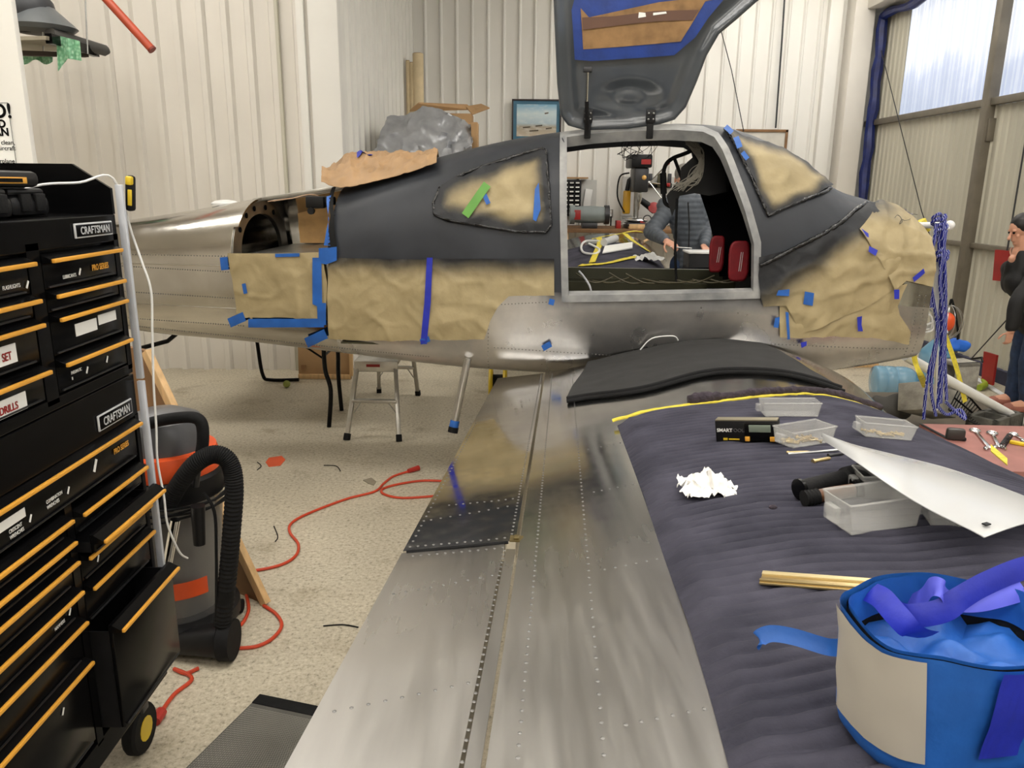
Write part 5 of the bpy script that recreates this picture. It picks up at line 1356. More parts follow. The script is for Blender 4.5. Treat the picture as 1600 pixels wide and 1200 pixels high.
# ------------------------------------------------------ under the tail: folding table, step platform, ball, card
t = thing('folding_table', 'grey folding table with bent black legs under the tail', 'table', (-1.75, 6.3, 0))
MB().bx(-2.55, -1.28, 5.75, 6.95, .70, .74, .01).build('table_top', mat('table_grey', (196, 192, 184), .5), t)
for (x, y) in ((-1.40, 5.70), (-1.40, 6.15)):
    MB().tube(spline([(x - .02, y + .02, .70), (x - .02, y + .02, .45), (x + .02 * (1 if y < 6 else -1), y, .28), (x, y - .03, .0)], 6), .017, 10).build('leg', 'black_paint', t)
for dx in (0, .0):
    pass
MB().tube(spline([(-2.33, 6.9, .70), (-2.33, 6.95, .35), (-2.32, 7.0, .08), (-2.26, 7.03, .025), (-2.0, 7.05, .025)], 6), .017, 10).build('leg', 'black_paint', t)
MB().tube([(-1.42, 5.72, .55), (-1.42, 6.13, .55)], .010, 8).build('stretcher', 'black_paint', t)
MB().tube([(-1.7, 5.78, .69), (-1.42, 5.72, .52)], .008, 8).build('brace', 'black_paint', t)
sp_ = thing('step_platform', 'aluminium folding step platform with black rubber feet', 'step stool', (-1.0, 6.0, 0))
F = [Vector((-1.20, 5.36, 0)), Vector((-.815, 5.34, 0)), Vector((-.83, 6.62, 0)), Vector((-1.19, 6.70, 0))]
ztop = .52; Tt = [Vector((-1.14, 5.56, ztop)), Vector((-.86, 5.56, ztop)), Vector((-.86, 6.46, ztop)), Vector((-1.14, 6.46, ztop))]
for a, b in zip(F, Tt):
    lg = MB().beam(a + (b - a) * .05, b, .032, .026, .003).build('leg', 'aluminium', sp_); MB().beam(a, a + (b - a) * .09, .042, .036, .003).build('foot', 'black_rubber', lg)
MB().bx(-1.16, -.84, 5.54, 6.48, ztop, ztop + .03, .004).build('deck', 'aluminium', sp_); MB().bx(-1.16, -.84, 5.535, 5.55, ztop - .05, ztop + .03, .003).build('front_rail', 'aluminium', sp_)
for a, b in ((0, 1), (3, 2)):
    p0, p1 = F[a].lerp(Tt[a], .52), F[b].lerp(Tt[b], .52); MB().beam(p0, p1, .05, .022, .003).build('step', 'aluminium', sp_)
    for s_, e in ((p0, p1), (p1, p0)): MB().beam(s_.lerp(e, .03) - Vector((0, 0, .09)), s_.lerp(e, .22), .012, .006).build('step_brace', 'steel', sp_)
MB().bx(-1.07, -.97, 5.532, 5.536, ztop - .012, ztop + .008).build('sticker', 'red_paint', sp_)
tag(MB().sphere(Zp(448, 600, .033), .033, 16, 10).build('tennis_ball', mat('ball_green', (150, 158, 80), .9, var=.15, vscale=40)), 'worn green tennis ball by the table foot', 'ball')
cbx = thing('flat_carton', 'flat brown cardboard carton leaning near the wall under the tail', 'carton', (-1.8, 7.2, 0))
MB().box((-1.79, 7.22, .20), (.50, .03, .40), RX(-.10), .003).build('panel', 'cardboard', cbx); MB().box((-1.79, 7.185, .025), (.50, .035, .045), None, .003).build('wood_foot', 'wood_light', cbx); MB().box((-1.535, 7.21, .22), (.03, .05, .38), RX(-.1), .003).build('wood_side', 'wood_light', cbx); MB().box((-1.99, 7.19, .11), (.045, .006, .05), RX(-.1)).build('printed_mark', 'cardboard_dark', cbx)
tag(MB().tube(fl([(475, 572), (500, 580), (520, 576)], .02), .014, 8).build('black_rod', 'black_plastic'), 'short black rod on the floor behind the table leg', 'rod')
MB().tube([AC(*Vp(205, 548, .45)), AC(*Vp(262, 533, .45)), AC(*Vp(275, 522, .45))], .014, 8).build('tail_tie_rod', 'black_paint', plane)
# strap reel under the wing root
c = Zp(772, 600, .16); c = Vector((-.12, 6.4, .16))
yr = thing('strap_reel', 'yellow and black reel on the floor behind the flap', 'reel', (-.12, 6.4, 0))
for s_ in (-.06, .06):
    MB().tube([c + Vector((s_, math.cos(a) * .14, math.sin(a) * .14)) for a in lsp(0, 2 * PI, 25)[:-1]], .018, 8, True).build('rim', 'yellow_plastic', yr)
MB().lathe([(.09, -.055), (.09, .055)], 20, c, RY(PI / 2)).build('drum', 'black_rubber', yr)
MB().lathe([(.03, -.075), (.03, .075)], 14, c, RY(PI / 2)).build('hub', 'yellow_plastic', yr)

# ------------------------------------------------------ upper left: post with notice, hung shelf, pipe
PY = 3.3
e0, e1 = Yp(27, 0, PY), Yp(43, 258, PY)
ps_ = struct(MB().bx(e0.x - .7, (e0.x + e1.x) / 2, PY, PY + .03, 0, CEIL, .002).build('wall_post', 'wall_paint_cool'))
s0, s1 = Yp(-60, 160, PY - .004), Yp(26, 258, PY - .004)
nt = thing('notice', 'white printed notice on the white post behind the tool chest', 'notice', (s1.x, PY, s1.z))
MB().bx(s0.x, s1.x, PY - .004, PY - .001, s1.z, s0.z).build('sheet', 'white_paper', nt, 0)
MB().tube([(s0.x, PY - .005, s0.z), (s1.x, PY - .005, s0.z), (s1.x, PY - .005, s1.z), (s0.x, PY - .005, s1.z)], .0015, 4, True).build('border_line', 'dark_steel', nt)
ink = 'black_paint'
def line(txt, px, py, size, bold=0.):
    p = Yp(px + 5, py, PY - .004); lettering(txt, ink, nt, p, (1, 0, 0), (0, 0, 1), size, align='RIGHT', bold=bold)
line('ED!', 15, 184, .078, .002); line('D', 5, 199, .042, .0016); line('AN', 10, 212, .042, .0016); line('to clean,', 19, 226, .025); line('x aircraft', 20, 235, .025); line('airplane', 19, 255, .025)
SY = 6.6
sh = thing('hanging_shelf', 'wire-hung wooden shelf holding dark tubes high on the left wall', 'shelf', Yp(90, 85, SY))
P_ = lambda x, y, d=0: Yp(x, y, SY + d)
MB().add([P_(10, 57, -.5), P_(72, 56, -.5), P_(152, 75, .4), P_(30, 75, .5)] + [P_(10, 63, -.5), P_(72, 62, -.5), P_(152, 80, .4), P_(30, 80, .5)], [(0, 1, 2, 3), (7, 6, 5, 4), (0, 4, 5, 1), (1, 5, 6, 2), (2, 6, 7, 3), (3, 7, 4, 0)]).build('board', mat('shelf_wood', (150, 142, 124), .7), sh, 0)
MB().beam(P_(20, 83, -.3), P_(135, 86, .2), .06, .035).build('bearer', mat('bearer_brown', (74, 62, 52), .7), sh)
MB().beam(P_(76, 60, -.45), P_(150, 82, .3), .05, .07).build('bracket', 'black_paint', sh)
for x in (68, 137): MB().tube([P_(x + (0 if x < 100 else 0), 84, 0), P_(x - 6, -60, 0)], .006, 6).build('hanger_wire', 'steel', sh)
tag(MB().tube([P_(78, 53, -.15), P_(120, 66, .1), P_(164, 79, .3), P_(169, 78, .32)], [.05, .048, .045, .03], 12).build('dark_tube', mat('tube_grey', (74, 72, 70), .5)), 'dark grey tube end sticking out from the hanging shelf', 'tube')
tag(MB().lathe([(.01, .22), (.08, .20), (.22, .07), (.26, .03), (.22, 0)], 24, P_(66, 50)).build('grey_fairing', mat('fairing_grey', (92, 96, 98), .35)), 'grey rounded fairing lying on the hanging shelf', 'fairing')
tag(MB().sphere(P_(34, 14), .19, 16, 10, (1.3, 1, .9)).build('dark_bag', mat('bag_dark', (52, 54, 58), .5, bump=.6, bscale=8)), 'dark bag heaped above the grey fairing on the shelf', 'bag')
k = NT('bubble_wrap'); k.set(Roughness=.3); vo = k.n('ShaderNodeTexVoronoi'); vo.inputs['Scale'].default_value = 38; k.l(k.coord(), vo.inputs['Vector'])
k.col(k.ramp(vo.outputs['Distance'], [(.1, lin((176, 216, 184))), (.6, lin((120, 178, 138)))])); k.bump(vo.outputs['Distance'], .6, .01)
b = MB().grid(lambda i, j: P_(88 + 36 * i / 10 + 3 * j / 12, 55 + (9 * i / 10) + (34 + 22 * max(0, 1 - i / 4.) - 3 * i / 10) * j / 12, -.35 + .03 * math.sin(i * .9)), 11, 13)
bw = tag(b.build('bubble_wrap', 'bubble_wrap', None, 180, .006), 'green bubble wrap strip hanging over the shelf edge', 'bubble wrap')
b = MB().grid(lambda i, j: P_(30 + 52 * i / 12, 84 + (13 + 4 * math.sin(i * .8)) * j / 5, .05 + .04 * math.sin(i)), 13, 6)
tag(b.build('bubble_wrap', 'bubble_wrap', None, 180, .006), 'green bubble wrap sagging beneath the hanging shelf', 'bubble wrap')
a, b_ = Yp(160, -8, 6.5), Yp(238, 78, 6.5)
pp = thing('red_pipe', 'orange-red pipe slanting down from the ceiling on the left', 'pipe', b_)
top_p = a + (a - b_) * 2.2
MB().tube([top_p, a, b_], .032, 16).build('pipe', mat('pipe_red', (176, 72, 44), .4, var=.1), pp); d = (b_ - a).normalized()
MB().tube([b_ - d * .012, b_ + d * .004], [.034, .034], 16).build('end_lip', mat('pipe_dark', (120, 40, 26), .5), pp)
tag(MB().tube([Yp(40, 222, 3.6), Yp(56, 258, 3.6)], .006, 6).build('thin_stick', 'wood_light'), 'thin pale stick leaning beside the notice post', 'stick')
# ================================================================ people
def caps(mb, a, b, r0, r1, n=14):
    a, b = Vector(a), Vector(b); d = b - a; L = d.length; d.normalize(); pts = []; rs = []
    for k in range(4, 0, -1): t = k / 4.; pts.append(a - d * r0 * math.sin(t * PI / 2)); rs.append(max(.0004, r0 * math.cos(t * PI / 2)))
    pts += [a, b]; rs += [r0, r1]
    for k in range(1, 5): t = k / 4.; pts.append(b + d * r1 * math.sin(t * PI / 2)); rs.append(max(.0004, r1 * math.cos(t * PI / 2)))
    mb.tube(pts, rs, n)
def limb(mb, pts, rs):
    for i in range(len(pts) - 1): caps(mb, pts[i], pts[i + 1], rs[i], rs[i + 1])
def hand(mb, w, d, n, side_, curl=.5, s=1.):
    """palm from wrist w along d, back-of-hand normal n, thumb towards side_"""
    d = Vector(d).normalized(); n = Vector(n); n = (n - d * n.dot(d)).normalized(); x = d.cross(n) * side_
    for k in (-.026, -.009, .009, .026): caps(mb, w + x * k * s * .8, w + (d * .085 + x * k) * s, .014 * s, .012 * s, 10)
    for k, L in ((-.028, .058), (-.0095, .072), (.0095, .078), (.028, .070)):
        p = w + (d * .088 + x * k) * s; q = d
        for f, l_ in ((.0, .45), (curl * .8, .32), (curl * 1.4, .25)):
            q = (d * math.cos(f) - n * math.sin(f)).normalized(); e = p + q * L * l_ * s; caps(mb, p, e, .0088 * s, .008 * s, 8); p = e
    p = w + (d * .03 + x * .032) * s
    for v, l_ in ((d * .5 + x * .8 - n * .2, .04), (d * .8 + x * .5 - n * .3, .034), (d * .95 + x * .15 - n * .4, .026)):
        e = p + v.normalized() * l_ * s; caps(mb, p, e, .011 * s, .0095 * s, 8); p = e
def head(mb, c, f, up, s=1.):
    f = Vector(f).normalized(); up = Vector(up); up = (up - f * up.dot(f)).normalized(); x = f.cross(up)
    P = lambda a, b, k: c + (f * a + x * b + up * k) * s
    R = Matrix((f, x, up)).transposed()
    def ell(p, r, sc):
        m = MB().sphere((0, 0, 0), r * s, 20, 14, sc); mb.add([p + R @ Vector(v) for v in m.v], m.f)
    ell(P(-.01, 0, .03), .092, (1.05, .83, 1.02)); ell(P(.025, 0, -.045), .062, (1., .86, 1.05)); ell(P(.06, 0, -.085), .026, (1, 1.1, .8))
    caps(mb, P(.086, 0, .012), P(.112, 0, -.03), .009 * s, .014 * s, 8)
    for k in (-1, 1):
        ell(P(-.005, k * .078, -.012), .03, (.6, .3, 1.1)); ell(P(.075, k * .03, .028), .015, (.8, 1.5, .6)); ell(P(.055, k * .036, -.022), .018, (1, 1, 1.2))
    ell(P(.082, 0, -.058), .014, (.7, 1.8, .5))
    return P, R
def quilted(me, arms, pitch=.052, amp=.011):
    for v in me.vertices: pass
    co = [v.co.copy() for v in me.vertices]; no = [v.normal.copy() for v in me.vertices]
    for i, v in enumerate(me.vertices):
        p = co[i]; best = 1e9; s_arm = 0
        for arm in arms:
            acc = 0.
            for a, b in zip(arm[:-1], arm[1:]):
                d = b - a; L = d.length; t = max(0, min(1, (p - a).dot(d) / (L * L))); q = (p - a - d * t).length
                if q < best: best = q; s_arm = acc + t * L
                acc += L
        ph = s_arm if best < .085 else p.z
        v.co = p + no[i] * amp * (abs(math.sin(PI * ph / pitch)) ** .5 - .6)
# ------- man in the grey puffer jacket working at the far wing
MY = 7.72
g = lambda px, py, y=MY: Yp(px, py, y)
sh_l, sh_r = g(1040, 322), g(1098, 318)
hip = Vector((1.78, MY + .04, 1.02)); neck = g(1069, 306); hd = g(1068, 280, MY - .05)
arm_l = [sh_l + Vector((.03, 0, -.03)), g(1018, 362, MY - .12), g(1040, 376, MY - .42)]; arm_r = [sh_r + Vector((-.03, 0, -.03)), g(1107, 358, MY - .02), g(1100, 384, MY - .30)]
man = thing('person', 'person in a grey quilted puffer jacket working behind the far wing', 'person', (1.80, MY, 0))
b = MB(); limb(b, [hip + Vector((0, 0, .02)), hip + Vector((0, 0, .25)), neck - Vector((0, -.01, .12)), neck, hd - Vector((0, 0, .05))], [.15, .15, .16, .065, .06])
limb(b, arm_l, [.065, .05, .032]); limb(b, arm_r, [.065, .05, .032]); caps(b, sh_l, sh_r, .075, .075)
for s_ in (-1, 1): limb(b, [hip + Vector((s_ * .10, 0, 0)), Vector((1.80 + s_ * .11, MY - .02, .55)), Vector((1.80 + s_ * .12, MY + .03, .09)), Vector((1.80 + s_ * .13, MY - .14, .05))], [.10, .075, .05, .045])
hand(b, arm_l[-1], (.4, -.5, -.25), (-.3, -.3, .9), 1, .7); hand(b, arm_r[-1], (.05, -.6, -.4), (.2, -.4, .9), -1, .8)
hp_, hr_ = head(b, hd, (-.15, -.9, -.35), (0, 0, 1))
me = remeshed(b, .006, 2); o = bpy.data.objects.new('body', me); fin(o, 'skin', man, 180)
hb = MB().sphere((0, 0, 0), .098, 20, 14, (1.06, .9, .95)); hb.v = [tuple(hp_(-.022, 0, .048) + hr_ @ Vector(v)) for v in hb.v if True]; hb.build('hair', mat('hair_grey', (120, 116, 110), .6, var=.3, vscale=60), man, 180)
for k in (-1, 1): MB().sphere(hp_(.079, k * .03, .012), .011, 10, 8).build('eye', 'black_paint', man)
b = MB(); limb(b, [hip + Vector((0, 0, .03)), hip + Vector((0, 0, .3)), neck - Vector((0, -.01, .10)), neck + Vector((0, 0, -.02))], [.185, .185, .175, .09])
caps(b, sh_l, sh_r, .088, .088); limb(b, arm_l[:2] + [arm_l[1].lerp(arm_l[2], .92)], [.085, .078, .05]); limb(b, arm_r[:2] + [arm_r[1].lerp(arm_r[2], .92)], [.085, .078, .05])
me = remeshed(b, .013, 3); quilted(me, [arm_l, arm_r]); o = bpy.data.objects.new('puffer_jacket', me); fin(o, 'puffer_grey', man, 180)
MB().tube([g(1075, 316, MY - .24), g(1077, 350, MY - .24), g(1076, 392, MY - .24)], .007, 6).build('zip', 'jacket_black', man)
b = MB()
for s_ in (-1, 1): limb(b, [hip + Vector((s_ * .10, 0, .04)), Vector((1.80 + s_ * .11, MY - .02, .55)), Vector((1.80 + s_ * .12, MY + .03, .10))], [.125, .10, .08])
fin(bpy.data.objects.new('jeans', remeshed(b, .014, 3)), 'jeans', man, 180)
for s_ in (-1, 1):
    b = MB(); limb(b, [Vector((1.80 + s_ * .12, MY + .05, .05)), Vector((1.80 + s_ * .13, MY - .17, .045))], [.055, .05]); b.build('shoe', 'black_rubber', man, 60)
tag(MB().tube([arm_l[-1] + Vector((.03, -.09, -.05)), arm_l[-1] + Vector((.22, -.12, -.06))], .006, 8).build('hand_tool', 'steel'), 'thin metal tool held in the hand of the person in grey', 'tool')
# ------- person in black jacket by the hangar door, hand to face
PX, PYY = 4.31, 6.36
g = lambda px, py, y=PYY: Yp(px, py, y)
pr = thing('person', 'person in a black jacket and blue jeans standing by the hangar door', 'person', (PX, PYY, 0))
hd = g(1596, 361); neck = g(1600, 398); sh = g(1600, 424); hip = Vector((PX + .04, PYY, .80))
near = Vector((0, -.17, 0)); far = Vector((0, .17, 0))
arm_n = [sh + near + Vector((0, 0, -.01)), g(1590, 472, PYY - .21), g(1580, 516, PYY - .22)]
arm_f = [sh + far, g(1578, 446, PYY + .10), g(1582, 404, PYY + .0)]
b = MB(); limb(b, [hip, hip + Vector((0, 0, .22)), sh + Vector((.02, 0, -.10)), neck, hd - Vector((-.01, 0, .04))], [.135, .13, .13, .066, .062]); caps(b, sh + near, sh + far, .065, .065)
limb(b, arm_n, [.055, .045, .03]); limb(b, arm_f, [.055, .045, .03])
for s_ in (-1, 1): limb(b, [hip + Vector((0, s_ * .085, 0)), Vector((PX + .01 + .02 * s_, PYY + s_ * .09, .43)), Vector((PX + .03, PYY + s_ * .10, .08)), Vector((PX - .13, PYY + s_ * .11, .045))], [.09, .066, .045, .042])
hand(b, arm_n[-1], (-.1, 0, -1), (0, -1, .1), 1, .9, .8); hand(b, arm_f[-1], (.1, -.1, .8), (-.9, -.2, .1), -1, .8, .75)
hp_, hr_ = head(b, hd, (-.93, 0, -.32), (0, 0, 1), .96)
fin(bpy.data.objects.new('body', remeshed(b, .006, 2)), 'skin', pr, 180)
hb = MB().sphere((0, 0, 0), .097, 22, 14, (1.08, .92, .98)); hb.v = [tuple(hp_(-.034, 0, .048) + hr_ @ Vector(v)) for v in hb.v]
hb.sphere(hp_(-.062, 0, -.012), .066, 14, 10, (.9, 1.2, 1.1)); hb.sphere(hp_(-.05, 0, .02), .088, 14, 10, (.9, .98, 1.)); hb.build('hair', 'hair_dark', pr, 180)
for k in (-1, 1): MB().sphere(hp_(.080, k * .03, .012), .010, 10, 8).build('eye', 'black_paint', pr)
b = MB(); limb(b, [hip + Vector((0, 0, -.02)), hip + Vector((0, 0, .22)), sh + Vector((.02, 0, -.08)), neck + Vector((0, 0, -.01))], [.165, .16, .155, .088]); caps(b, sh + near, sh + far, .08, .08)
limb(b, arm_n[:2] + [arm_n[1].lerp(arm_n[2], .86)], [.075, .066, .05]); limb(b, arm_f[:2] + [arm_f[1].lerp(arm_f[2], .8)], [.075, .066, .05])
me = remeshed(b, .012, 3)
for v in me.vertices: v.co += v.normal * .006 * nz(v.co.x * 14, v.co.y * 14, v.co.z * 9)
fin(bpy.data.objects.new('jacket', me), 'jacket_black', pr, 180)
b = MB()
for s_ in (-1, 1): limb(b, [hip + Vector((0, s_ * .085, -.02)), Vector((PX + .01 + .02 * s_, PYY + s_ * .09, .43)), Vector((PX + .03, PYY + s_ * .10, .09))], [.12, .092, .08])
me = remeshed(b, .012, 3)
for v in me.vertices: v.co += v.normal * .008 * nz(v.co.x * 10, v.co.y * 10, v.co.z * 16)
fin(bpy.data.objects.new('jeans', me), 'jeans', pr, 180)
for s_ in (-1, 1):
    b = MB(); limb(b, [Vector((PX + .05, PYY + s_ * .10, .045)), Vector((PX - .15, PYY + s_ * .11, .04))], [.05, .045]); b.build('shoe', mat('shoe_red', (150, 92, 78), .6), pr, 60)

# ================================================================ right of the nose: stand, ropes, jugs, blocks
NY = 4.45
n = lambda px, py, y=NY: Yp(px, py, y)
st = thing('pipe_stand', 'white plastic pipe frame fixed in front of the airplane nose', 'pipe frame', n(1465, 420))
MB().tube([n(1436, 352, NY + .1), n(1484, 352)], .018, 12).build('pipe', 'white_plastic', st); MB().tube([n(1470, 352), n(1462, 505)], .017, 12).build('pipe', 'white_plastic', st); MB().tube([n(1480, 354, NY - .05), n(1447, 385, NY + .05)], .017, 12).build('pipe', 'white_plastic', st)
MB().tube([n(1462, 500), n(1428, 535, NY + .1)], .017, 12).build('pipe', 'white_plastic', st); MB().sphere(n(1484, 352), .027, 14, 10).build('pipe_cap', 'white_plastic', st); MB().tube([n(1438, 345, NY + .12), n(1446, 362, NY + .12)], .03, 10).build('yellow_wrap', 'strap_yellow', st)
MB().tube([n(1463, 505), n(1463, 640, NY + .3)], .012, 8).build('rod', 'white_plastic', st)
a, b_ = n(1414, 556, 4.75), Zp(1640, 682, .06)
tag(MB().tube([a, b_], .03, 14).build('white_pipe', 'white_plastic'), 'long white plastic pipe sloping from the nose to the floor', 'pipe')
k = NT('blue_rope'); k.set(Roughness=.8); wv = k.n('ShaderNodeTexWave'); wv.inputs['Scale'].default_value = 34; wv.inputs['Distortion'].default_value = 5; wv.inputs['Detail'].default_value = 2
k.l(k.coord(), wv.inputs['Vector']); k.col(k.ramp(wv.outputs['Fac'], [(.88, lin((22, 32, 128))), (.95, lin((196, 200, 224)))]))
rp = thing('blue_rope', 'bundle of blue and white rope looped over the white pipe frame', 'rope', n(1470, 500))
rr = random.Random(11)
strands = [[(1466, 350), (1468, 400), (1470, 450), (1466, 520), (1455, 600), (1462, 650)], [(1470, 348), (1474, 400), (1473, 460), (1470, 540), (1466, 638)], [(1474, 348), (1477, 410), (1477, 480), (1476, 560), (1480, 625)],
           [(1452, 390), (1452, 430), (1458, 470), (1464, 520), (1450, 590), (1444, 655)], [(1462, 350), (1460, 380), (1448, 410), (1449, 440), (1456, 480)], [(1478, 360), (1474, 395), (1468, 440), (1474, 500), (1472, 560), (1470, 630)]]
for i, s_ in enumerate(strands):
    MB().tube(spline([n(x + rr.uniform(-1, 1), y, NY - .04 - .012 * (i % 3)) for x, y in s_], 6), .0095, 8).build('strand', 'blue_rope', rp)
for c_, r_ in (((1466, 350), .030), ((1470, 406), .03), ((1469, 365), .025)):
    p = n(*c_, NY - .04); MB().tube([p + Vector((math.cos(a) * r_, .02 * math.sin(a * 2), math.sin(a * 1.0) * r_ * .8 + .004 * a)) for a in lsp(0, 4 * PI, 40)], .010, 8).build('knot', 'blue_rope', rp)
MB().tube(spline([n(1466, 636), n(1480, 648), n(1500, 640), n(1508, 655, NY - .05), n(1490, 640), n(1478, 628)], 6), .010, 8).build('rope_end', 'blue_rope', rp)
tag(MB().tube(spline([Vector(n(1448, 475)) + Vector((math.cos(i * .9) * (.05 + .02 * math.sin(i)), math.sin(i * .7) * .03, math.sin(i * .9) * .06 - .05 - .0015 * i)) for i in range(46)], 4), .0045, 6).build('white_cable_coil', 'white_plastic'), 'tangled coil of thin white cable hanging under the rope', 'cable')
tag(MB().tube(spline([n(1440, 415), n(1446, 450), n(1456, 478), n(1470, 495), n(1480, 520)], 6), .006, 6).build('white_cable', 'white_plastic'), 'white cable drooping from the nose edge into the coil', 'cable')
c = n(1480, 503, 5.4)
wl = thing('work_lamp', 'orange caged work lamp hanging behind the blue rope', 'lamp', c)
MB().sphere(c, .062, 16, 10, (.8, .8, 1.1)).build('orange_shade', 'orange', wl)
cg = MB()
for i in range(6):
    a = i * PI / 6; cg.tube([c + Vector((math.cos(a) * math.cos(q) * .10, math.sin(a) * math.cos(q) * .10, math.sin(q) * .12)) for q in lsp(0, 2 * PI, 25)[:-1]], .0025, 5, True)
cg.build('wire_cage', 'steel', wl)['kind'] = 'stuff'
tag(MB().tube(spline([c + Vector((.0, 0, .12)), n(1488, 470, 5.4), n(1497, 520, 5.4), n(1492, 548, 5.4)], 6), .008, 8).build('black_cable', 'black_rubber'), 'black cable curving beside the caged work lamp', 'cable')
for pts, lab in (([n(1427, 540), n(1430, 565), n(1440, 590), n(1446, 605, 4.8)], 'short yellow strap hanging from the end of the nose pipe'), ([n(1477, 524, 5.0), n(1490, 560, 5.0), n(1500, 595, 5.0), n(1508, 628, 5.0)], 'long yellow strap beside the blue rope')):
    tag(ribbon(pts, .035, 'strap_yellow', 'yellow_strap', None, (1, .2, 0)), lab, 'strap')
rg = MB().sphere(n(1494, 540, 5.42), .075, 20, 14, (1.4, .8, .6)); rg.v = [tuple(Vector(q) + Vector((.03 * nz(q[0] * 14, q[1] * 14, q[2] * 14), 0, .03 * nz(q[0] * 16, q[1] * 12 + 3, q[2] * 12)))) for q in rg.v]
tag(rg.build('blue_rag', mat('rag_blue', (28, 98, 200), .7, bump=1., bscale=20)), 'bright blue rag bunched behind the ropes', 'rag')
def jug(c, R, lab):
    t = thing('water_jug', lab, 'water jug', c)
    prof = [(.05, 0), (.125, .01), (.135, .03), (.135, .09), (.128, .10), (.135, .11), (.135, .18), (.128, .19), (.135, .20), (.135, .28), (.12, .33), (.06, .40), (.03, .43), (.028, .47)]
    MB().lathe(prof, 28, c, R).build('bottle', 'jug_plastic', t, 60); MB().lathe([(.034, .445), (.034, .485), (.01, .488)], 14, c, R).build('cap', 'tape_blue', t)
    for z in (.095, .19): MB().lathe([(.131, z - .006), (.133, z), (.131, z + .006)], 28, c, R, False).build('rib', 'jug_plastic', t, 60)
jug(Zp(1362, 594, .137), RZ(-.15) @ RY(PI / 2), 'blue clear water jug lying on its side under the nose')
jug(Zp(1455, 604, .12) , RX(.0), 'blue clear water jug standing behind the ropes')
def block(c, R, lab, m='concrete_block', solid=False):
    t = thing('concrete_block', lab, 'concrete block', c); X, Y, Z = .40, .20, .19
    def P(q): return Vector(c) + R @ Vector(q)
    b = MB(); tw = .035
    for (x0, x1, y0, y1) in ((-X / 2, X / 2, -Y / 2, Y / 2),) if solid else ((-X / 2, X / 2, -Y / 2, -Y / 2 + tw), (-X / 2, X / 2, Y / 2 - tw, Y / 2), (-X / 2, -X / 2 + tw, -Y / 2, Y / 2), (X / 2 - tw, X / 2, -Y / 2, Y / 2), (-tw / 2, tw / 2, -Y / 2, Y / 2)):
        m_ = MB().bx(x0, x1, y0, y1, -Z / 2, Z / 2, .006); b.add([P(v) for v in m_.v], m_.f)
    b.build('shell', m, t)
block(Zp(1449, 626, .34), RZ(-.25) @ RX(1.15) @ RY(.75), 'tilted grey concrete block propped in front of the blue jug', 'concrete_block', True)
block(Zp(1495, 602, .32), RZ(.2) @ RY(PI / 2), 'upright concrete block standing behind the ropes', 'concrete_block')
block(Vector((3.35, 5.15, .215)), RZ(.6), 'dark concrete block lying flat on the floor at the foot of the pile', 'concrete_dark')
sk = MB().sphere(Zp(1390, 640, .24), .12, 28, 18, (1.3, .9, .9)); sk.v = [tuple(Vector(q) + Vector((.05 * nz(q[0] * 7, q[1] * 7, q[2] * 7), .05 * nz(q[0] * 8 + 5, q[1] * 8, q[2] * 8), .05 * nz(q[0] * 9, q[1] * 9 + 3, q[2] * 9)))) for q in sk.v]
tag(sk.build('dark_sack', mat('sack_dark', (72, 70, 66), .85, bump=1., bscale=10)), 'dark grey sack slumped beside the concrete blocks', 'sack')
pl = MB().bx(2.55, 3.9, 4.95, 6.45, .0, .118, .01); tag(pl.build('pallet_base', mat('pallet_dark', (92, 84, 72), .8)), 'low dark pallet under the concrete blocks', 'pallet')
wr_ = thing('wire_rack', 'black wire rack leaning against the concrete blocks', 'rack', n(1515, 660, 5.1))
c0, c1, c2, c3 = n(1482, 640, 5.1), n(1500, 604, 5.3), n(1545, 655, 5.3), n(1528, 664, 5.0)
for t in lsp(0, 1, 14): MB().tube([c1.lerp(c2, t), c0.lerp(c3, t)], .004, 6).build('wire', 'black_paint', wr_)
for a, b_ in ((c0, c3), (c1, c2), (c0.lerp(c1, .5), c3.lerp(c2, .5))): MB().tube([a, b_], .007, 6).build('rail', 'black_paint', wr_)
wf = thing('wooden_crate', 'pale wooden crate frame on the floor beyond the nose', 'crate', (3.4, 8.0, 0))
for (x0, x1, z0, z1) in ((3.25, 3.83, 0, .07), (3.25, 3.83, .28, .34), (3.25, 3.33, .07, .28), (3.75, 3.83, .07, .28)): MB().bx(x0, x1, 7.9, 7.96, z0, z1, .004).build('slat', 'wood_light', wf)
MB().bx(3.25, 3.83, 8.0, 8.4, 0, .30, .004).build('box', 'plywood_brown', wf)
rf = thing('red_flag_plate', 'dark red metal plate with black arm standing by the door foot', 'plate', Xp(1540, 595, XD - .3))
q = [Xp(x, y, XD - .3) for x, y in ((1537, 549), (1557, 555), (1550, 602), (1533, 596))]
MB().add(q + [p + Vector((.02, 0, 0)) for p in q], [(0, 1, 2, 3), (7, 6, 5, 4)] + [(i, (i + 1) % 4, 4 + (i + 1) % 4, 4 + i) for i in range(4)]).build('plate', 'red_paint', rf, 0); MB().tube([Xp(1520, 561, XD - .3), Xp(1534, 559, XD - .3), Xp(1536, 566, XD - .3)], .012, 8).build('arm', 'black_paint', rf)
tag(MB().tube(spline([Zp(1530, 606, .03), Zp(1540, 600, .05), Zp(1537, 592, .07), Zp(1548, 585, .08), Zp(1546, 580, .10)], 6), [.03] * 6 + [.022] * 19, 12).build('green_hose_piece', mat('lime', (150, 170, 50), .5)), 'lime green curved hose piece on the floor beside the red plate', 'hose')
# ================================================================ along the back wall
WY = YC - .03
w = lambda px, py, y=WY: Yp(px, py, y)
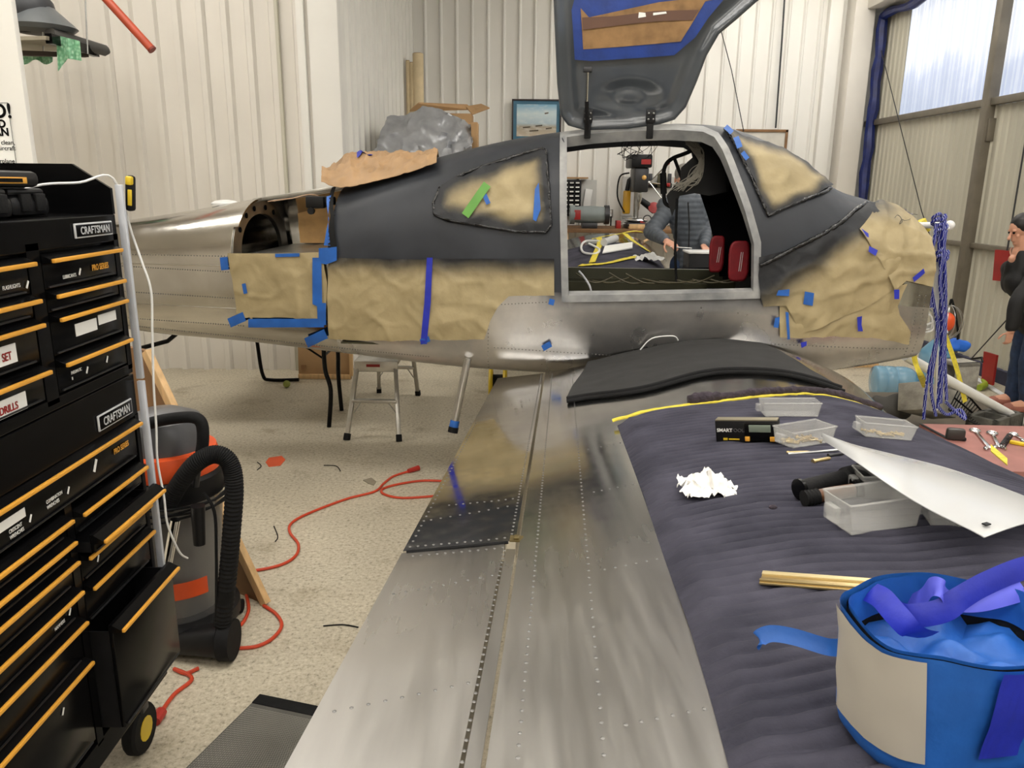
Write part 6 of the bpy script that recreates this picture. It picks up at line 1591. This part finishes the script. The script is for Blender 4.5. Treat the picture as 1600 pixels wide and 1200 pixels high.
# cardboard tubes in the corner
for (x0, x1, yt, yb, lab) in ((645, 661, 84, 200, 'thick pale cardboard tube standing in the wall corner'), (640, 647, 98, 200, 'thin brown cardboard tube beside the thick tube'), (634, 640, 95, 200, 'narrow cardboard tube in the angle of the two walls')):
    a, b_ = w((x0 + x1) / 2, yt, 10.3), w((x0 + x1) / 2, yb, 10.3); r = (x1 - x0) / 2 * 10.3 / 1230
    t = thing('cardboard_tube', lab, 'tube', b_); MB().tube([Vector((b_.x, b_.y, .0)), a], r, 16).build('tube', mat('tube_pale', (214, 196, 160), .8), t); MB().tube([a - Vector((0, 0, .01)), a + Vector((0, 0, .006))], r * .85, 14).build('end_plug', 'cardboard_dark', t)
# shelf unit with cartons and the silver tarpaulin
sy = 8.5
s_ = lambda px, py, y=sy: Yp(px, py, y)
zt0 = s_(650, 245).z
un = thing('storage_rack', 'dark steel storage rack under the cartons behind the tail', 'rack', s_(660, 300))
x0, x1 = s_(600, 250).x, s_(760, 250).x
MB().bx(x0, x1, sy - .3, sy + .5, zt0 - .03, zt0, .004).build('shelf', 'dark_steel', un)
for x in (x0 + .03, x1 - .03):
    for y in (sy - .27, sy + .47): MB().bx(x - .02, x + .02, y - .02, y + .02, 0, zt0, .003).build('post', 'dark_steel', un)
cx0, cx1, cz = s_(648, 180, 8.7).x, s_(738, 180, 8.7).x, s_(690, 178, 8.7).z
ct = thing('cardboard_box', 'open brown carton with spread flaps on the rack behind the tail', 'carton', ((cx0 + cx1) / 2, 8.8, zt0))
MB().bx(cx0, cx1, 8.62, 8.95, zt0, cz, .004).build('body', 'cardboard', ct)
for q in ([(738, 178), (765, 168), (752, 162), (728, 166)], [(640, 172), (654, 160), (730, 163), (738, 170)]):
    pts = [s_(x, y, 8.6 if i < 2 else 8.9) for i, (x, y) in enumerate(q)]; MB().add(pts + [p - Vector((0, 0, .012)) for p in pts], [(0, 1, 2, 3), (7, 6, 5, 4)] + [(i, (i + 1) % 4, 4 + (i + 1) % 4, 4 + i) for i in range(4)]).build('flap', 'cardboard', ct, 0)
c2a, c2b = s_(737, 192, 8.4), s_(747, 240, 8.4)
tag(MB().bx(c2a.x, c2b.x, 8.3, 8.6, zt0, c2a.z, .004).build('cardboard_box', 'cardboard'), 'narrow brown carton standing beside the silver tarpaulin', 'carton')
# tarpaulin: draped over a box-like heap
top_l = [(604, 182), (640, 176), (668, 165), (700, 176), (725, 188), (738, 200)]; bot_l = [(585, 242), (620, 250), (660, 255), (688, 250), (715, 240), (738, 232)]
TL = spline([s_(x, y, sy - .05) for x, y in top_l], 6); BL = spline([s_(x, y, sy - .42) for x, y in bot_l], 6)
b = MB().grid(lambda i, j: (TL[i].lerp(BL[i], j / 14) + Vector((0, .10 * (1 - j / 14) , .03 * nz(i * .35, j * .3) + .015 * nz(i * .9, j * .8))) + Vector((.02 * nz(i * .5, j * .5, 5), -.06 * math.sin(PI * j / 14) + .05 * nz(i * .4, j * .4, 3) - .07 * (1 - min(1., 3 * abs(nz(i * .22 + 9, j * .16, 8)))), 0))), len(TL), 15)
b.grid(lambda i, j: TL[i] + Vector((0, .10 + .5 * j / 6, .03 * nz(i * .35, 0) - .02 * j + .01 * nz(i, j))), len(TL), 7)
tag(b.build('silver_tarpaulin', 'silver_tarp', None, 60, .003), 'crinkled silver grey tarpaulin draped over boxes behind the tail', 'tarpaulin')
# framed picture
a, b_ = w(800, 155), w(876, 221)
pc = thing('framed_picture', 'framed seascape print with aircraft on the white back wall', 'picture', (a.x, WY, b_.z)); yy = WY - .015
for (x0, x1, z0, z1) in ((a.x, b_.x, a.z - .02, a.z), (a.x, b_.x, b_.z, b_.z + .02), (a.x, a.x + .02, b_.z, a.z), (b_.x - .02, b_.x, b_.z, a.z)): MB().bx(x0, x1, yy - .03, yy, z0, z1, .003).build('frame_bar', mat('frame_brown', (52, 40, 38), .4), pc)
MB().bx(a.x + .015, b_.x - .015, yy - .014, yy, b_.z + .015, a.z - .015).build('mount', mat('mount_teal', (72, 116, 140), .7), pc, 0)
k = NT('print_sea'); k.set(Roughness=.5); sx_ = k.n('ShaderNodeSeparateXYZ'); k.l(k.coord(), sx_.inputs[0]); mr = k.n('ShaderNodeMapRange'); mr.inputs[1].default_value = b_.z + .06; mr.inputs[2].default_value = a.z - .06; k.l(sx_.outputs[2], mr.inputs[0])
sky_ = k.ramp(mr.outputs[0], [(0, lin((196, 182, 160))), (.30, lin((170, 160, 142))), (.40, lin((176, 196, 206))), (.7, lin((206, 222, 226))), (1, lin((120, 176, 206)))])
k.col(k.mix(k.ramp(k.noise(9, 5, stretch=(1, 1, 2.5)), [(.5, 0), (.75, .5)]), sky_, lin((232, 234, 230))))
MB().bx(a.x + .065, b_.x - .065, yy - .018, yy - .01, b_.z + .06, a.z - .065).build('print', 'print_sea', pc, 0)
for (fx_, fz_, s2) in ((.30, .32, .10), (.55, .36, .09), (.75, .30, .08), (.70, .66, .05), (.45, .24, .12)):
    p = Vector((a.x + (b_.x - a.x) * fx_, yy - .02, b_.z + (a.z - b_.z) * fz_)); MB().beam(p - Vector((s2 / 2, 0, 0)), p + Vector((s2 / 2, 0, .01)), .004, .016).build('painted_aircraft', mat('ink_sepia', (92, 82, 66), .6), pc)
# whiteboard behind the windshield
a, b_ = w(1150, 202), w(1227, 240)
wb = thing('notice_board', 'white board with thin wooden frame on the back wall behind the windshield', 'board', (a.x, WY, b_.z - .6))
MB().bx(a.x, b_.x - .03, WY - .03, WY, b_.z - .6, a.z - .03).build('panel', mat('panel_grey', (204, 200, 190), .5), wb, 0); MB().bx(a.x, b_.x, WY - .045, WY, a.z - .035, a.z, .003).build('frame_bar', 'plywood_brown', wb); MB().bx(b_.x - .035, b_.x, WY - .045, WY, b_.z - .6, a.z, .003).build('frame_bar', 'plywood_brown', wb)
# conduit and a slack wire on the back wall
tag(MB().tube([w(1227, -20, WY - .05), w(1222, 60, WY - .05), w(1212, 200, WY - .05)], .012, 8).build('wall_conduit', 'dark_steel'), 'thin dark conduit running up the back wall behind the windshield', 'conduit')
tag(MB().tube([w(1122, 30, WY - .06), w(1143, 110, WY - .06), w(1162, 205, WY - .06)], .006, 6).build('slack_wire', 'dark_steel'), 'fine slack wire on the back wall beside the raised door', 'wire')
# bench
BZ = w(960, 356, 10.3).z; bx0, bx1 = w(870, 350, 10.3).x, w(1180, 350, 10.3).x
bn = thing('back_bench', 'long wooden workbench along the back wall seen through the cabin', 'workbench', ((bx0 + bx1) / 2, 10.5, 0))
MB().bx(bx0, bx1, 10.0, 10.9, BZ - .05, BZ, .004).build('bench_top', 'plywood_brown', bn)
for x in (bx0 + .1, bx1 - .1):
    for y in (10.08, 10.85): MB().bx(x - .04, x + .04, y - .04, y + .04, 0, BZ - .05, .004).build('leg', 'wood_light', bn)
MB().bx(bx0 + .1, bx1 - .1, 10.82, 10.86, .3, .42).build('stretcher', 'wood_light', bn)
# pegboards
k = NT('pegboard_white'); k.set(Roughness=.6); ch = k.n('ShaderNodeTexVoronoi'); ch.inputs['Scale'].default_value = 24; ch.inputs['Randomness'].default_value = 0.; k.l(k.coord(), ch.inputs['Vector'])
k.col(k.ramp(ch.outputs['Distance'], [(.10, lin((96, 96, 94))), (.16, lin((196, 196, 192)))]))
for q, lab in (((973, 276, 1075, 352), 'white pegboard behind the drill press'), ((907, 281, 930, 350), 'narrow white pegboard beside the parts cabinet')):
    a, b_ = w(q[0], q[1]), w(q[2], q[3]); tag(MB().bx(a.x, b_.x, WY - .02, WY, b_.z, a.z).build('pegboard', 'pegboard_white', None, 0), lab, 'pegboard')
a, b_ = w(985, 286, WY - .06), w(1050, 290, WY - .06)
tag(MB().bx(a.x, b_.x, WY - .06, WY - .02, b_.z - .03, a.z, .004).build('tool_rail', 'black_paint'), 'black magnetic tool rail across the pegboard', 'rail')
for i, (px, mm) in enumerate(((1030, 'olive_metal'), (1038, 'brass'), (1046, 'dark_steel'), (1016, 'dark_steel'))):
    p = w(px, 282, WY - .075); tag(MB().box(p, (.05, .03, .18), None, .008).build('hand_tool', mm), ('olive file hung upright on the pegboard rail', 'brass-coloured scraper hung on the pegboard rail', 'grey driver hung right of the brass scraper on the pegboard rail', 'grey driver hung beside the drill press on the pegboard rail')[i], 'hand tool', 'tools on the pegboard rail')
# small-parts cabinet
a, b_ = w(884, 281, 10.75), w(907, 338, 10.75)
pc = thing('parts_cabinet', 'black small-parts cabinet with rows of drawers on the back wall', 'parts cabinet', (a.x, 10.75, b_.z)); W_, H_ = b_.x - a.x, a.z - b_.z
MB().bx(a.x - .12, b_.x, 10.75, 10.92, b_.z, a.z, .005).build('case', 'black_plastic', pc)
for i in range(8):
    for j in range(4):
        x = a.x - .12 + .012 + j * (W_ + .12 - .02) / 4; z = b_.z + .012 + i * (H_ - .02) / 8
        d = MB().bx(x, x + (W_ + .10) / 4 - .012, 10.735, 10.75, z, z + H_ / 8 - .014, .003).build('drawer', 'black_paint', pc); MB().bx(x + .008, x + (W_ + .10) / 4 - .020, 10.731, 10.736, z + .018, z + .036).build('label', 'white_paper', d)
a2 = w(884, 279, 10.72); MB().bx(a2.x - .12, a2.x + .30, 10.70, 10.92, a2.z, a2.z + .02).build('top_sheet', 'cardboard', pc)
# white strap and cord on the narrow pegboard
p = w(918, 312, WY - .05); tag(MB().box(p, (.10, .02, .28), RY(.12), .006).build('hanging_tag', 'white_plastic'), 'white tool hanging on the narrow pegboard', 'tool')
tag(MB().tube(spline([p + Vector((-.05, 0, -.1)), p + Vector((-.09, 0, -.35)), p + Vector((0, 0, -.42)), p + Vector((.08, 0, -.35)), p + Vector((.04, 0, -.1))], 6), .008, 6).build('white_rope_loop', 'white_plastic'), 'loop of white cord below the white tool on the pegboard', 'cord')
# socket box with cable
a, b_ = w(944, 327, WY), w(957, 340, WY)
so = thing('outlet_box', 'grey double socket box with black plug on the back wall', 'outlet', (a.x, WY, b_.z)); MB().bx(a.x, b_.x, WY - .05, WY, b_.z, a.z, .006).build('box', 'steel', so)
for i in (0, 1):
    for j in (0, 1):
        x = a.x + (b_.x - a.x) * (.3 + .4 * i); z = b_.z + (a.z - b_.z) * (.3 + .4 * j); MB().bx(x - .015, x + .015, WY - .055, WY - .048, z - .02, z + .02, .003).build('socket', 'white_plastic', so)
MB().tube([(a.x + .09, WY - .07, b_.z + .02), (a.x + .09, WY - .07, b_.z - .35)], .010, 8).build('cable', 'black_rubber', so)
# bench grinder
gy = 10.15; g0, g1 = w(890, 347, gy), w(950, 372, gy); gz = BZ
gr = thing('bench_grinder', 'grey bench grinder with red badge on the back bench', 'grinder', ((g0.x + g1.x) / 2, gy, gz)); xm = (g0.x + g1.x) / 2; zc = gz + .17
MB().bx(xm - .10, xm + .10, gy - .09, gy + .09, gz, gz + .07, .01).build('foot', 'dark_steel', gr); MB().lathe([(.05, -.22), (.10, -.20), (.11, 0), (.10, .20), (.05, .22)], 24, (xm, gy, zc), RY(PI / 2)).build('motor', 'grey_tool', gr)
for s2 in (-1, 1): MB().lathe([(.02, -.03), (.12, -.03), (.12, .03), (.02, .03)], 24, (xm + s2 * .22, gy, zc), RY(PI / 2)).build('wheel_guard', 'dark_steel' if s2 > 0 else 'grey_tool', gr)
MB().bx(xm - .20, xm - .12, gy - .115, gy - .10, zc - .06, zc + .06, .002).build('badge', 'red_paint', gr)
# drill press
dy = 10.35; dp0 = w(994, 352, dy); X = dp0.x; zb_ = BZ; zh = w(995, 245, dy).z
dp = thing('drill_press', 'bench drill press with dark head and red-knobbed handles', 'drill press', (X, dy, zb_))
MB().bx(X - .14, X + .14, dy - .20, dy + .20, zb_, zb_ + .05, .01).build('base', 'dark_steel', dp); MB().tube([(X, dy + .08, zb_ + .05), (X, dy + .08, zh)], .035, 14).build('column', 'steel', dp)
MB().bx(X - .14, X + .12, dy - .30, dy + .25, zh - .14, zh + .02, .02).build('belt_cover', 'black_plastic', dp); MB().bx(X - .02, X + .10, dy - .305, dy - .295, zh - .10, zh - .04).build('badge', 'red_paint', dp)
MB().bx(X - .09, X + .09, dy - .26, dy + .12, zh - .44, zh - .14, .02).build('head', 'dark_steel', dp); MB().tube([(X, dy - .15, zh - .44), (X, dy - .15, zh - .52), (X, dy - .15, zh - .58), (X, dy - .15, zh - .66)], [.03, .035, .018, .006], 14).build('chuck', 'chrome', dp)
MB().sphere((X + .03, dy - .27, zh - .26), .03, 10, 8).build('lamp', mat('lamp_amber', (240, 190, 110), .3), dp)
hub = Vector((X + .13, dy - .12, zh - .32)); MB().tube([(X + .05, dy - .12, zh - .32), hub], .022, 12).build('feed_hub', 'steel', dp)
for dx, dz in ((.17, .20), (.18, -.02), (.16, -.20)):
    e = hub + Vector((dx, -.05, dz)); MB().tube([hub, e], .008, 8).build('feed_handle', 'chrome', dp); MB().tube([e, e + Vector((dx, -.05, dz)).normalized() * .07], [.018, .026], 10).build('knob', 'red_paint', dp)
MB().bx(X - .16, X + .16, dy - .30, dy + .02, zh - .86, zh - .82, .008).build('table', 'dark_steel', dp); MB().sphere((X - .02, dy - .16, zh - .79), .10, 12, 8, (1.5, 1, .35)).build('foil_heap', 'chrome', dp)
MB().tube(spline([(X - .12, dy, zh - .2), (X - .24, dy, zh - .25), (X - .26, dy, zh - .5), (X - .16, dy, zh - .7)], 6), .010, 8).build('cable', 'black_rubber', dp)
# things on the bench and pegboard under it
p = w(979, 316, 10.5); t = thing('glue_gun', 'yellow and black gun hanging beside the drill press', 'tool', p); MB().box(p, (.10, .06, .30), None, .02).build('yellow_body', mat('tool_yellow', (220, 168, 40), .4), t); MB().tube([p + Vector((0, 0, .15)), p + Vector((.02, 0, .28)), p + Vector((.10, 0, .34))], .03, 10).build('black_handle', 'black_plastic', t)
p = w(1014, 322, 10.5); t = thing('angle_grinder', 'black and red angle grinder hanging on the pegboard', 'grinder', p); MB().tube([p + Vector((-.18, 0, .12)), p, p + Vector((.08, 0, -.06))], [.035, .045, .05], 12).build('body', 'black_plastic', t); MB().lathe([(.02, -.02), (.075, -.01), (.075, .01), (.02, .02)], 18, p + Vector((.06, -.04, -.02)), RX(1.2)).build('guard', 'red_paint', t)
a, b_ = w(972, 338, 10.3), w(988, 349, 10.3); t = thing('wire_basket', 'small grey wire basket on the back bench', 'basket', (a.x, 10.3, b_.z))
for z in lsp(b_.z, a.z, 4): MB().tube([(a.x, 10.2, z), (b_.x, 10.2, z), (b_.x, 10.4, z), (a.x, 10.4, z)], .005, 5, True).build('hoop', 'steel', t)
for x in lsp(a.x, b_.x, 7): MB().tube([(x, 10.2, b_.z), (x, 10.2, a.z)], .004, 5).build('upright', 'steel', t)
a, b_ = w(962, 357, 10.15), w(969, 366, 10.15); tag(MB().bx(a.x, b_.x, 10.1, 10.25, BZ, BZ + .10, .01).build('red_tin', 'red_paint'), 'small red tin on the back bench', 'tin')
a, b_ = w(982, 353, 10.1), w(1006, 361, 10.1); tag(MB().bx(a.x, b_.x, 10.03, 10.25, BZ, BZ + .06, .006).build('wood_block', 'wood_light'), 'pale wood block on the back bench below the drill press', 'block')
p = w(1011, 352, 10.1); t = thing('red_clamp', 'red spring clamp on the back bench', 'clamp', Vector((p.x, 10.1, BZ))); c = Vector((p.x, 10.1, BZ + .05))
for s2 in (-1, 1): MB().beam(c + Vector((-.09 * s2, 0, -.03)), c + Vector((.09 * s2, 0, .04)), .025, .02, .004).build('jaw', 'red_paint', t)
MB().tube([c + Vector((math.cos(a_) * .05, .01, .07 + math.sin(a_) * .05)) for a_ in lsp(0, 2 * PI, 17)[:-1]], .008, 6, True).build('ring', 'dark_steel', t)
# ------------------------------------------------------ on the port wing
def onport(px, py, off=.0):
    z = 1.05
    for _ in range(60):
        p = Zp(px, py, z); u, v, _z = toAC(p); z = .6 * z + .4 * (wz_p(max(0, min(1.4, u)), max(0., v - 2 * VC)) + off)
    return (u, max(0., v - 2 * VC))
pb = thing('moving_blanket', 'dark blanket with yellow straps spread over the far wing beyond the cabin', 'blanket', wpp(.9, 1.6))
MB().grid(lambda i, j: wpp(.26 + 1.10 * i / 30, .35 + 2.75 * j / 60, .02 + .004 * nz(i * .5, j * .5)), 31, 61).build('cloth', 'blanket_cloth', pb, 180)
def pstrap(pts, wdt=.05, off=.032):
    P = [onport(*q) for q in pts]; S = spline([Vector((u, r, 0)) for u, r in P], 10)
    def f(i, j):
        t = (S[min(i + 1, len(S) - 1)] - S[max(i - 1, 0)]).normalized(); nn = Vector((-t.y, t.x, 0)) * wdt * (j - .5); q = S[i] + nn
        return wpp(max(.02, min(1.38, q.x)), max(.02, q.y), off + .006 * nz(i * .6, j))
    return MB().grid(f, len(S), 2)
for q in ([(925, 415), (932, 398), (937, 385), (936, 376)], [(976, 369), (988, 380), (1003, 390), (1013, 397)], [(905, 420), (950, 416), (1000, 406)], [(1030, 406), (1050, 410), (1066, 415)], [(925, 378), (960, 371), (980, 367), (1010, 369), (1040, 375)]):
    pstrap(q, .06 if q[0][0] != 925 or q[0][1] > 400 else .02).build('yellow_strap', 'strap_yellow', pb, 180, .004)
def pitem(name, quad, hh, m, lab, cat):
    pts = [wpp(*onport(*q), .035) for q in quad]
    return tag(MB().add(pts + [p + Vector((0, 0, hh)) for p in pts], [(3, 2, 1, 0), (4, 5, 6, 7)] + [(i, (i + 1) % 4, 4 + (i + 1) % 4, 4 + i) for i in range(4)]).build(name, m, None, 0), lab, cat)
pitem('white_card', [(941, 402), (988, 394), (988, 385), (945, 391)], .012, 'white_paper', 'flat white panel lying on the far wing blanket', 'panel')
a, b_ = wpp(*onport(943, 388), .06), wpp(*onport(961, 381), .06); tag(MB().tube([a, b_], .04, 16).build('plastic_roll', 'clear_sheet'), 'clear plastic roll lying on the far wing blanket', 'roll')
pitem('wood_scrap', [(1006, 384), (1015, 378), (1014, 376), (1005, 382)], .012, 'wood_light', 'small wooden scrap on the far wing blanket', 'wood')
c = wpp(*onport(1013, 412), .03)
tag(MB().grid(lambda i, j: c + Vector(((i / 14 - .5) * .30, (j / 14 - .5) * .30, .07 * abs(nz(i * .35, j * .35, 4)) + .05 * math.exp(-((i - 7) ** 2 + (j - 7) ** 2) / 30))), 15, 15).build('plastic_bag', 'white_plastic', None, 40, .001), 'crumpled white plastic bag on the far wing by the cabin sill', 'bag')
tag(MB().tube(spline([wpp(*onport(x, y), .035) for x, y in ((936, 382), (915, 382), (908, 390), (912, 400), (930, 402), (936, 395), (920, 386))], 8), .012, 8).build('white_hose', 'white_plastic'), 'loop of white hose on the far wing blanket', 'hose')
b = MB().grid(lambda i, j: wpp(max(.02, .02 + .26 * i / 8), .25 + 1.2 * j / 20, .012 + .008 * nz(i * .8, j * .5)), 9, 21); tag(b.build('silver_foil_sheet', 'silver_tarp', None, 180, .002), 'rumpled silver sheet along the rear edge of the far wing', 'sheet')
p = wpp(1.95, 1.9, .05); 
sp2 = thing('white_box_stack', 'dark box with white lid beside the person in grey', 'box', Vector((1.9, 7.0, .0))); q = Yp(1095, 392, 7.0)
MB().bx(q.x - .12, q.x + .14, 6.9, 7.15, 0, q.z - .018, .006).build('box', 'black_plastic', sp2); MB().bx(q.x - .13, q.x + .15, 6.89, 7.16, q.z - .018, q.z, .004).build('lid', 'white_plastic', sp2)
